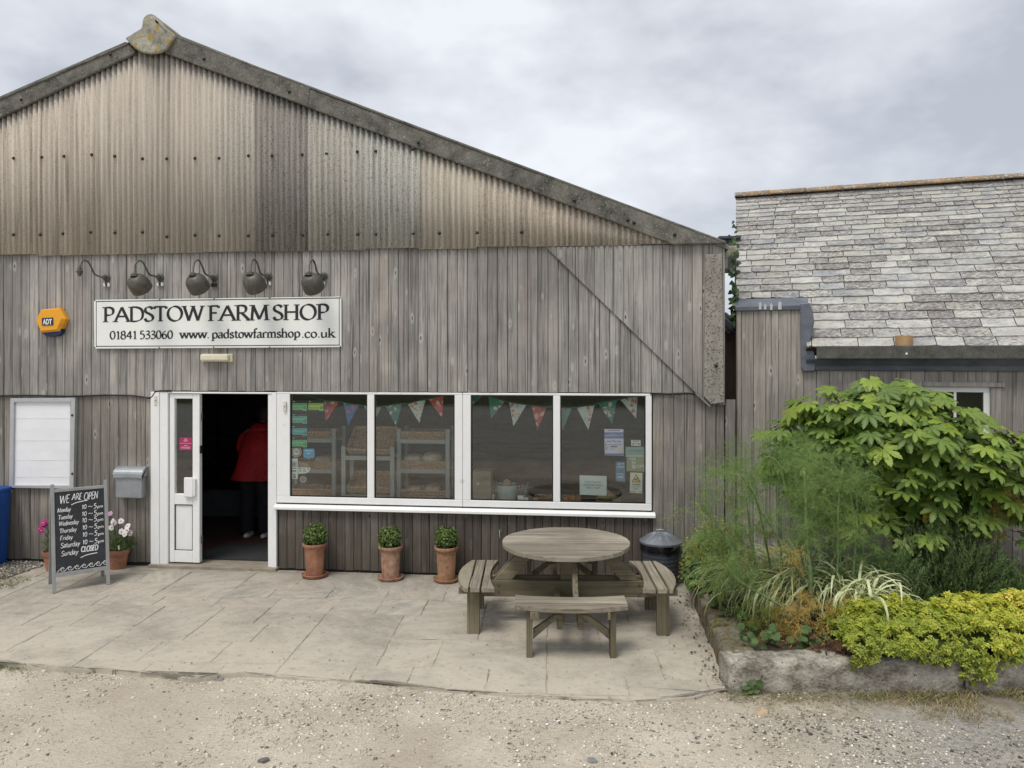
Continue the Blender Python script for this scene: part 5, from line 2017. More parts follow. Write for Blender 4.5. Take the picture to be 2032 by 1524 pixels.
# ------------------------------------------------------------------ chalk board
fl, fr_ = G(104, 1178), G(219, 1160)
ua = (fr_ - fl)
WB = ua.length
ua = ua.normalized()
nb_ = Vector((ua.y, -ua.x, 0))            # towards the viewer
fl.z = fr_.z = .0
HB = 1.10
LEAN = .20
abd = thing('chalkboard_sign', 'folding black chalkboard with opening hours standing on the paving', 'chalkboard', (fl + fr_) / 2)
M_ABF = pm('grey_painted_frame', (.24, .245, .24), (.32, .325, .32), (12, 12, 4), .6, bump=.1)
M_CHALKB = pm('chalkboard', (.022, .024, .028), (.045, .048, .054), (4, 4, 7), .75, bump=0, fine=4, lo=.3, hi=.75)
M_CHALK = pm('chalk', (.62, .62, .62), (.85, .85, .84), (90, 90, 90), .95, bump=0)


def AB(s, z, d=0.0, back=False):
    """s 0..1 across, z height, d towards the viewer"""
    k = -LEAN * z / HB if not back else -.40 + (.40 - LEAN) * z / HB
    return fl + ua * (WB * s) + UP * z + nb_ * (k + d)


for back in (False, True):
    sub = abd
    for s in (0.0, 1.0):
        o = -.0 if s == 0 else -.035
        p, q = AB(s, 0, 0, back), AB(s, HB if not back else HB - .02, 0, back)
        mb = MB()
        mb.obox(p + ua * o, ua * .035, nb_ * -.022, q - p)
        mb.build('leg', M_ABF, sub, bevel=.003)
    for z0, z1 in ((.155, .195), (HB - .085, HB - .055)):
        p, q = AB(0, z0, -.002, back) + ua * .035, AB(0, z1, -.002, back) + ua * .035
        mb = MB()
        mb.obox(p, ua * (WB - .07), nb_ * -.018, q - p)
        mb.build('rail', M_ABF, sub, bevel=.003)
    p, q = AB(0, .195, -.008, back) + ua * .035, AB(0, HB - .085, -.008, back) + ua * .035
    mb = MB()
    mb.obox(p, ua * (WB - .07), nb_ * -.008, q - p)
    bo = mb.build('panel', M_CHALKB, sub)
up_ab = (AB(0, 1) - AB(0, 0)).normalized()
nf = ua.cross(up_ab)
Z0, Z1 = .195, HB - .085
fs_ = lambda s, t: AB(0, Z1 - (Z1 - Z0) * t, -.0055) + ua * (.035 + (WB - .07) * s)
mb = MB()
ch = lambda s, x, y, h, w_, th=.16, jit=.03, lean=.12: lettering(mb, s, fs_(x, y), (ua + up_ab * .02).normalized(), up_ab, h, w_ * WB * .86, 'chalk', 0.0, nf, 0, th, .1, jit, lean)
ch('WE', .09, .145, .082, .2, .10)
ch('ARE', .34, .118, .066, .2, .11)
ch('OPEN', .58, .128, .075, .29, .11)
rows = [('Monday', .255, .265), ('Tuesday', .345, .29), ('Wednesday', .425, .40), ('Thursday', .515, .345), ('Friday', .605, .255), ('Saturday', .70, .385), ('Sunday', .80, .335)]
for i, (s, y, w_) in enumerate(rows):
    ch(s, .05 + .01 * i, y, .044 if i < 5 else .050, w_, .125)
    if i < 6:
        ch('10', .53, y - .012, .044, .10, .15)
        ch('~', .655, y - .01, .046, .10, .13)
        ch('5', .77, y - .008, .050, .065, .15)
        ch('pm', .845, y - .006, .032, .13, .17)
    else:
        ch('CLOSED', .50, y - .02, .052, .345, .21)


def chalk_line(pts, r=.003):
    q = [fs_(x, y) + nf * .0006 for x, y in cr(pts, 6)]
    for a, b in zip(q[:-1], q[1:]):
        d = (b - a).normalized()
        s = nf.cross(d) * r
        mb.quad(a - s, b - s, b + s, a + s)


chalk_line([(.33, .175), (.45, .15), (.66, .135)], .004)
chalk_line([(.49, .85), (.62, .825), (.83, .815)], .004)
for i in range(7):
    x = .02 + i * .142
    y = .995 - .002 * i
    chalk_line([(x, y), (x + .06, y - .035), (x + .11, y - .055), (x + .14, y - .04), (x + .12, y - .03)], .0025)
    chalk_line([(x + .085, y - .012), (x + .08, y - .035), (x + .11, y - .045)], .0025)
    chalk_line([(x + .085, y - .012), (x + .12, y - .008), (x + .15, y - .012)], .002)
mb.build('lettering', M_CHALK, abd)
mb = MB()
p, q = AB(1, .18, -.02), AB(1, .18, -.02, True)
mb.tube([p - ua * .02, q - ua * .02], .004, 6)
mb.build('stay', M_DARKMETAL, abd)

# ------------------------------------------------------------------ round picnic table
TC = G(1123, 1232, 0)
TROT = YAW - R(1.2)
ct_, st_ = math.cos(TROT), math.sin(TROT)
M_TAB = plankmat('weathered_table_wood', (.13, .112, .085), (.46, .42, .35), (.30, .255, .17), axis='obj', knots=False)
M_TABG = plankmat('greenish_table_wood', (.085, .075, .048), (.29, .25, .175), (.18, .165, .09), axis='obj', knots=False, rvar=.3)
M_TABS = plankmat('weathered_seat_wood', (.13, .112, .085), (.44, .395, .32), (.30, .255, .17), axis='objy', knots=False)
M_TABL = plankmat('greenish_table_leg', (.085, .075, .048), (.29, .25, .175), (.18, .165, .09), axis='z', knots=False, rvar=.3)
tbl = thing('picnic_table', 'round weathered picnic table with four attached curved bench seats', 'picnic table', TC)
TABM = Matrix.Translation(TC) @ Matrix.Rotation(TROT, 4, 'Z')


def tb(mb, name, mat, rot=0.0, bevel=.004):
    o = mb.build(name, mat, None, bevel=bevel)
    o.matrix_world = TABM @ Matrix.Rotation(rot, 4, 'Z')
    WM[o.name] = o.matrix_world.copy()
    o.parent = tbl
    o.matrix_parent_inverse = wmat(tbl).inverted()
    return o


RT = .59
ZT = .74
nb_t = 9
wT = 2 * RT / nb_t
for i in range(nb_t):
    y0, y1 = -RT + i * wT + .0055, -RT + (i + 1) * wT - .0055
    pts = []
    yl = [max(-RT + 1e-4, y0) + (min(RT - 1e-4, y1) - max(-RT + 1e-4, y0)) * k / 7 for k in range(8)]
    pts += [(math.sqrt(max(0, RT * RT - y * y)), y) for y in yl]
    pts += [(-math.sqrt(max(0, RT * RT - y * y)), y) for y in reversed(yl)]
    mb = MB()
    dz = random.uniform(-.002, .002)
    mb.prism([(x, y, ZT - .04 + dz) for x, y in pts], (0, 0, .04))
    tb(mb, 'tabletop_board', M_TAB, bevel=.005)
ZS = .44
for q in range(4):
    rot = [math.pi, -math.pi / 2, 0, math.pi / 2][q]
    # bench along local +X, boards run along Y
    hb_ = .46
    inner = lambda t: .70 - .058 * (t / hb_) ** 2
    outer = lambda t: .995 - .09 * (t / hb_) ** 2
    cuts = [None, .765, .865, None]
    tt = [-hb_ + 2 * hb_ * k / 12 for k in range(13)]
    for b in range(3):
        A = [(inner(t) if b == 0 else cuts[b] + .008, t) for t in tt]
        B = [(outer(t) if b == 2 else cuts[b + 1] - .008, t) for t in tt]
        mb = MB()
        mb.prism([(x, y, ZS - .042) for x, y in A] + [(x, y, ZS - .042) for x, y in reversed(B)], (0, 0, .042))
        tb(mb, 'seat_board', M_TABS, rot, .005)
    for s in (-1, 1):
        y = .34 * s
        mb = MB()
        mb.box(.78, y - .025, 0, .89, y + .025, ZS - .043)
        tb(mb, 'leg', M_TABL, rot)
        mb = MB()
        mb.box(.70, y - .028 * s - .024, ZS - .1, .97, y - .028 * s * 1.9 + .024, ZS - .043)
        tb(mb, 'seat_bearer', M_TABG, rot)
        mb = MB()
        mb.prism([(.815, y - .03 * s, .14), (.815, y - .03 * s, .22), (.815, y - .20 * s, .34), (.815, y - .26 * s, .34)], (.04, 0, 0))
        tb(mb, 'brace', M_TABG, rot)
    # strut up to the table top
    mb = MB()
    mb.prism([(.66, .03, .40), (.50, .03, .40), (.24, .03, ZT - .045), (.40, .03, ZT - .045)], (0, .045, 0))
    tb(mb, 'strut', M_TABG, rot)
    mb = MB()
    mb.prism([(.66, -.075, .40), (.50, -.075, .40), (.24, -.075, ZT - .045), (.40, -.075, ZT - .045)], (0, .045, 0))
    if q % 2 == 0:
        tb(mb, 'strut', M_TABG, rot)
for yy in (-.11, .06):
    mb = MB()
    mb.box(-.80, yy, .255, .80, yy + .045, .40)
    tb(mb, 'beam', M_TABG)
    mb = MB()
    mb.box(yy, -.80, .2, yy + .045, .80, .33)
    o = mb
    for v in range(len(o.v)):
        x, y, z = o.v[v]
        o.v[v] = (x, y, z - .07 if False else z - .0)
    tb(mb, 'cross_beam', M_TABG)
mb = MB()
mb.box(-.05, -.055, .33, .05, .055, ZT - .042)
tb(mb, 'centre_post', M_TABG)
for (x, z) in ((-.62, .30), (-.62, .36), (.66, .28), (.66, .37), (.55, .37)):
    mb = MB()
    mb.lathe([(.014, 0), (.012, .006), (0, .007)], (x, -.11, z), 8, ax=(1, 0, 0), ay=(0, 0, 1), az=(0, -1, 0))
    tb(mb, 'bolt', M_DARKMETAL, bevel=0)

# ------------------------------------------------------------------ dustbin
BC = G(1313, 1172, 0) + Vector((0, .2, 0))
db = thing('dustbin', 'dark ribbed metal dustbin with domed lid and black liner against the wall', 'dustbin', BC)
M_BIN = pm('dark_galvanised', (.05, .058, .07), (.10, .112, .13), (5, 5, 5), .55, bump=.1, metal=.3)
rb_, hb2 = .205, .47
prof = [(.175, 0), (.18, .02)]
for i in range(9):
    z = .05 + i * .045
    prof += [(.18 + z * .05, z), (.186 + z * .05, z + .012), (.18 + z * .05, z + .024)]
prof += [(rb_, hb2), (rb_ - .01, hb2)]
mb = MB()
mb.lathe(prof, BC, 36)
mb.build('can', M_BIN, db, smooth=True, auto=60)
mb = MB()
vs, n = [], 48
for (r, z, w_) in ((rb_ + .006, hb2 - .01, .0), (rb_ + .014, hb2 - .05, .4), (rb_ + .01, hb2 - .085, 1.)):
    for j in range(n):
        t = 2 * math.pi * j / n
        q = mnoise.noise((math.cos(t) * 2.5, math.sin(t) * 2.5, 3)) * w_
        vs.append((BC.x + (r + .012 * q) * math.cos(t), BC.y + (r + .012 * q) * math.sin(t), z + .045 * q))
mb.add(vs, [(i * n + j, i * n + (j + 1) % n, (i + 1) * n + (j + 1) % n, (i + 1) * n + j) for i in range(2) for j in range(n)])
mb.build('liner', plain('black_liner', (.008, .008, .009), .25, spec=.5), db, smooth=True)
mb = MB()
n = 48
prof = [(rb_ + .02, hb2 - .012), (rb_ + .022, hb2 + .008), (rb_ + .004, hb2 + .018), (.16, hb2 + .05), (.11, hb2 + .075), (.05, hb2 + .092), (0.001, hb2 + .096)]
vs = []
for (r, z) in prof:
    for j in range(n):
        t = 2 * math.pi * j / n
        q = .008 * (j % 4 == 0) if .03 < r < .2 else 0
        vs.append((BC.x + r * math.cos(t) + .006, BC.y + r * math.sin(t), z + q))
mb.add(vs, [(i * n + j, i * n + (j + 1) % n, (i + 1) * n + (j + 1) % n, (i + 1) * n + j) for i in range(len(prof) - 1) for j in range(n)])
lid = mb.build('lid', pm('bin_lid', (.16, .18, .21), (.26, .285, .32), (6, 6, 6), .45, bump=.1, metal=.4), db, smooth=True, auto=30)
mb = MB()
mb.tube([BC + Vector((-.045, 0, hb2 + .09)), BC + Vector((-.035, 0, hb2 + .125)), BC + Vector((.035, 0, hb2 + .125)), BC + Vector((.045, 0, hb2 + .09))], .007, 8)
mb.build('handle', M_GALV, lid, smooth=True)

# ------------------------------------------------------------------ outbuilding on the right
ob = thing('slate_outbuilding', 'low board clad outbuilding with lichened slate roof right of the barn', 'outbuilding', (RB_O.x, RB_O.y, 0))
s_rb = lambda x, y=720: rbs(RB(x, y))
s_step = s_rb(1597)
z_hi, z_lo = RB(1530, 615).z, RB(1800, 735).z
S_END = 5.6
sw0, sw1 = s_rb(1783), s_rb(1972)
zw0, zw1 = RB(1880, 866).z, RB(1880, 765).z
fr = lambda s, d, z: rbl(s, d, z)
mb = MB()
for (a, b, z0, z1) in ((.01, s_step, -.1, z_hi), (s_step, sw0, -.1, z_lo + .05), (sw0, sw1, -.1, zw0), (sw0, sw1, zw1, z_lo + .05), (sw1, S_END, -.1, z_lo + .05)):
    p = rbl(a, .024, z0)
    mb.obox(p, RB_A * (b - a), RB_N * .2, (0, 0, z1 - z0))
mb.build('wall', M_BACK, ob)
s = 0.0
PB = .1265
widths = [.052] + [PB] * 60
for i, wd in enumerate(widths):
    s1 = s + wd
    if s >= S_END:
        break
    top = z_hi if s1 <= s_step + .03 else z_lo
    segs = [(s, s1, 0.0, top)]
    wa, wb = sw0 + .0, sw1 + .0
    if s1 > wa and s < wb:
        segs = [(s, s1, 0.0, zw0 - .0), (s, s1, zw1 + .0, top)]
        if s < wa - .012:
            segs.append((s, wa, zw0 - .0, zw1))
        if s1 > wb + .012:
            segs.append((wb, s1, zw0, zw1))
    for (sa_, sb2, a, b) in segs:
        board(sa_ + .0015, sb2 - .0015, a, b, random.uniform(-.0015, .0015), .023, M_PLANK_OUT, ob, .004, frame=lambda x, y, z: rbl(x, y, z))
    s = s1
# roof
OV = -.10
zeave = RB(1800, 690, OV).z
PITCH_R = R(40)
# ridge found where its photographed line meets the roof plane
d = ray(1463, 392)
n_roof = (UP * math.cos(PITCH_R) - RB_N * math.sin(PITCH_R))
p_e = rbl(0, OV, zeave)
tt_ = (p_e - CAM).dot(n_roof) / d.dot(n_roof)
p_r = CAM + d * tt_
ridge_off = (p_r - RB_O).dot(RB_N)
ridge_z = p_r.z
s_left = rbs(p_r)
SLOPE = (RB_N * math.cos(PITCH_R) + UP * math.sin(PITCH_R))
ROOF_L = (ridge_off - OV) / math.cos(PITCH_R)
sl = lambda s, u, h=0.0: rbl(s, OV, zeave) + SLOPE * u + n_roof * h
left_s = lambda u: s_left * u / ROOF_L + .0
print('roof', ridge_off, ridge_z, s_left, ROOF_L)
mb = MB()
dd = ray(1530, 590)
tq = (p_e - CAM).dot(n_roof) / dd.dot(n_roof)
u_bay = ((CAM + dd * tq) - p_e).dot(SLOPE)
mb.prism([sl(s_step + .01, .01, -.02), sl(S_END, .01, -.02), sl(S_END, u_bay + .01, -.02), sl(s_step + .01, u_bay + .01, -.02)], n_roof * -.06)
mb.prism([sl(left_s(u_bay) + .01, u_bay + .01, -.02), sl(S_END, u_bay + .01, -.02), sl(S_END, ROOF_L, -.02), sl(left_s(ROOF_L) + .01, ROOF_L, -.02)], n_roof * -.06)
back_dn = (RB_N * math.cos(PITCH_R) - UP * math.sin(PITCH_R))
rr0, rr1 = sl(left_s(ROOF_L) + .01, ROOF_L, -.02), sl(S_END, ROOF_L, -.02)
mb.prism([rr0, rr1, rr1 + back_dn * ROOF_L, rr0 + back_dn * ROOF_L], (0, 0, -.06))
mb.build('roof_deck', M_BACK, ob)
mb = MB()
g0 = rbl(.02, .22, 0)
mb.prism([rbl(.02, .22, -.1), rbl(.02, 2 * ridge_off - .2, -.1), rbl(.02, 2 * ridge_off - .2, zeave + .1), rbl(.02, ridge_off, ridge_z - .12), rbl(.02, .22, zeave + .15)], RB_A * .15)
mb.build('gable_wall', M_BACK, ob)
# slates: courses of random widths, diminishing towards the ridge; biggest 300 in view are objects
NC = 27
us = [0.0]
w0 = [1.25 - .5 * i / NC for i in range(NC)]
tot = sum(w0)
for w_ in w0:
    us.append(us[-1] + w_ / tot * ROOF_L)
S_VIS = s_rb(2032, 500) + .55
cand = []
st = random.getstate()
random.seed(5)
for c in range(NC):
    u0, u1 = us[c], us[c + 1]
    s = left_s(u0) + (-.02)
    first = True
    while s < S_END:
        wd = random.uniform(.20, .42) * (1.1 - .25 * c / NC)
        if first:
            wd *= random.uniform(.6, 1.0)
            first = False
        cand.append((c, s, s + wd, u0, u1, random.random()))
        s += wd
step_off_u = None


def slate(mb, c, a, b, u0, u1, r):
    rs = random.Random(int(r * 1e6))
    g = .004
    th = .008 + .007 * r
    n = 5
    lap = min(.07, ROOF_L - u1 + .02)
    low = []
    for i in range(n + 1):
        t = i / n
        du = rs.uniform(-.006, .007)
        if i in (0, n):
            du += .012 * rs.random()
        low.append((a + g + (b - a - 2 * g) * t, u0 + du))
    h0 = .016 + .008 * rs.random()
    top = [sl(x, u, h0 + th * .5) for x, u in low]
    bot = [sl(x, u - .002, h0 - th) for x, u in low]
    e1, e0 = sl(b - g, u1 + lap, .004), sl(a + g, u1 + lap, .004)
    vs = top + bot + [e1, e0]
    m = n + 1
    fs = [tuple(range(m)) + (2 * m, 2 * m + 1)]
    for i in range(n):
        fs.append((i + m, i + m + 1, i + 1, i))
    fs.append((m, 0, 2 * m + 1))
    fs.append((m - 1, 2 * m - 1, 2 * m))
    mb.add(vs, fs)


u_step = ROOF_L * .0
z_step_line = RB(1530, 592, 0.0)
# the raised board bay at the left end hides the lowest courses there
dd = ray(1530, 590)
tq = (p_e - CAM).dot(n_roof) / dd.dot(n_roof)
u_bay = ((CAM + dd * tq) - p_e).dot(SLOPE)
vis = [k for k in cand if k[1] < S_VIS and not (k[2] < s_step + .02 and k[4] < u_bay)]
vis.sort(key=lambda k: -(k[4] - k[3]) * (min(k[2], S_VIS) - k[1]) / (1.0 + .12 * k[0]))
named = set(vis[:300])
rest = MB()
for k in cand:
    c, a, b, u0, u1, r = k
    if u1 < u_bay + .02:
        if b < s_step + .06:
            continue
        a = max(a, s_step + .012)
    if k in named:
        mb = MB()
        slate(mb, c, a, b, u0, u1, r)
        mb.build('slate', M_SLATE, ob)
    else:
        slate(rest, c, a, b, u0, u1, r)
random.setstate(st)
if rest.v:
    o = rest.build('slate_courses', M_SLATE, ob)
    o['kind'] = 'stuff'
# ridge tiles
M_RIDGE = pm('lichen_ridge_tile', (.22, .18, .145), (.42, .255, .11), (5, 5, 5), .95, bump=.5, bdist=.01, fine=5, lo=.42, hi=.64, speck=(30., .56, (.42, .40, .34)))
s = left_s(ROOF_L) - .03
while s < S_END:
    ln = .46
    mb = MB()
    a = sl(s + .004, ROOF_L)
    prof = []
    for i in range(9):
        t = -1.15 + 2.3 * i / 8
        prof.append((math.sin(t) * .115, math.cos(t) * .115 - .05))
    for j in (0, 1):
        for (x, z) in prof:
            mb.v.append(tuple(a + RB_A * (ln - .008) * j + RB_N * x + UP * (z + random.uniform(-.003, .003))))
    for i in range(8):
        mb.f.append((i, i + 1, i + 10, i + 9)); mb.m.append(0)
    mb.f.append(tuple(range(8, -1, -1))); mb.m.append(0)
    mb.build('ridge_tile', M_RIDGE, ob, smooth=True, auto=40, solid=.015)
    s += ln
# gutter of dark stone-like asbestos, lead flashing
M_GUT = pm('dark_gutter', (.055, .054, .05), (.13, .127, .115), (9, 9, 9), .9, bump=.4, fine=8)
s_g = s_rb(1619)
zg_t, zg_b = RB(1800, 686, -.2).z, RB(1800, 712, -.2).z
mb = MB()
mb.prism([rbl(s_g, -.20, zg_b), rbl(s_g, -.20, zg_t), rbl(s_g, -.17, zg_t), rbl(s_g, -.17, zg_b + .03), rbl(s_g, -.06, zg_b + .03), rbl(s_g, -.06, zg_b)], RB_A * (S_END - s_g))
mb.build('gutter', M_GUT, ob, bevel=.006)
p = RB(1799, 702, -.2)
mb = MB()
mb.lathe([(.012, 0), (.01, .006), (0, .007)], p, 10, ax=RB_A, ay=UP, az=-RB_N)
mb.build('gutter_bolt', M_W, ob)
mb = MB()
zl0, zl1 = RB(1800, 736, -.03).z, RB(1800, 712, -.06).z
s_v0, s_v1 = s_rb(1589), s_rb(1613)
mb.prism([rbl(s_v0 + .05, -.035, zl0), rbl(s_v0 + .05, -.045, zl0 + .05), rbl(s_v0 + .05, -.10, zl1), rbl(s_v0 + .05, .02, zl1), rbl(s_v0 + .05, .02, zl0)], RB_A * (S_END - s_v0 - .05))
mb.build('eaves_flashing', M_LEAD, ob, bevel=.008)
# lead upstand beside the raised bay
q = [(1588, 602), (1606, 600), (1613, 618), (1616, 640), (1611, 662), (1607, 680), (1616, 700), (1620, 716), (1617, 737), (1596, 738), (1589, 730)]
mb = MB()
mb.prism([RB(x, y, -.06) for x, y in q], RB_N * .075)
mb.build('side_flashing', M_LEAD, ob, bevel=.012)
mb = MB()
z0_, z1_ = RB(1530, 616, -.03).z, RB(1530, 592, .12).z
sA, sB = s_rb(1459), s_rb(1600)
mb.prism([rbl(sA, -.03, z0_), rbl(sA, -.035, z0_ + .05), rbl(sA + .03, .14, z1_), rbl(sA + .03, .3, z1_), rbl(sA, .3, z0_)], RB_A * (sB - sA))
mb.build('bay_flashing', M_LEAD, ob, bevel=.008)
mb = MB()
for i, (x0_, x1_, y0_, y1_) in enumerate(((1506, 1511, 598, 614), (1516, 1521, 602, 614), (1528, 1533, 601, 615), (1544, 1551, 597, 614))):
    mb.prism([RB(x, y, -.045) for x, y in ((x0_, y1_), (x1_, y1_), (x1_, y0_ + 4), ((x0_ + x1_) / 2, y0_), (x0_, y0_ + 4))], RB_N * .012)
mb.build('bird_dropping', plain('bird_dropping', (.45, .48, .5), .8), ob)
# clay pipe stub on the lowest courses
p = RB(1795, 686, -.13)
mb = MB()
wd = s_rb(1812, 680) - s_rb(1777, 680)
mb.lathe([(wd / 2, -.03), (wd / 2, .10), (wd / 2 - .012, .10), (wd / 2 - .014, .02), (0, .02)], rbl(rbs(p), -.09, RB(1795, 686, -.13).z), 20)
mb.build('pipe_stub', pm('buff_clay', (.36, .22, .11), (.45, .29, .16), (9, 9, 9), .8), ob, smooth=True, auto=40)
# small window
mb = MB()
ZT_, ZB_ = RB(1880, 767).z, RB(1880, 866).z
fw = .055
def rbbox(mb, s0, d0, z0, s1, d1, z1):
    mb.obox(rbl(s0, d0, z0), RB_A * (s1 - s0), RB_N * (d1 - d0), (0, 0, z1 - z0))
sm_ = s_rb(1896)
rbbox(mb, sw0 + .03, .01, ZB_, sw1 - .03, .06, ZB_ + fw)
rbbox(mb, sw0 + .03, .01, ZT_ - fw, sw1 - .03, .06, ZT_)
rbbox(mb, sw0 + .03, .011, ZB_ + fw, sw0 + .03 + fw, .059, ZT_ - fw)
rbbox(mb, sw1 - .03 - fw, .011, ZB_ + fw, sw1 - .03, .059, ZT_ - fw)
rbbox(mb, sm_ - .012, .015, ZB_ + fw, sm_ + .012, .055, ZT_ - fw)
ow = mb.build('window', M_UPVC, ob, bevel=.004)
for (a, b) in ((sw0 + .03 + fw, sm_ - .012), (sm_ + .012, sw1 - .03 - fw)):
    mb = MB()
    mb.quad(rbl(a, .03, ZB_ + fw), rbl(b, .03, ZB_ + fw), rbl(b, .03, ZT_ - fw), rbl(a, .03, ZT_ - fw))
    mb.build('pane', M_GLASS, ow)
mb = MB()
rbbox(mb, sw0 - .05, .22, zw0 - .3, sw1 + .05, .24, zw1 + .2)
mb.build('window_back', M_CEIL, ob)
mb = MB()
rbbox(mb, sw0 - .03, -.03, ZT_ + .0, sw1 + .09, .01, ZT_ + .045)
mb.build('drip_board', M_PLANK_OUT, ob, bevel=.004)
mb = MB()
rbbox(mb, sw1 - .03, -.01, ZB_ - .05, sw1 + .06, .03, ZT_ - .001)
mb.build('jamb_board', M_PLANK_OUT, ob, bevel=.004)
mb = MB()
rbbox(mb, sw0 - .06, -.01, ZB_ - .05, sw0 + .03, .03, ZT_ - .001)
mb.build('jamb_board', M_PLANK_OUT, ob, bevel=.004)

# ------------------------------------------------------------------ the gap between the two buildings
mb = MB()
a, b = W(1439, 1160, -.01), W(1459.5, 793, -.01)
board(a.x + .003, b.x, .0, b.z, -.01, .025, M_PLANK_LOW, None, .004, name='narrow_board')
o = bpy.data.objects['narrow_board']
tag(o, 'narrow upright board closing the foot of the gap between barn and outbuilding', 'board')
mb = MB()
p, q = W(1420, 1100, .35), W(1466, 652, .35)
mb.box(p.x, .35, .0, q.x + .1, .39, q.z)
o = mb.build('brown_panel', pm('brown_panel', (.045, .032, .026), (.085, .06, .048), (3, 3, 2), .8))
tag(o, 'dark reddish brown panel standing in the gap behind the narrow board', 'panel')
t = thing('lean_to_roof', 'dark corrugated lean-to roof edge in the gap above the brown panel', 'roof', W(1450, 650, .5))
mb = MB()
p, q = W(1430, 650, .5), W(1475, 650, .5)
vs, n = [], 20
for i in range(n + 1):
    x = p.x + (q.x - p.x) * i / n
    z = p.z - .005 + .02 * math.sin(i * 1.1)
    vs += [(x, .28, z - .05), (x, 1.6, z + .22)]
mb.add(vs, [(2 * i, 2 * i + 2, 2 * i + 3, 2 * i + 1) for i in range(n)])
mb.build('sheet', M_BIN, t, solid=.01)
mb = MB()
mb.beam(W(1432, 668, .5), W(1470, 650, .5), .04, .06)
mb.build('batten', M_GUT, t)
t = thing('steel_beam', 'grey steel beam spanning the gap high between the two roofs', 'beam', W(1450, 510, 1.6))
mb = MB()
a, b = W(1425, 541, 1.6), W(1478, 474, 1.6)
mb.box(a.x, 1.6, a.z + .04, b.x - .05, 1.62, b.z)
mb.build('web', pm('grey_steel', (.15, .17, .19), (.21, .235, .26), (3, 3, 3), .6), t)
mb = MB()
mb.box(a.x, 1.52, a.z, b.x - .06, 1.68, a.z + .045)
mb.box(a.x, 1.52, b.z, b.x - .06, 1.68, b.z + .03)
mb.build('flange', M_BIN, t)
mb = MB()
c = W(1447, 505, 1.58)
mb.box(c.x - .012, 1.56, a.z + .04, c.x + .012, 1.6, b.z + .05)
mb.build('seam', M_GUT, t)
mb = MB()
poly = [(1430, 489), (1463, 487), (1463, 498), (1452, 505), (1440, 515), (1434, 520), (1432, 505)]
mb.prism([W(x, y, .12) for x, y in poly], (0, .12, 0))
o = mb.build('stone_bracket', M_FINIAL, bevel=.01)
tag(o, 'lichened bracket projecting from the barn corner just below the roof end', 'bracket')

# ------------------------------------------------------------------ planter
PC = G(1448, 1388, Z_GRAVEL)
PLft = G(1366, 1176, 0)
PRt = G(2032, 1376, Z_GRAVEL)
PRt = PC + (PRt - PC) * 1.25
PLft = Vector((PLft.x, PLft.y, Z_GRAVEL))
ZP = .218
M_GRAN = pm('weathered_granite', (.14, .122, .098), (.44, .41, .35), (6, 6, 9), .95, bump=.9, bdist=.02, fine=6, speck=(45., .66, (.06, .052, .04)), lo=.40, hi=.62)
M_GRANM = pm('mossy_granite', (.075, .065, .035), (.25, .225, .18), (5, 5, 5), .97, bump=.9, bdist=.02, fine=8, speck=(14., .56, (.13, .085, .02)))
pl_ = thing('planter_wall', 'low rough stone planter edging around the flower bed', 'planter', PC)


def stone(p, q, inn, th, z0, z1, mat, amp=.017):
    """rough long stone from p to q, thickness th towards inn"""
    bm = bmesh.new()
    ln = (q - p).length
    ux = (q - p).normalized()
    nx_, ny_, nz_ = max(3, int(ln / .035)), max(2, int(th / .05)), max(3, int((z1 - z0) / .04))
    def grid(o, a, b, na, nb):
        vs = [[bm.verts.new(o + a * (i / na) + b * (j / nb)) for j in range(nb + 1)] for i in range(na + 1)]
        for i in range(na):
            for j in range(nb):
                bm.faces.new((vs[i][j], vs[i + 1][j], vs[i + 1][j + 1], vs[i][j + 1]))
    o = Vector((p.x, p.y, z0))
    A, B, C = ux * ln, inn * th, Vector((0, 0, z1 - z0))
    grid(o, A, C, nx_, nz_); grid(o + B, A, C, nx_, nz_); grid(o + C, A, B, nx_, ny_)
    grid(o, B, C, ny_, nz_); grid(o + A, B, C, ny_, nz_)
    bmesh.ops.remove_doubles(bm, verts=bm.verts, dist=.0005)
    ctr = o + (A + B + C) / 2
    for v in bm.verts:
        n1 = mnoise.noise_vector(v.co * 5.0)
        n2 = mnoise.noise_vector(v.co * 19.0)
        d = (v.co - ctr)
        v.co += n1 * amp * 1.2 + n2 * amp * .55
        # knock the arrises off
        ex = abs((v.co - ctr).dot(inn)) / (th / 2)
        ez = (v.co.z - ctr.z) / ((z1 - z0) / 2)
        if ex > .8 and ez > .8:
            v.co.z -= .015
            v.co -= inn * math.copysign(.008, (v.co - ctr).dot(inn))
    bmesh.ops.recalc_face_normals(bm, faces=bm.faces)
    me = bpy.data.meshes.new('stone')
    bm.to_mesh(me); bm.free()
    me.materials.append(mat)
    me.polygons.foreach_set('use_smooth', [True] * len(me.polygons))
    ob_ = bpy.data.objects.new('stone', me)
    COL.objects.link(ob_)
    setp(ob_, pl_)
    return ob_


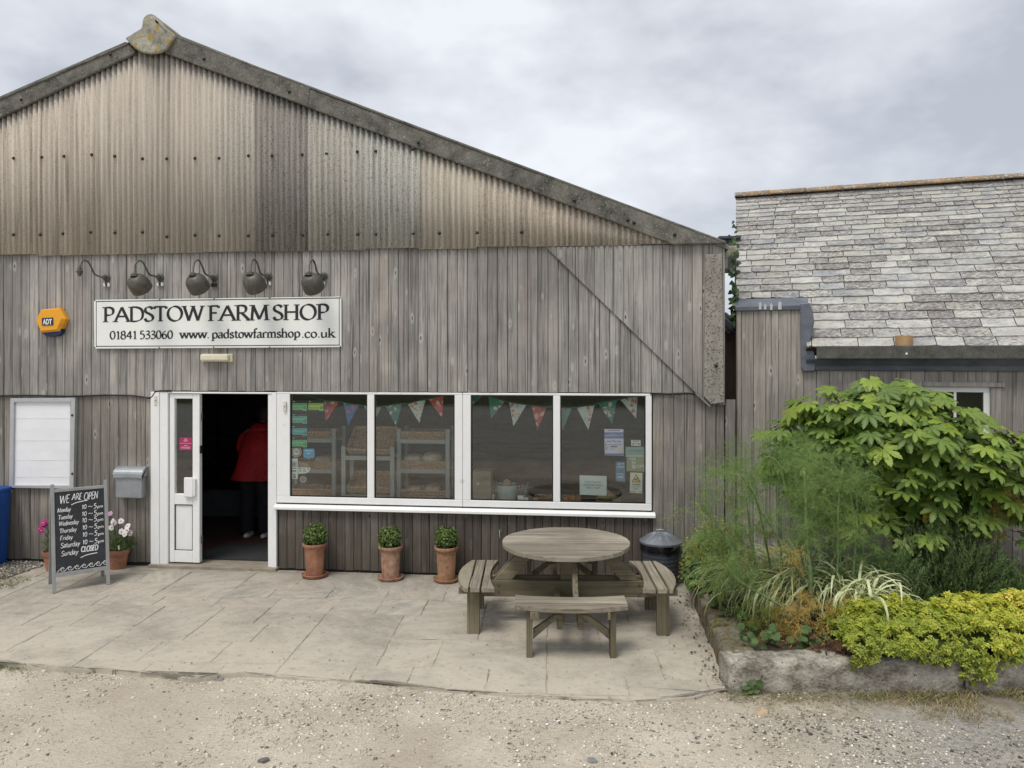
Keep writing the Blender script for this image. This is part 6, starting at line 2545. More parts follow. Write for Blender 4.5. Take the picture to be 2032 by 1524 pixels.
fdir = (PRt - PC).normalized()
fin_ = Vector((-fdir.y, fdir.x, 0))
ldir = (PLft - PC).normalized()
lin_ = Vector((ldir.y, -ldir.x, 0))
L1 = (G(1915, 1380, Z_GRAVEL) - PC).length
stone(PC, PC + fdir * (L1 - .012), fin_, .26, Z_GRAVEL - .06, ZP, M_GRAN)
stone(PC + fdir * (L1 + .012), PC + fdir * (L1 + .95), fin_, .26, Z_GRAVEL - .06, ZP - .03, M_GRAN)
stone(PC + fdir * (L1 + .97), PRt + fdir * .6, fin_, .26, Z_GRAVEL - .06, ZP - .02, M_GRAN)
LL = (PLft - PC).length
cuts = [.05, .42, .80, 1.0]
for i in range(3):
    a, b = PC + ldir * (LL * cuts[i] + (.05 if i == 0 else .01)), PC + ldir * (LL * cuts[i + 1])
    stone(a, b, lin_, [.24, .26, .24][i], Z_GRAVEL - .06, ZP - [.0, .015, .06][i], M_GRANM if i < 2 else M_GRAN, .014)
# bed soil
mb = MB()
bp = [PC + fdir * .1 + fin_ * .1, PRt + fdir * .5 + fin_ * .1, rbl(S_END, -.02, 0), rbl(-.1, -.02, 0), Vector((PLft.x + .1, -.03, 0)), PLft + lin_ * .1]
mb.prism([(p.x, p.y, -.1) for p in bp], (0, 0, .305))
structure(mb.build('planter_soil', M_SOIL))
# pale stone slab at the right end of the bed
t_p = G(2010, 1125, .25)
sb_ = []
bm = bmesh.new()
bmesh.ops.create_cube(bm, size=1)
bmesh.ops.subdivide_edges(bm, edges=bm.edges, cuts=5, use_grid_fill=True)
for v in bm.verts:
    v.co = Vector((v.co.x * .7, v.co.y * .5, v.co.z * .28)) + mnoise.noise_vector(v.co * 4) * .05
me = bpy.data.meshes.new('pale_boulder'); bm.to_mesh(me); bm.free()
me.materials.append(M_GRAN)
o = bpy.data.objects.new('pale_boulder', me); COL.objects.link(o)
c_ = RB(2030, 1090, -.75)
o.location = (c_.x + .12, c_.y, .30)
tag(o, 'pale stone block at the far right edge of the flower bed', 'stone')

# ------------------------------------------------------------------ box balls in terracotta pots
M_TERRA = pm('terracotta', (.25, .115, .068), (.40, .20, .125), (5, 5, 5), .85, bump=.15, lo=.4, hi=.62, fine=5)
M_TERRA2 = pm('mossy_terracotta', (.20, .13, .062), (.42, .23, .145), (6, 6, 6), .88, bump=.2, lo=.38, hi=.6, fine=4)
M_TERRA3 = pm('chalky_terracotta', (.26, .13, .085), (.46, .30, .22), (5, 5, 5), .88, bump=.2, lo=.38, hi=.66, fine=4)
M_BOX = leafmat('box_leaf', [(0, (.035, .07, .014)), (.5, (.075, .13, .025)), (1, (.14, .20, .045))], .4, .2, .5)
LEAF_V = [(0, 0, 0), (.32, .3, .04), (.36, .65, .02), (0, 1, -.05), (-.36, .65, .02), (-.32, .3, .04), (0, .5, -.04)]
LEAF_F = [(0, 1, 6), (1, 2, 6), (2, 3, 6), (3, 4, 6), (4, 5, 6), (5, 0, 6)]
LEAF2_F = [(0, 1, 2, 6), (6, 2, 3), (6, 3, 4), (0, 6, 4, 5)]


def topiary(px, py, hpx, label, mat, squash=1.0, lean=0.0):
    c = G(px, py, 0)
    c.y = min(c.y, -.22)
    hz = (CAM.z - c.z)
    dep = (c - CAM).dot(FWD)
    hpot = hpx * dep / F
    t = thing('topiary_pot', label, 'potted plant', c, 'clipped box balls in tall terracotta pots')
    r1 = .126
    mb = MB()
    mb.lathe([(.092, .02), (.094, .05), (.103, hpot * .55), (.108, hpot * .8), (.118, hpot * .90), (.128, hpot * .915), (r1 + .008, hpot * .95), (r1 + .006, hpot), (r1 - .012, hpot + .002), (r1 - .02, hpot * .93), (0, hpot * .93)], c, 36)
    mb.build('pot', mat, t, smooth=True, auto=50)
    mb = MB()
    mb.lathe([(.12, .0), (.132, .008), (.145, .035), (.142, .04), (.13, .03), (.12, .02), (0, .02)], c, 32)
    mb.build('saucer', mat, t, smooth=True, auto=50)
    mb = MB()
    mb.lathe([(.11, 0), (0, .012)], c + Vector((0, 0, hpot * .94)), 16)
    mb.build('soil', M_SOIL, t)
    n = 1500
    v = rng.normal(size=(n, 3))
    v /= np.linalg.norm(v, axis=1, keepdims=True)
    rr = .122 * (rng.uniform(.62, 1.06, n) ** .5)
    bump = np.array([1 + .2 * mnoise.noise(Vector(q) * 2.6 + Vector((px, 0, 0))) + .09 * mnoise.noise(Vector(q) * 7 + Vector((px, 3, 0))) for q in v])
    T = v * (rr * bump)[:, None] * np.array([1, 1, squash]) + np.array([c.x + lean, c.y, hpot + .093])
    nz = v + rng.normal(size=(n, 3)) * .55 + np.array([0, 0, .35])
    Rm = rot_from(nz, rng.uniform(0, 6.3, n))
    rn = np.clip(.45 + rng.normal(size=n) * .25, 0, 1)
    scatter('foliage', np.array(LEAF_V) * .026, LEAF2_F, Rm, T, rng.uniform(.7, 1.25, n), rn, M_BOX, t)
    mb = MB()
    mb.lathe([(0.0, -.075), (.06, -.05), (.08, 0), (.06, .05), (0, .075)], c + Vector((lean, 0, hpot + .09)), 12)
    mb.build('stem', plain('twig_%d' % px, (.02, .018, .01), .9), t)


topiary(628, 1141, 66, 'box ball in the leftmost tall terracotta pot, nearest the door', M_TERRA, 1.04, .006)
topiary(775, 1149, 66, 'box ball in the middle tall pot with chalky bloom', M_TERRA3, .97, -.008)
topiary(888, 1149, 68, 'box ball in the mossy tall pot nearest the picnic table', M_TERRA2, .98)

# ------------------------------------------------------------------ flower pots behind the chalkboard
M_STEM = leafmat('green_stem', [(0, (.04, .075, .018)), (1, (.09, .14, .04))], .6, .2)
M_PET_W = leafmat('white_pink_petal', [(0, (.55, .22, .48)), (.35, (.8, .74, .78)), (1, (.86, .85, .86))], .6, .3)
M_PET_M = leafmat('magenta_petal', [(0, (.32, .01, .14)), (1, (.5, .03, .26))], .6, .3)


def cosmos(name, label, base, hh, heads, pet, potcol=True, n=900, spread=.12):
    t = thing(name, label, 'potted plant', base, 'flower pots by the chalkboard')
    ph = .22
    mb = MB()
    mb.lathe([(.085, 0), (.115, ph - .045), (.125, ph - .045), (.13, ph), (.118, ph), (.11, ph - .03), (0, ph - .03)], base, 28)
    mb.build('pot', M_TERRA, t, smooth=True, auto=40)
    # thready leaves
    T = np.array(base) + np.stack([rng.normal(0, spread * .8, n), rng.normal(0, spread * .6, n), ph + rng.uniform(-.02, hh - .05, n) * rng.uniform(.3, 1, n)], 1)
    nz = rng.normal(size=(n, 3)) * .7 + np.array([0, -.3, .6])
    scatter('foliage', np.array([(-.5, 0, 0), (.5, 0, 0), (.25, 1, .05), (-.25, 1, .05)]) * np.array([.006, .055, .05]), [(0, 1, 2, 3)], rot_from(nz, rng.uniform(0, 6.3, n)), T, rng.uniform(.6, 1.3, n), rng.uniform(0, 1, n), M_STEM, t)
    mb = MB()
    for h in heads:
        mb.tube([Vector(base) + Vector((random.uniform(-.03, .03), 0, ph - .03)), (Vector(base) + Vector((0, 0, ph)) + Vector(h)) / 2 + Vector((random.uniform(-.02, .02), 0, .06)), h], .003, 4)
    o = mb.build('stem', M_STEM, t)
    setrnd(o, .3)
    for h in heads:
        nf_ = Vector((random.uniform(-.5, .5), -.8, random.uniform(.1, .7)))
        k = 8
        an = np.arange(k) * 2 * math.pi / k
        Rm = rot_from(np.repeat(np.array([nf_]), k, 0), an)
        o = scatter('flower', np.array([(0, 0, 0), (.3, .4, .02), (.36, .9, .0), (.0, 1, -.03), (-.36, .9, 0), (-.3, .4, .02)]) * .034, [(0, 1, 2, 3), (0, 3, 4, 5)], Rm, np.repeat(np.array([list(h)]), k, 0), rng.uniform(.85, 1.1, k), np.full(k, random.random()), pet, t)
        mb = MB()
        mb.lathe([(.009, 0), (.006, .006), (0, .007)], Vector(h), 8, az=nf_.normalized(), ax=nf_.cross(UP).normalized(), ay=nf_.normalized().cross(nf_.cross(UP).normalized()))
        mb.build('flower_centre', ink((.6, .4, .03)), o)
    return t


bp = G(234, 1127, 0)
hd = [W(x, y, bp.y + dy) for x, y, dy in ((218, 1019, 0), (223, 1034, -.06), (240, 1034, 0), (221, 1047, -.03), (241, 1055, -.05), (251, 1052, 0), (258, 1058, .02), (247, 1060, -.08), (253, 1044, .03), (226, 1037, .05))]
cp = cosmos('flower_pot', 'terracotta pot of white and pink flowers half hidden behind the chalkboard', bp, .32, hd, M_PET_W)
q = W(236, 1087, bp.y - .10)
mb = MB()
mb.obox(q - Vector((.009, 0, .025)), (.018, 0, .003), (0, .002, 0), (0, -.006, .05))
mb.build('plant_label', M_W, cp)
bp2 = G(108, 1130, 0)
hd = [W(x, y, bp2.y + dy) for x, y, dy in ((85, 1038, 0), (88, 1042, .02), (79, 1049, 0), (82, 1053, -.03), (90, 1035, .03))]
cosmos('flower_pot', 'magenta flowers sticking out to the left behind the chalkboard', bp2, .30, hd, M_PET_M, n=500, spread=.06)

# ------------------------------------------------------------------ plants of the bed
# fatsia: big hand-shaped leaves, each an object
M_FATS = None


def fatsiamat():
    m, k = newmat('fatsia_leaf')
    oi = k.n('ShaderNodeObjectInfo').outputs['Random']
    oc_ = k.n('ShaderNodeObjectInfo').outputs['Color']
    a = attr(k, 'vein')
    pos = k.n('ShaderNodeTexCoord').outputs['Object']
    c = k.mix(oi, (.075, .155, .022), (.22, .33, .045))
    c = k.mix(1.0, c, oc_, 'MULTIPLY')
    c = k.mix(k.math('MULTIPLY', a, .55), c, (.26, .34, .12))
    n = k.noise(pos, 30.0, 3.0)
    c = k.mix(k.ramp(n, [(.4, 0.), (.7, .3)]), c, (.15, .22, .05))
    b = k.n('ShaderNodeBump', {'Height': k.noise(pos, 22.0, 2.0), 'Strength': .25, 'Distance': .01})
    p = k.n('ShaderNodeBsdfPrincipled', {'Base Color': c, 'Roughness': .42, 'Specular IOR Level': .4, 'Normal': b.outputs[0]})
    tr = k.n('ShaderNodeBsdfTranslucent', {'Color': c})
    mx = k.n('ShaderNodeMixShader', {0: .28, 1: p.outputs[0], 2: tr.outputs[0]})
    k.n('ShaderNodeOutputMaterial', {'Surface': mx.outputs[0]})
    return m


M_FATS = fatsiamat()


def palmate(name, lobes=8, seed=0):
    """hand-shaped leaf in the XY plane, stalk at the origin, tip towards +Y, about 1 unit long"""
    rs = random.Random(seed)
    vs, fs, vein = [(0, 0, .03)], [], [1.0]
    spread_ = R(118)
    for i in range(lobes):
        f = i / (lobes - 1)
        ang = -spread_ + 2 * spread_ * f
        ln = (1.0 - .42 * abs(2 * f - 1) ** 1.6) * rs.uniform(.92, 1.06)
        d = Vector((math.sin(ang), math.cos(ang), 0))
        s = Vector((d.y, -d.x, 0))
        prof = [(.15, .048), (.30, .09), (.42, .122), (.50, .118), (.57, .158), (.64, .135), (.72, .15), (.79, .105), (.86, .11), (.93, .05), (1.0, .0)]
        droop = rs.uniform(.06, .17)
        prev = None
        b0 = len(vs)
        for (t, w_) in prof:
            z = .03 + .05 * math.sin(t * 3) - droop * t * t
            c = d * (ln * t)
            wv = w_ * rs.uniform(.85, 1.12)
            k = rs.uniform(-.012, .012)
            vs.append((*(c + s * -wv)[:2], z + .035 * (w_ / .15) * t + k))
            vs.append((*c[:2], z - .012))
            vs.append((*(c + s * wv)[:2], z + .035 * (w_ / .15) * t - k))
            vein += [0.0, 1.0, 0.0]
        fs += [(0, b0 + 1, b0), (0, b0 + 2, b0 + 1)]
        for j in range(len(prof) - 1):
            q = b0 + 3 * j
            fs += [(q, q + 1, q + 4, q + 3), (q + 1, q + 2, q + 5, q + 4)]
    me = bpy.data.meshes.new(name)
    me.from_pydata(vs, [], fs)
    at = me.attributes.new('vein', 'FLOAT', 'POINT')
    at.data.foreach_set('value', vein)
    me.materials.append(M_FATS)
    me.polygons.foreach_set('use_smooth', [True] * len(me.polygons))
    me.update()
    return me


FC = RB(1785, 945, -.70)
FC = Vector((FC.x, FC.y, 1.56))
fat = thing('fatsia_bush', 'large shrub with glossy hand shaped leaves against the outbuilding wall', 'shrub', (FC.x, FC.y, .23))
lm = [palmate('leaf', lobes, i) for i, lobes in enumerate((7, 8, 8, 9, 7))]
sil = [(1560, 960), (1566, 880), (1590, 830), (1620, 780), (1700, 760), (1790, 752), (1850, 775), (1900, 800), (1960, 835), (2010, 870), (2060, 930), (2060, 1010)]
st = random.getstate()
random.seed(33)
rad = Vector((1.12, .66, .66))
cnt = 0
leafpos = []
tries = 0
while cnt < 296 and tries < 9000:
    tries += 1
    th = random.uniform(-math.pi, math.pi)
    u = random.uniform(-.85, 1.0)
    ch_ = math.sqrt(max(0, 1 - u * u))
    if u < 0:
        ch_ = max(ch_, .80)
    v = Vector((math.cos(th) * ch_, math.sin(th) * ch_, u))
    loc = RB_A * v.x + RB_N * v.y
    if v.y > .35:
        continue
    rr = random.choice([1.0, 1.0, .93, .82, .66]) * random.uniform(.93, 1.05)
    squ = 1.0 + .08 * mnoise.noise(v * 3.1)
    xr_ = rad.x * (1.0 if v.x < 0 else 1.15)
    top = rad.z * (1.04 - .78 * max(0, v.x + .05))
    p = FC + (RB_A * (v.x * xr_) + RB_N * (v.y * rad.y)) * rr * squ + UP * (v.z * (top if v.z > 0 else .84) * rr * squ)
    if p.z < .72 or (p - RB_O).dot(RB_N) > -.03:
        continue
    if any((p - q).length < .062 for q in leafpos):
        continue
    leafpos.append(p)
    sc = random.uniform(.135, .215)
    # leaf faces up and outward, tip pointing outward and down
    out = (RB_A * v.x + RB_N * (v.y - .25)).normalized()
    nrm = (UP * random.uniform(.75, 1.15) + out * random.uniform(.15, .7) + Vector((random.uniform(-.4, .4), random.uniform(-.4, .2), 0))).normalized()
    tipd = out * .8 + UP * -.25 + Vector((random.uniform(-.9, .9), random.uniform(-.8, .4), 0))
    y = (tipd - nrm * tipd.dot(nrm)).normalized()
    x = y.cross(nrm)
    m3 = Matrix((x, y, nrm)).transposed().to_4x4()
    o = bpy.data.objects.new('leaf', lm[cnt % 5])
    COL.objects.link(o)
    o.parent = fat
    o.matrix_parent_inverse = wmat(fat).inverted()
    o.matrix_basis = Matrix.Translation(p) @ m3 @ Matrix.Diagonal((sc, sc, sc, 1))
    lit_young = random.random() < .55 * (.35 + max(0, v.z))  # young lime leaves, commoner higher up; light on the crown painted into them
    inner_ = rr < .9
    o.color = (1.55, 1.35, .75, 1) if lit_young else (.95, .95, .9, 1)
    cnt += 1
mb = MB()
for i in range(9):
    a = random.uniform(0, 6.28)
    e = leafpos[i * 7 % len(leafpos)]
    b0 = Vector((FC.x + .15 * math.cos(a), FC.y + .1 * math.sin(a), .2))
    m_ = (b0 * .45 + FC * .55) + Vector((.1 * math.cos(a), .05, -.1))
    mb.tube([b0, m_, FC.lerp(e, .55)], [.022, .018, .010], 7)
for p in leafpos:
    q = FC.lerp(p, .80) + Vector((0, 0, -.08))
    mb.tube([q, q.lerp(p, .5) + Vector((0, 0, -.02)), p], .0035, 4)
mb.build('stem', pm('fatsia_stem', (.05, .055, .022), (.10, .115, .045), (20, 20, 20), .8), fat)
nin = 820
vv = rng.normal(size=(nin, 3))
vv /= np.linalg.norm(vv, axis=1, keepdims=True)
vv[:, 1] = -np.abs(vv[:, 1]) * .9 + .15
rr_ = rng.uniform(.45, .92, nin)[:, None]
vv[:, :2] *= np.where(vv[:, 2:] < -.2, 1.25, 1.0)
loc_ = vv * np.array([1.18, .62, .64]) * rr_
loc_[:, 2] *= np.where(loc_[:, 2] > 0, 1.0 - .72 * np.clip(loc_[:, 0], 0, 1), 1.3)
Tin = np.array(FC)[None] + np.array(RB_A)[None] * loc_[:, :1] + np.array(RB_N)[None] * loc_[:, 1:2] + np.array([[0, 0, 1.0]]) * loc_[:, 2:]
lv = np.array([v_.co[:] for v_ in lm[1].vertices])
lf = [tuple(p_.vertices) for p_ in lm[1].polygons]
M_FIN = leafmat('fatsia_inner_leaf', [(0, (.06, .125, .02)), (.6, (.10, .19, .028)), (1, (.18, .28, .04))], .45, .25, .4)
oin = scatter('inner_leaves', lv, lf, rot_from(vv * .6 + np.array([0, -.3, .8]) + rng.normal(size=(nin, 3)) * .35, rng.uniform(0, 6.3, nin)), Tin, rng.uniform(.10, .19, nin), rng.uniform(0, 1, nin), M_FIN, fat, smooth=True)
oin['kind'] = 'stuff'
M_YLEAF = leafmat('yellowed_leaf', [(0, (.42, .24, .02)), (1, (.55, .36, .04))], .5, .3)
for (x, y) in ((1838, 992), (1848, 1012), (1836, 1016), (1843, 980)):
    p = RB(x, y, -1.12)
    mb = MB()
    mb.add([p + Vector(v) * .11 for v in ((0, 0, 0), (.22, -.06, -.3), (.24, -.1, -.7), (0, -.05, -1), (-.24, -.1, -.7), (-.22, -.06, -.3))], [(0, 1, 2, 3), (0, 3, 4, 5)])
    o = mb.build('yellowed_leaf', M_YLEAF, fat, smooth=True)
    setrnd(o, random.random())
random.setstate(st)


def ribbons(name, bases, dirs, lens, width, mat, parent, seg=8, droop=1.0, mats=None, striped=True):
    """arching strap leaves; three strips across with pale margins"""
    vs, fs, mi = [], [], []
    for b, d, ln, wd, dr in zip(bases, dirs, lens, width, droop):
        b, d = Vector(b), Vector(d)
        h = Vector((d.x, d.y, 0))
        if h.length < 1e-3:
            h = Vector((1, 0, 0))
        h.normalize()
        p = b.copy()
        side = Vector((-h.y, h.x, 0))
        el = math.atan2(d.z, math.hypot(d.x, d.y))
        k0 = len(vs)
        for i in range(seg + 1):
            t = i / seg
            ww = wd * (.55 + 1.2 * t - 1.72 * t * t) if t < 1 else 0.0005
            ww = max(ww, .0006)
            tw = side + Vector((0, 0, .25 * math.sin(ln * 60 + t * 2)))
            for q in (-1, -.45, .45, 1):
                vs.append(p + tw * (ww * q) + Vector((0, 0, abs(q) * ww * .35)))
            a = el - dr * t * t * 1.0 - dr * .4 * t
            p = p + (h * math.cos(a) + UP * math.sin(a)) * (ln / seg)
        for i in range(seg):
            for j in range(3):
                q = k0 + i * 4 + j
                fs.append((q, q + 1, q + 5, q + 4))
                mi.append(1 if j == 1 and striped else 0)
    me = bpy.data.meshes.new(name)
    me.from_pydata([tuple(v) for v in vs], [], fs)
    for m in mats:
        me.materials.append(m)
    me.polygons.foreach_set('material_index', mi)
    me.polygons.foreach_set('use_smooth', [True] * len(fs))
    at = me.attributes.new('rnd', 'FLOAT', 'FACE')
    at.data.foreach_set('value', np.repeat(rng.uniform(0, 1, len(lens)), seg * 3).astype(np.float32))
    me.update()
    o = bpy.data.objects.new(name, me)
    COL.objects.link(o)
    setp(o, parent)
    return o


ZB = .20
BED = lambda x, y: G(x, y, ZB)
M_CREAMLEAF = leafmat('cream_leaf_margin', [(0, (.46, .52, .26)), (1, (.74, .76, .50))], .5, .3)
M_GREENLEAF = leafmat('grass_leaf_green', [(0, (.09, .16, .035)), (1, (.20, .28, .07))], .5, .3)
# arching variegated grass, middle left of the bed
c0 = BED(1570, 1222)
t = thing('variegated_grass', 'mound of arching cream striped grass behind the fennel stems', 'ornamental grass', c0)
n = 620
ang = rng.normal(math.pi * 1.0, .8, n)
bs = [(c0.x + .12 + rng.normal(0, .16), c0.y + .12 + rng.normal(0, .14), ZB + .02) for _ in range(n)]
ds = [(math.cos(a), math.sin(a) * .8 - .12, rng.uniform(1.2, 3.2)) for a in ang]
ribbons('blades', bs, ds, rng.uniform(.55, 1.0, n), rng.uniform(.008, .013, n), None, t, 9, rng.uniform(1.6, 2.6, n), [M_CREAMLEAF, M_GREENLEAF])
n = 420
c0 = BED(1650, 1225)
ang = rng.uniform(-math.pi, math.pi, n)
bs = [(c0.x + rng.normal(0, .18), c0.y + .08 + rng.normal(0, .12), ZB + .02) for _ in range(n)]
ds = [(math.cos(a), math.sin(a) * .6 - .1, rng.uniform(1.5, 4.0)) for a in ang]
ribbons('blades', bs, ds, rng.uniform(.5, .95, n), rng.uniform(.007, .011, n), None, t, 9, rng.uniform(1.2, 2.4, n), [M_GREENLEAF, M_CREAMLEAF])
# broad cream strap leaves in the middle
c1 = BED(1695, 1248)
t = thing('striped_sedge', 'clump of broad cream strap leaves drooping in the middle of the bed', 'strap leaved plant', c1)
n = 110
ang = rng.uniform(-math.pi, math.pi, n)
bs = [(c1.x + .05 + rng.normal(0, .13), c1.y + rng.normal(0, .1), ZB + rng.uniform(.02, .2)) for _ in range(n)]
ds = [(math.cos(a) * .8, math.sin(a) * .6 - .25, rng.uniform(2.5, 6.0)) for a in ang]
ribbons('strap_leaf', bs, ds, rng.uniform(.45, .75, n), rng.uniform(.013, .019, n), None, t, 10, rng.uniform(2.2, 3.4, n), [M_CREAMLEAF, M_CREAMLEAF, M_GREENLEAF])

# rosemary-like evergreen
M_ROSE = leafmat('rosemary_needle', [(0, (.035, .07, .026)), (.6, (.085, .15, .05)), (1, (.20, .27, .09))], .55, .2)
NEED = np.array([(-.5, 0, 0), (.5, 0, 0), (.35, .7, .03), (0, 1, .02), (-.35, .7, .03)])


def evergreen(label, cx, cz, rx, ry, rz, nspr, seed):
    c = BED(cx, cz)
    t = thing('rosemary_bush', label, 'shrub', c, 'dark evergreen needle shrubs in the bed')
    r_ = np.random.default_rng(seed)
    Ts, Ns, Rn = [], [], []
    for _ in range(nspr):
        th, u = r_.uniform(0, 6.28), r_.uniform(.0, 1.0)
        q = math.sqrt(1 - u * u)
        k = r_.uniform(.55, 1.0)
        b = np.array([c.x + rx * q * math.cos(th) * k, c.y + ry * q * math.sin(th) * k, ZB + rz * (u * k)])
        d = np.array([.5 * q * math.cos(th) + r_.normal(0, .2), .5 * q * math.sin(th) + r_.normal(0, .2), 1.0])
        d /= np.linalg.norm(d)
        ln = r_.uniform(.12, .22)
        m = 34
        tt = np.linspace(0.0, 1, m)
        Ts.append(b + d * (ln * tt)[:, None])
        a = r_.uniform(0, 6.28, m)
        e1 = np.cross(d, [0, 0, 1.0]); e1 /= np.linalg.norm(e1) + 1e-6
        e2 = np.cross(d, e1)
        out = np.cos(a)[:, None] * e1 + np.sin(a)[:, None] * e2
        Ns.append(np.stack([out * .75 + d * 1.0], 0)[0])
        Rn.append(np.clip(tt * .45 + r_.uniform(0, .45) , 0, 1))
    T, N_, rn = np.concatenate(Ts), np.concatenate(Ns), np.concatenate(Rn)
    # needles grow along N: y axis of the small shape
    y = N_ / np.linalg.norm(N_, axis=1, keepdims=True)
    rz_ = r_.normal(size=y.shape)
    z = np.cross(y, rz_); z /= np.linalg.norm(z, axis=1, keepdims=True)
    x = np.cross(y, z)
    Rm = np.stack([x, y, z], 2)
    scatter('foliage', NEED * np.array([.005, .03, .03]), [(0, 1, 2, 3, 4)], Rm, T, r_.uniform(.7, 1.2, len(T)), rn, M_ROSE, t)
    mb = MB()
    for i in range(14):
        th = r_.uniform(0, 6.28)
        mb.tube([(c.x, c.y, ZB - .02), (c.x + rx * .4 * math.cos(th), c.y + ry * .4 * math.sin(th), ZB + rz * .45), (c.x + rx * .7 * math.cos(th), c.y + ry * .7 * math.sin(th), ZB + rz * .7)], [.012, .008, .004], 5)
    mb.build('stem', plain('woody_stem_%d' % seed, (.035, .028, .018), .9), t)


evergreen('dark needle leaved bush in the middle of the bed beside the strap leaves', 1775, 1235, .30, .24, .55, 330, 3)
evergreen('dark needle leaved bush at the back of the bed under the big leaves', 1885, 1225, .52, .28, .84, 950, 4)
evergreen('low dark needle leaved bush at the right above the golden mound', 1985, 1235, .42, .25, .45, 420, 5)

# golden oregano mound along the front right
M_OREG = leafmat('oregano_leaf', [(0, (.08, .155, .02)), (.35, (.20, .31, .03)), (.7, (.46, .50, .05)), (1, (.74, .62, .14))], .55, .3, .25)
c = BED(1870, 1300)
t = thing('golden_oregano', 'golden green leafy herb mound spilling over the front stone edging', 'herb', c)
n = 6800
# cushion surface along the front edge of the bed, bulging over the stones
L0 = (G(1690, 1385, Z_GRAVEL) - PC).length
L1_ = (G(2032, 1376, Z_GRAVEL) - PC).length + .5
u = rng.uniform(0, 1, n)
ph = rng.uniform(-.62, 1.0, n)       # across: front lip .. top .. back
al = L0 + (L1_ - L0) * u
a = ph * 1.75
edge = np.clip(np.minimum(u / .10, (1 - u) / .05), 0, 1) ** .5
hgt = (.37 + .10 * u) * (.55 + .45 * edge)
dep = .36
lump = np.array([mnoise.noise((float(x) * 3.1, float(y) * 2.0, 1.5)) for x, y in zip(al, a)])
lump2 = np.array([mnoise.noise((float(x) * 9, float(y) * 5, 7.5)) for x, y in zip(al, a)])
sh = rng.uniform(.80, 1.04, n) * (1 + .18 * lump + .13 * lump2)
off = .16 + np.sin(a) * dep * sh + .10           # into the bed (metres from the front face)
hz = ZP - .09 + np.cos(a) * hgt * sh
hang = np.array([max(0, mnoise.noise((float(x) * 2.2, 3.0, 0))) for x in al])
front = a < -.75
hz = np.where(front, hz - (rng.uniform(0, 1, n)) * (.05 + .32 * hang), hz)
hang_tail = (np.abs(al - ((G(1935, 1380, Z_GRAVEL) - PC).length)) < .13) & front
hz = np.where(hang_tail, hz - rng.uniform(0, .24, n), hz)
off = np.where(front, np.minimum(off, -.015 + rng.uniform(-.05, .02, n)), off)
base = np.array(PC)[None] + np.array(fdir)[None] * al[:, None] + np.array(fin_)[None] * off[:, None]
T = np.stack([base[:, 0], base[:, 1], np.maximum(hz, .0)], 1)
nrm = np.array(fin_)[None] * np.sin(a)[:, None] + np.array([[0, 0, 1.0]]) * (np.cos(a) + .25)[:, None]
nrm = nrm + rng.normal(size=(n, 3)) * .5 + np.array([0, -.25, 0])
# six small leaves per rosette
RV, RF = [], []
for k in range(6):
    an = k * math.pi / 3 + .2
    sc_ = 1.0 if k % 2 else .78
    zz = .0 if k % 2 else .18
    for (x, y, z) in [(0, .05, 0), (.26, .45, .07), (0, 1, -.06), (-.26, .45, .07)]:
        x, y = x * sc_, y * sc_
        RV.append((x * math.cos(an) - y * math.sin(an), x * math.sin(an) + y * math.cos(an), z + zz))
    b = 4 * k
    RF += [(b, b + 1, b + 2, b + 3)]
ygrad = np.clip((T[:, 2] - .12) / .42, 0, 1) * .5 + np.clip((al - L0) / (L1_ - L0), 0, 1) * .42
rn = np.clip(ygrad - .13 + rng.normal(size=n) * .13 + .22 * lump, 0, 1)
scatter('foliage', np.array(RV) * .034, RF, rot_from(nrm, rng.uniform(0, 6.3, n)), T, rng.uniform(.7, 1.3, n), rn, M_OREG, t)
# inner mass of stalks so that no bare ground shows through
mb = MB()
seg = 24
vs = []
for i in range(seg + 1):
    aa = L0 + .05 + (L1_ - L0 - .08) * i / seg
    for j in range(9):
        q = -1.0 + 2.6 * j / 8
        e = min(1, min(i, seg - i) / 2.0 + .35)
        p = PC + fdir * aa + fin_ * (.26 + math.sin(q) * dep * .78)
        vs.append((p.x, p.y, ZP - .09 + math.cos(q) * .28 * e))
mb.add(vs, [(i * 9 + j, (i + 1) * 9 + j, (i + 1) * 9 + j + 1, i * 9 + j + 1) for i in range(seg) for j in range(8)])
mb.build('stalks', pm('herb_stalks', (.03, .05, .01), (.07, .10, .02), (60, 60, 20), .9), t)

# fennel: jointed stems and thread-like fronds
M_FSTEM = leafmat('fennel_stem', [(0, (.03, .065, .035)), (.5, (.09, .17, .06)), (1, (.34, .40, .15))], .5, .1)
M_FROND = leafmat('fennel_thread', [(0, (.09, .17, .055)), (.5, (.17, .275, .085)), (1, (.30, .40, .13))], .6, .35)
M_FDRY = leafmat('dry_fennel_thread', [(0, (.34, .22, .06)), (.5, (.50, .34, .10)), (1, (.56, .44, .15))], .7, .3)
THR = np.array([(-.5, 0, 0), (.5, 0, 0), (.0, 1, 0)])


def threads(P, Q, wd, rn, name, mat, parent):
    P, Q = np.asarray(P), np.asarray(Q)
    d = Q - P
    ln = np.linalg.norm(d, axis=1)
    y = d / ln[:, None]
    r_ = rng.normal(size=y.shape)
    z = np.cross(y, r_); z /= np.linalg.norm(z, axis=1, keepdims=True)
    x = np.cross(y, z)
    Rm = np.stack([x, y, z], 2)
    S = np.stack([np.full(len(ln), 1.0) * wd, ln, np.ones(len(ln))], 1)
    return scatter(name, np.array([(-.5, 0, 0), (.5, 0, 0), (.3, 1, 0), (-.3, 1, 0)]), [(0, 1, 2, 3)], Rm, P, S, rn, mat, parent)


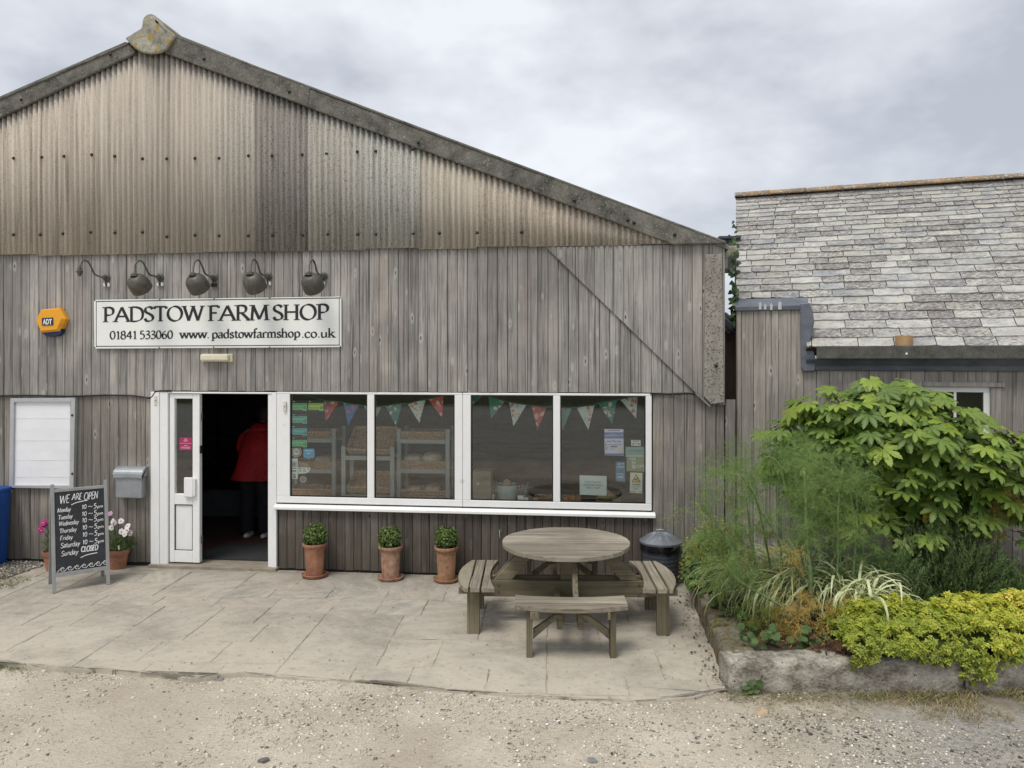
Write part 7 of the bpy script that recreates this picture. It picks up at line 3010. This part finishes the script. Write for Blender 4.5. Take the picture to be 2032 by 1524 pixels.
def frond(P, Q, Rn, b, d, size, shade):
    """one feathery frond: rib, side ribs, forked threads"""
    d = d / np.linalg.norm(d)
    g = np.array([0, 0, -1.0])
    p = b.copy()
    n1 = 8
    for i in range(n1):
        q = p + (d + g * .07 * i) * size / n1
        P.append(p); Q.append(q); Rn.append(shade)
        for s in range(3):
            dd = d * .7 + rng.normal(size=3) * .75
            dd /= np.linalg.norm(dd)
            l2 = size * (.42 - .32 * i / n1) * rng.uniform(.6, 1.2)
            a = q
            for k in range(3):
                e = a + (dd + g * .12 * k + rng.normal(size=3) * .12) * l2 / 3
                P.append(a); Q.append(e); Rn.append(shade + rng.normal() * .15)
                for h in range(3):
                    f = e + (dd * .7 + rng.normal(size=3) * .65) * l2 * .28
                    P.append(e); Q.append(f); Rn.append(shade + rng.normal() * .15)
                a = e
        p = q


fb = BED(1615, 1262)
fen = thing('fennel', 'tall feathery fennel with leaning jointed stems and dry orange lower fronds', 'herb', fb)
# stem lines read off the photo: base -> tip
fd = (fb - CAM).dot(FWD)
Yp = lambda k: fb.y + k
stems = [([(1613, 1225), (1607, 1130), (1600, 1060), (1598, 985), (1596, 935)], .0, .016), ([(1609, 1190), (1604, 1090), (1612, 1010), (1616, 950)], .08, .012),
         ([(1606, 1180), (1570, 1110), (1515, 1020), (1480, 950), (1432, 938)], .12, .010), ([(1500, 1120), (1493, 1080), (1486, 1030), (1481, 985)], .2, .011),
         ([(1660, 1185), (1662, 1090), (1663, 1010), (1672, 930)], .18, .012), ([(1690, 1165), (1697, 1080), (1690, 1000), (1685, 965)], .25, .011),
         ([(1605, 1240), (1530, 1190), (1470, 1155), (1440, 1120)], -.12, .009), ([(1480, 1165), (1455, 1100), (1430, 1050), (1380, 997)], .1, .010),
         ([(1612, 1190), (1565, 1000), (1545, 920), (1515, 905)], .22, .009), ([(1625, 1200), (1585, 960), (1560, 925)], .3, .008), ([(1552, 1150), (1548, 1040), (1545, 960)], .3, .010),
         ([(1720, 1150), (1700, 1000), (1700, 935)], .35, .008), ([(1640, 1200), (1655, 960), (1630, 925), (1590, 900)], .4, .009), ([(1530, 1130), (1500, 990), (1460, 935)], .4, .008)]
P, Q, Rn = [], [], []
for pts, dy, r0 in stems:
    pp = [W(x, y, Yp(dy)) for x, y in pts]
    sm = []
    for i in range(len(pp) - 1):
        a, b, c, d = pp[max(i - 1, 0)], pp[i], pp[i + 1], pp[min(i + 2, len(pp) - 1)]
        for j in range(5):
            u = j / 5
            sm.append(.5 * ((2 * b) + (c - a) * u + (2 * a - 5 * b + 4 * c - d) * u * u + (3 * b - a - 3 * c + d) * u ** 3))
    sm.append(pp[-1])
    m = len(sm)
    mb = MB()
    mb.tube(sm, [r0 * 1.2 * (1 - .62 * i / m) * (1.25 if i % 5 == 0 else 1.0) for i in range(m)], 7)
    o = mb.build('stem', M_FSTEM, fen, smooth=True)
    # dark lower stalk, pale sheaths at the joints
    vals = []
    for f in o.data.polygons:
        zc = f.center.z
        k = (zc - sm[0].z) / max(.05, sm[-1].z - sm[0].z)
        vals.append(min(1, max(0, .05 + .5 * k + random.uniform(-.05, .35 * k))))
    setrnd(o, vals)
    for i in range(2, m):
        f = i / m
        if f < .40:
            continue
        for _ in range(2):
            b = np.array(sm[i])
            d = np.array(sm[i] - sm[i - 1]); d /= np.linalg.norm(d)
            dd = d * .6 + rng.normal(size=3) * .65 + np.array([0, 0, .25])
            frond(P, Q, Rn, b, dd, rng.uniform(.22, .46) * (1.1 - .3 * f), rng.uniform(.1, .9))
threads(P, Q, .0015, np.clip(Rn, 0, 1), 'fronds', M_FROND, fen)
P, Q, Rn = [], [], []
dry = [(1545, 1275, .0, 9), (1585, 1255, -.1, 8), (1530, 1295, -.15, 9), (1560, 1245, -.1, 6), (1665, 1215, -.05, 10), (1690, 1205, .0, 7), (1625, 1225, -.1, 4), (1595, 1285, -.18, 7), (1510, 1260, .05, 3), (1640, 1250, -.15, 3), (1585, 1110, .0, 5), (1570, 1200, 0, 8)]
for x, y, dy, k in dry:
    p = np.array(W(x, y, Yp(dy)))
    for _ in range(k):
        dd = rng.normal(size=3) * .7 + np.array([0, -.1, -.35])
        frond(P, Q, Rn, p + rng.normal(size=3) * .04 + np.array([0, 0, .08]), dd, rng.uniform(.15, .27), rng.uniform(0, 1))
threads(P, Q, .0022, np.clip(Rn, 0, 1), 'dry_fronds', M_FDRY, fen)
P, Q, Rn = [], [], []
for x, y, dy, k in ((1500, 1240, .0, 6), (1530, 1230, .0, 6), (1480, 1215, .1, 5), (1560, 1240, -.05, 5), (1440, 1130, .2, 10), (1425, 1090, .3, 14), (1470, 1080, .35, 12), (1510, 1060, .35, 10), (1450, 1040, .4, 10), (1400, 1110, .3, 10), (1490, 1140, .15, 8), (1700, 1250, -.1, 6), (1410, 1060, .35, 8), (1440, 1170, .2, 5)):
    p = np.array(W(x, y, Yp(dy)))
    for _ in range(k):
        dd = rng.normal(size=3) * .7 + np.array([0, -.1, .2])
        frond(P, Q, Rn, p + rng.normal(size=3) * .05, dd, rng.uniform(.12, .22), rng.uniform(.2, 1))
threads(P, Q, .0021, np.clip(Rn, 0, 1), 'low_fronds', leafmat('olive_fennel_thread', [(0, (.09, .14, .035)), (.5, (.17, .22, .05)), (1, (.30, .31, .08))], .6, .3), fen)
P, Q, Rn = [], [], []
for _ in range(13):
    x, y = rng.uniform(1395, 1720), rng.uniform(1000, 1110)
    p = np.array(W(x, y, Yp(rng.uniform(.1, .45))))
    if p[2] < ZB + .05:
        p[2] = ZB + .08
    for _ in range(7):
        frond(P, Q, Rn, p + rng.normal(size=3) * .06, rng.normal(size=3) * .7 + np.array([0, -.1, .35]), rng.uniform(.14, .28), rng.uniform(.1, 1))
threads(P, Q, .0018, np.clip(Rn, 0, 1), 'middle_fronds', M_FROND, fen)
# second small fennel at the right
f2 = RB(1985, 1020, -1.0)
fen2 = thing('fennel', 'small yellowing fennel sprig at the right between the big leaves and the dark bush', 'herb', (f2.x, f2.y, ZB))
P, Q, Rn = [], [], []
for x, y, k in ((1985, 985, 14), (1962, 1010, 12), (1975, 1065, 10), (1995, 1010, 10), (1945, 1050, 10)):
    p = np.array(RB(x, y, -1.0))
    for _ in range(k):
        frond(P, Q, Rn, p + rng.normal(size=3) * .04, rng.normal(size=3) * .7 + np.array([0, 0, .2]), rng.uniform(.08, .16), rng.uniform(0, 1))
threads(P, Q, .0021, np.clip(Rn, 0, 1), 'fronds', leafmat('yellow_fennel_thread', [(0, (.17, .20, .05)), (.5, (.30, .27, .06)), (1, (.48, .32, .08))], .6, .3), fen2)
mb = MB()
mb.tube([Vector((f2.x - .03, f2.y, ZB)), RB(1980, 1100, -1.0), RB(1988, 1010, -1.0), RB(1990, 985, -1.0)], [.008, .006, .005, .003], 6)
setrnd(mb.build('stem', M_FSTEM, fen2), .5)

# lady's mantle and other soft leaves at the left end of the bed
M_SOFT = leafmat('soft_round_leaf', [(0, (.045, .10, .03)), (.6, (.085, .16, .045)), (1, (.15, .22, .07))], .7, .25, .2)
M_FROTH = leafmat('yellow_green_flower', [(0, (.26, .32, .06)), (1, (.46, .48, .12))], .8, .3, .1)
c = BED(1408, 1172)
t = thing('ladys_mantle', 'soft green plant with frothy yellow flowers at the left end beside the dustbin', 'flowering plant', c)
n = 1500
v = rng.normal(size=(n, 3)); v /= np.linalg.norm(v, axis=1, keepdims=True); v[:, 2] = np.abs(v[:, 2])
T = np.array([c.x + .04, c.y + .16, ZB]) + v * np.array([.30, .34, .58]) * rng.uniform(.5, 1.0, n)[:, None]
T[:, 0] = np.maximum(T[:, 0], c.x - .20)
HEX = np.array([(math.cos(i * math.pi / 4), math.sin(i * math.pi / 4), .12 * (i % 2)) for i in range(8)] + [(0, 0, -.12)])
scatter('foliage', HEX * .028, [(i, (i + 1) % 8, 8) for i in range(8)], rot_from(v + np.array([0, -.2, .7]) + rng.normal(size=(n, 3)) * .4, rng.uniform(0, 6, n)), T, rng.uniform(.5, 1.2, n), rng.uniform(0, 1, n), M_SOFT, t)
n = 2600
v = rng.normal(size=(n, 3)); v /= np.linalg.norm(v, axis=1, keepdims=True); v[:, 2] = np.abs(v[:, 2])
cl_ = np.array([mnoise.noise((q[0] * 4, q[1] * 4, q[2] * 4)) for q in v])
keep = cl_ > -.02
v = v[keep]; n = len(v)
T = np.array([c.x + .04, c.y + .16, ZB]) + v * np.array([.32, .36, .66]) * rng.uniform(.9, 1.08, n)[:, None]
scatter('flowers', np.array([(-1, 0, 0), (0, -1, .2), (1, 0, 0), (0, 1, .2)]) * .0075, [(0, 1, 2, 3)], rot_from(v + rng.normal(size=(n, 3)) * .6, rng.uniform(0, 6, n)), T, rng.uniform(.6, 1.4, n), rng.uniform(0, 1, n), M_FROTH, t)
# mallow-like leaves low at the edge
M_MAL = leafmat('mallow_leaf', [(0, (.025, .055, .016)), (.6, (.055, .105, .03)), (1, (.10, .16, .05))], .6, .25, .3)
MALL = np.array([(math.cos(a) * (1 if i % 2 else .84), math.sin(a) * (1 if i % 2 else .84), .10 * math.sin(3 * a)) for i, a in enumerate([k * 2 * math.pi / 14 for k in range(14)])] + [(0, -.2, -.1)])
t = thing('mallow', 'dark green rounded leaves at the foot of the fennel over the stone edge', 'plant', BED(1500, 1290))
pts_ = [(1482, 1255), (1490, 1275), (1500, 1235), (1470, 1225), (1530, 1272), (1590, 1272), (1640, 1270), (1450, 1205), (1425, 1195), (1410, 1190), (1520, 1262), (1600, 1270), (1440, 1190)]
T, Nn = [], []
for (x, y) in pts_:
    for _ in range(7):
        p = W(x + rng.normal(0, 12), y + rng.normal(0, 10), G(x, y + 15, ZB).y + rng.normal(0, .04))
        T.append(list(p)); Nn.append([rng.normal(0, .35), -.6 + rng.normal(0, .3), .7])
n = len(T)
T = np.array(T); T[:, 2] = np.maximum(T[:, 2], ZB + .01)
scatter('foliage', MALL * .034, [(i, (i + 1) % 14, 14) for i in range(14)], rot_from(np.array(Nn), rng.uniform(0, 6, n)), T, rng.uniform(.55, 1.25, n), rng.uniform(0, 1, n), M_MAL, t)
# weed with rounded leaves at the planter corner on the gravel
wp = G(1486, 1382, Z_GRAVEL)
t = thing('corner_weed', 'small rounded leaf weed growing at the foot of the planter corner', 'weed', wp)
T = np.array([list(W(x, y, wp.y - .04)) for x, y in ((1478, 1357), (1490, 1352), (1499, 1368), (1508, 1358), (1494, 1378), (1484, 1368))])
scatter('foliage', MALL * .045, [(i, (i + 1) % 14, 14) for i in range(14)], rot_from(np.array([[.1, -.7, .7]] * 6) + rng.normal(size=(6, 3)) * .2, rng.uniform(0, 6, 6)), T, rng.uniform(.7, 1.1, 6), rng.uniform(.4, 1, 6), M_MAL, t)
mb = MB()
for q in T:
    mb.tube([wp, Vector(q)], .003, 4)
setrnd(mb.build('stem', M_FSTEM, t), .3)
# brown dead heap at the foot of the fennel
hp = G(1652, 1291, ZP)
t = thing('dead_fennel_heap', 'rust brown heap of dead threads on the front stone below the fennel', 'dead plant', (hp.x, hp.y, ZP))
P, Q, Rn = [], [], []
for _ in range(80):
    p = np.array([hp.x + rng.normal(0, .085), hp.y + rng.normal(0, .04), ZP + abs(rng.normal(0, .03)) + .005])
    frond(P, Q, Rn, p, rng.normal(size=3) * np.array([1, .7, .25]), rng.uniform(.04, .085), rng.uniform(0, 1))
Q = [np.array([q[0], q[1], max(q[2], ZP - .0)]) for q in Q]
threads(P, Q, .0028, np.clip(Rn, 0, 1), 'threads', leafmat('rust_thread', [(0, (.09, .05, .032)), (1, (.22, .125, .08))], .9, .1), t)

# ivy in the gap on the outbuilding corner
M_IVY = leafmat('ivy_leaf', [(0, (.012, .03, .012)), (.7, (.03, .07, .02)), (1, (.08, .13, .04))], .4, .15, .5)
t = thing('ivy', 'dark ivy climbing the outbuilding corner in the gap between the roofs', 'ivy', W(1459, 640, .2))
T = []
for (x0_, x1_, y0_, y1_, k, dep_) in ((1452, 1463, 565, 640, 90, .2), (1448, 1463, 536, 546, 22, .9), (1447, 1462, 480, 492, 20, .9), (1454, 1463, 500, 530, 26, .5), (1455, 1462, 440, 480, 10, .6)):
    for _ in range(k):
        T.append(list(W(rng.uniform(x0_, x1_), rng.uniform(y0_, y1_), dep_ + rng.normal(0, .05))))
n = len(T)
IV = np.array([(0, 0, 0), (.5, .1, .05), (.42, .45, 0), (0, 1, -.08), (-.42, .45, 0), (-.5, .1, .05)])
scatter('foliage', IV * .05, [(0, 1, 2, 3), (0, 3, 4, 5)], rot_from(np.array([[-.3, -1, .3]] * n) + rng.normal(size=(n, 3)) * .4, rng.uniform(0, 6, n)), np.array(T), rng.uniform(.6, 1.2, n), rng.uniform(0, 1, n), M_IVY, t)
mb = MB()
mb.tube([W(1461, 1000, .15), W(1460, 640, .2), W(1459, 560, .25), W(1461, 490, .5)], .008, 5)
mb.build('stem', plain('ivy_stem', (.05, .04, .025), .9), t)

# ------------------------------------------------------------------ loose stones, grass, litter
M_PEB = None
m, k = newmat('loose_stone')
a = attr(k)
c = k.ramp(a, [(0, (.07, .068, .066)), (.22, (.20, .19, .175)), (.5, (.45, .40, .32)), (.8, (.64, .59, .50)), (1, (.78, .76, .70))])
finish(k, c, .9, spec=.2)
M_PEB = m
OCT = np.array([(1, .1, .1), (.2, .9, -.05), (-.95, .2, .05), (-.3, -1, .1), (.1, .1, .75), (0, 0, -.6)])
OCTF = [(0, 1, 4), (1, 2, 4), (2, 3, 4), (3, 0, 4), (1, 0, 5), (2, 1, 5), (3, 2, 5), (0, 3, 5)]


def pebbles(name, n, fx, smin, smax, zf, label=None, seed=1, dark=None):
    r_ = np.random.default_rng(seed)
    pts = fx(r_, n)
    n = len(pts)
    T = np.column_stack([pts, zf(pts)])
    s = smin * (smax / smin) ** (r_.uniform(0, 1, n) ** 2.8)
    S = np.stack([s * r_.uniform(.7, 1.3, n), s * r_.uniform(.7, 1.2, n), s * r_.uniform(.4, .8, n)], 1)
    nz = r_.normal(size=(n, 3)) * .25 + np.array([0, 0, 1])
    rn = np.clip(r_.normal(.66, .24, n), 0, 1)
    if dark is not None:
        g = dark(pts, r_)
        rn = np.where(g, np.clip(r_.normal(.25, .22, n), 0, 1), rn)
    o = scatter(name, OCT, OCTF, rot_from(nz, r_.uniform(0, 6.3, n)), T, S, rn, M_PEB)
    o['kind'] = 'stuff'
    return o


def gz(pts):
    return np.array([gravel_z(float(x), float(y)) for x, y in pts]) + .001


FW = np.array([(p.x, p.y) for p in FRONTW])
fyl = lambda x: np.interp(x, FW[:, 0], FW[:, 1])


def in_yard(r_, n):
    x = r_.uniform(-5.4, 4.6, n)
    y = -3.0 - 4.2 * r_.uniform(0, 1, n) ** 1.0
    ok = (y < fyl(x) - .01)
    fx_ = (x - PC.x) * fin_.x + (y - PC.y) * fin_.y
    ok &= ~((x > PC.x - .02) & (fx_ > -.02))
    d = np.array([mnoise.noise((a * .8, b * 1.2, 9)) for a, b in zip(x, y)])
    ok &= r_.uniform(0, 1, n) < .45 + .9 * np.clip(d + .1 + .12 * (x + 1), -.4, 1)
    return np.column_stack([x, y])[ok]


pebbles('gravel', 150000, in_yard, .0038, .019, gz, seed=3, dark=lambda p, r_: (p[:, 0] + 1.4 * np.array([mnoise.noise((a * 1.2, b * 1.2, 2)) for a, b in p]) + r_.normal(0, .5, len(p))) > 1.7)


def edge_line(r_, n):
    x = r_.uniform(-4.6, 1.6, n)
    y = fyl(x) - np.abs(r_.normal(0, .09, n)) - .01
    return np.column_stack([x, y])


pebbles('edge_stones', 1500, edge_line, .005, .017, gz, seed=4)


def on_patio(r_, n):
    x = r_.uniform(-5, 1.6, n)
    y = fyl(x) + .03 + (0 - fyl(x)) * r_.uniform(0, 1, n) ** 1.6
    q = x > 1.1
    x = np.where(r_.uniform(0, 1, n) < .35, r_.normal(1.75, .25, n), x)
    return np.column_stack([x, y])[(x < 2.0)]


pebbles('paving_litter', 900, on_patio, .003, .010, lambda p: np.full(len(p), .008), seed=6, dark=lambda p, r_: r_.uniform(0, 1, len(p)) < np.where(p[:, 0] > 1.1, .9, .5))
# dead leaf litter along the planter foot
M_LIT = leafmat('leaf_litter', [(0, (.035, .022, .016)), (1, (.13, .085, .055))], .9, .05, .1)
n = 300
s_ = rng.uniform(0.05, 1.0, n)
ed = np.abs(rng.normal(0, .11, n)) + .01
base = np.array(PC)[None] + np.array(ldir)[None] * (LL * s_)[:, None] - np.array(lin_)[None] * ed[:, None]
T = np.column_stack([base[:, :2], np.full(n, .012)])
o = scatter('leaf_litter', IV * .02, [(0, 1, 2, 3), (0, 3, 4, 5)], rot_from(np.array([[0, 0, 1.]] * n) + rng.normal(size=(n, 3)) * .3, rng.uniform(0, 6, n)), T, .25 + 1.1 * rng.uniform(0, 1, n) ** 2, rng.uniform(0, 1, n), M_LIT)
o['kind'] = 'stuff'


def grass(name, pts, n_each, h0, h1, mat, spread=.05, lean=.6, width=.0035, z=Z_GRAVEL):
    bs, ds = [], []
    for (x, y) in pts:
        for _ in range(n_each):
            bs.append((x + rng.normal(0, spread), y + rng.normal(0, spread), z))
            a = rng.uniform(0, 6.28)
            ds.append((math.cos(a) * lean, math.sin(a) * lean, 1.0))
    n = len(bs)
    o = ribbons(name, bs, ds, rng.uniform(h0, h1, n), np.full(n, width) * rng.uniform(.6, 1.2, n), None, None, 3, rng.uniform(.4, 2.0, n), [mat], striped=False)
    o['kind'] = 'stuff'
    return o


M_DRYG = leafmat('dry_grass_blade', [(0, (.12, .10, .045)), (.5, (.26, .21, .11)), (1, (.45, .38, .22))], .8, .2, .15)
M_LIVEG = leafmat('green_grass_blade', [(0, (.06, .09, .022)), (.6, (.12, .15, .04)), (1, (.22, .22, .07))], .7, .25, .2)
M_STRAW = leafmat('straw', [(0, (.45, .36, .2)), (1, (.6, .52, .34))], .8, .2, .15)


def strip(n, s0, s1, w0, w1):
    out = []
    for _ in range(n):
        s = rng.uniform(s0, s1)
        d = w0 + (w1 - w0) * rng.uniform(0, 1) ** 1.6
        p = PC + fdir * s - fin_ * d
        if mnoise.noise((p.x * 2.6, p.y * 2.6, 3)) > -.18 + .5 * (d - w0) / (w1 - w0) - .4:
            out.append((p.x, p.y))
    return out


grass('dry_grass', strip(1000, .12, 3.9, .01, .44), 8, .03, .11, M_DRYG, .03, .75, .0026)
grass('green_grass', strip(260, .05, 3.6, .0, .16), 8, .05, .14, M_LIVEG, .025, 1.1, .0022)
grass('straw', strip(26, .2, 3.6, .05, .4), 1, .10, .2, M_STRAW, .02, 6.0, .0028)
# grass patches at the left: by the bin and at the slab edge
lp = [(G(x, y, 0).x, G(x, y, 0).y) for x, y in [(rng.uniform(-60, 70), rng.uniform(1143, 1172)) for _ in range(90)] if y > 1143 + max(0, x) * .25 - 8 and y < 1180 - max(0, x) * .45]
grass('green_grass', lp, 9, .025, .07, M_LIVEG, .04, 1.2, .0035, .0)
lp = [(G(x, y, Z_GRAVEL).x, G(x, y, Z_GRAVEL).y) for x, y in [(rng.normal(10, 28), rng.normal(1322, 6)) for _ in range(40)] if y > 1314]
grass('green_grass', lp, 9, .03, .075, M_LIVEG, .03, 1.0, .003)
tf = [(p.x, p.y) for p in (G(186, 1336, Z_GRAVEL), G(245, 1337, Z_GRAVEL), G(444, 1346, Z_GRAVEL), G(128, 1335, Z_GRAVEL))]
grass('green_grass', tf, 10, .02, .05, M_LIVEG, .015, .8, .002)
tf = [(p.x, p.y) for p in (G(1452, 1395, Z_GRAVEL), G(1440, 1400, Z_GRAVEL), G(1466, 1388, Z_GRAVEL), G(1446, 1372, Z_GRAVEL), G(1432, 1340, 0))]
grass('green_grass', tf, 26, .05, .15, M_LIVEG, .035, .8, .0025)
# dark gravel bed by the wall at the left
def lbed(r_, n):
    p = []
    while len(p) < n:
        x, y = r_.uniform(-80, 85), r_.uniform(1114, 1150)
        if y < 1152 - max(0, x) * .32:
            g = G(x, y, 0)
            p.append((g.x, g.y))
    return np.array(p)


pebbles('grey_gravel', 3000, lbed, .008, .022, lambda p: np.full(len(p), .012), seed=8, dark=lambda p, r_: r_.uniform(0, 1, len(p)) < .9)
# a few single stones one can pick out on the gravel
def rock(label, x, y, r, col, flat=.6, seed=0):
    p = G(x, y, Z_GRAVEL)
    bm = bmesh.new()
    bmesh.ops.create_icosphere(bm, subdivisions=2, radius=1)
    for v in bm.verts:
        q = v.co * (1 + .35 * mnoise.noise(v.co * 1.3 + Vector((seed, 0, 0))))
        v.co = Vector((q.x * r, q.y * r * .7, max(-.3, q.z) * r * flat))
    me = bpy.data.meshes.new('stone'); bm.to_mesh(me); bm.free()
    me.materials.append(pm('stone_%d' % seed, tuple(c * .75 for c in col), col, (30, 30, 30), .9, bump=.4))
    o = bpy.data.objects.new('stone', me); COL.objects.link(o)
    o.location = (p.x, p.y, Z_GRAVEL + .01)
    o.rotation_euler = (0, 0, seed)
    tag(o, label, 'stone', 'loose stones on the gravel')


rock('large buff stone on the gravel in front of the planter corner', 1514, 1426, .075, (.52, .40, .27), .8, 1)
rock('white angular stone at the paving edge near the left grass tuft', 97, 1328, .03, (.66, .62, .52), .7, 2)
rock('second white stone touching the first by the left paving edge', 88, 1334, .03, (.62, .58, .48), .6, 3)
rock('grey flat stone just below the broken paving edge', 437, 1353, .035, (.25, .24, .23), .5, 4)
rock('pale stone at the planter foot where the paving ends', 1443, 1347, .03, (.5, .46, .4), .7, 5)
rock('grey stone on the gravel at the bottom of the yard below the table', 1175, 1513, .035, (.24, .24, .24), .5, 6)
rock('dark flat stone at the bottom left of the centre gravel', 524, 1511, .035, (.16, .15, .14), .35, 7)
rock('pale stone lying by itself on the sandy left gravel', 79, 1453, .03, (.62, .58, .48), .6, 8)
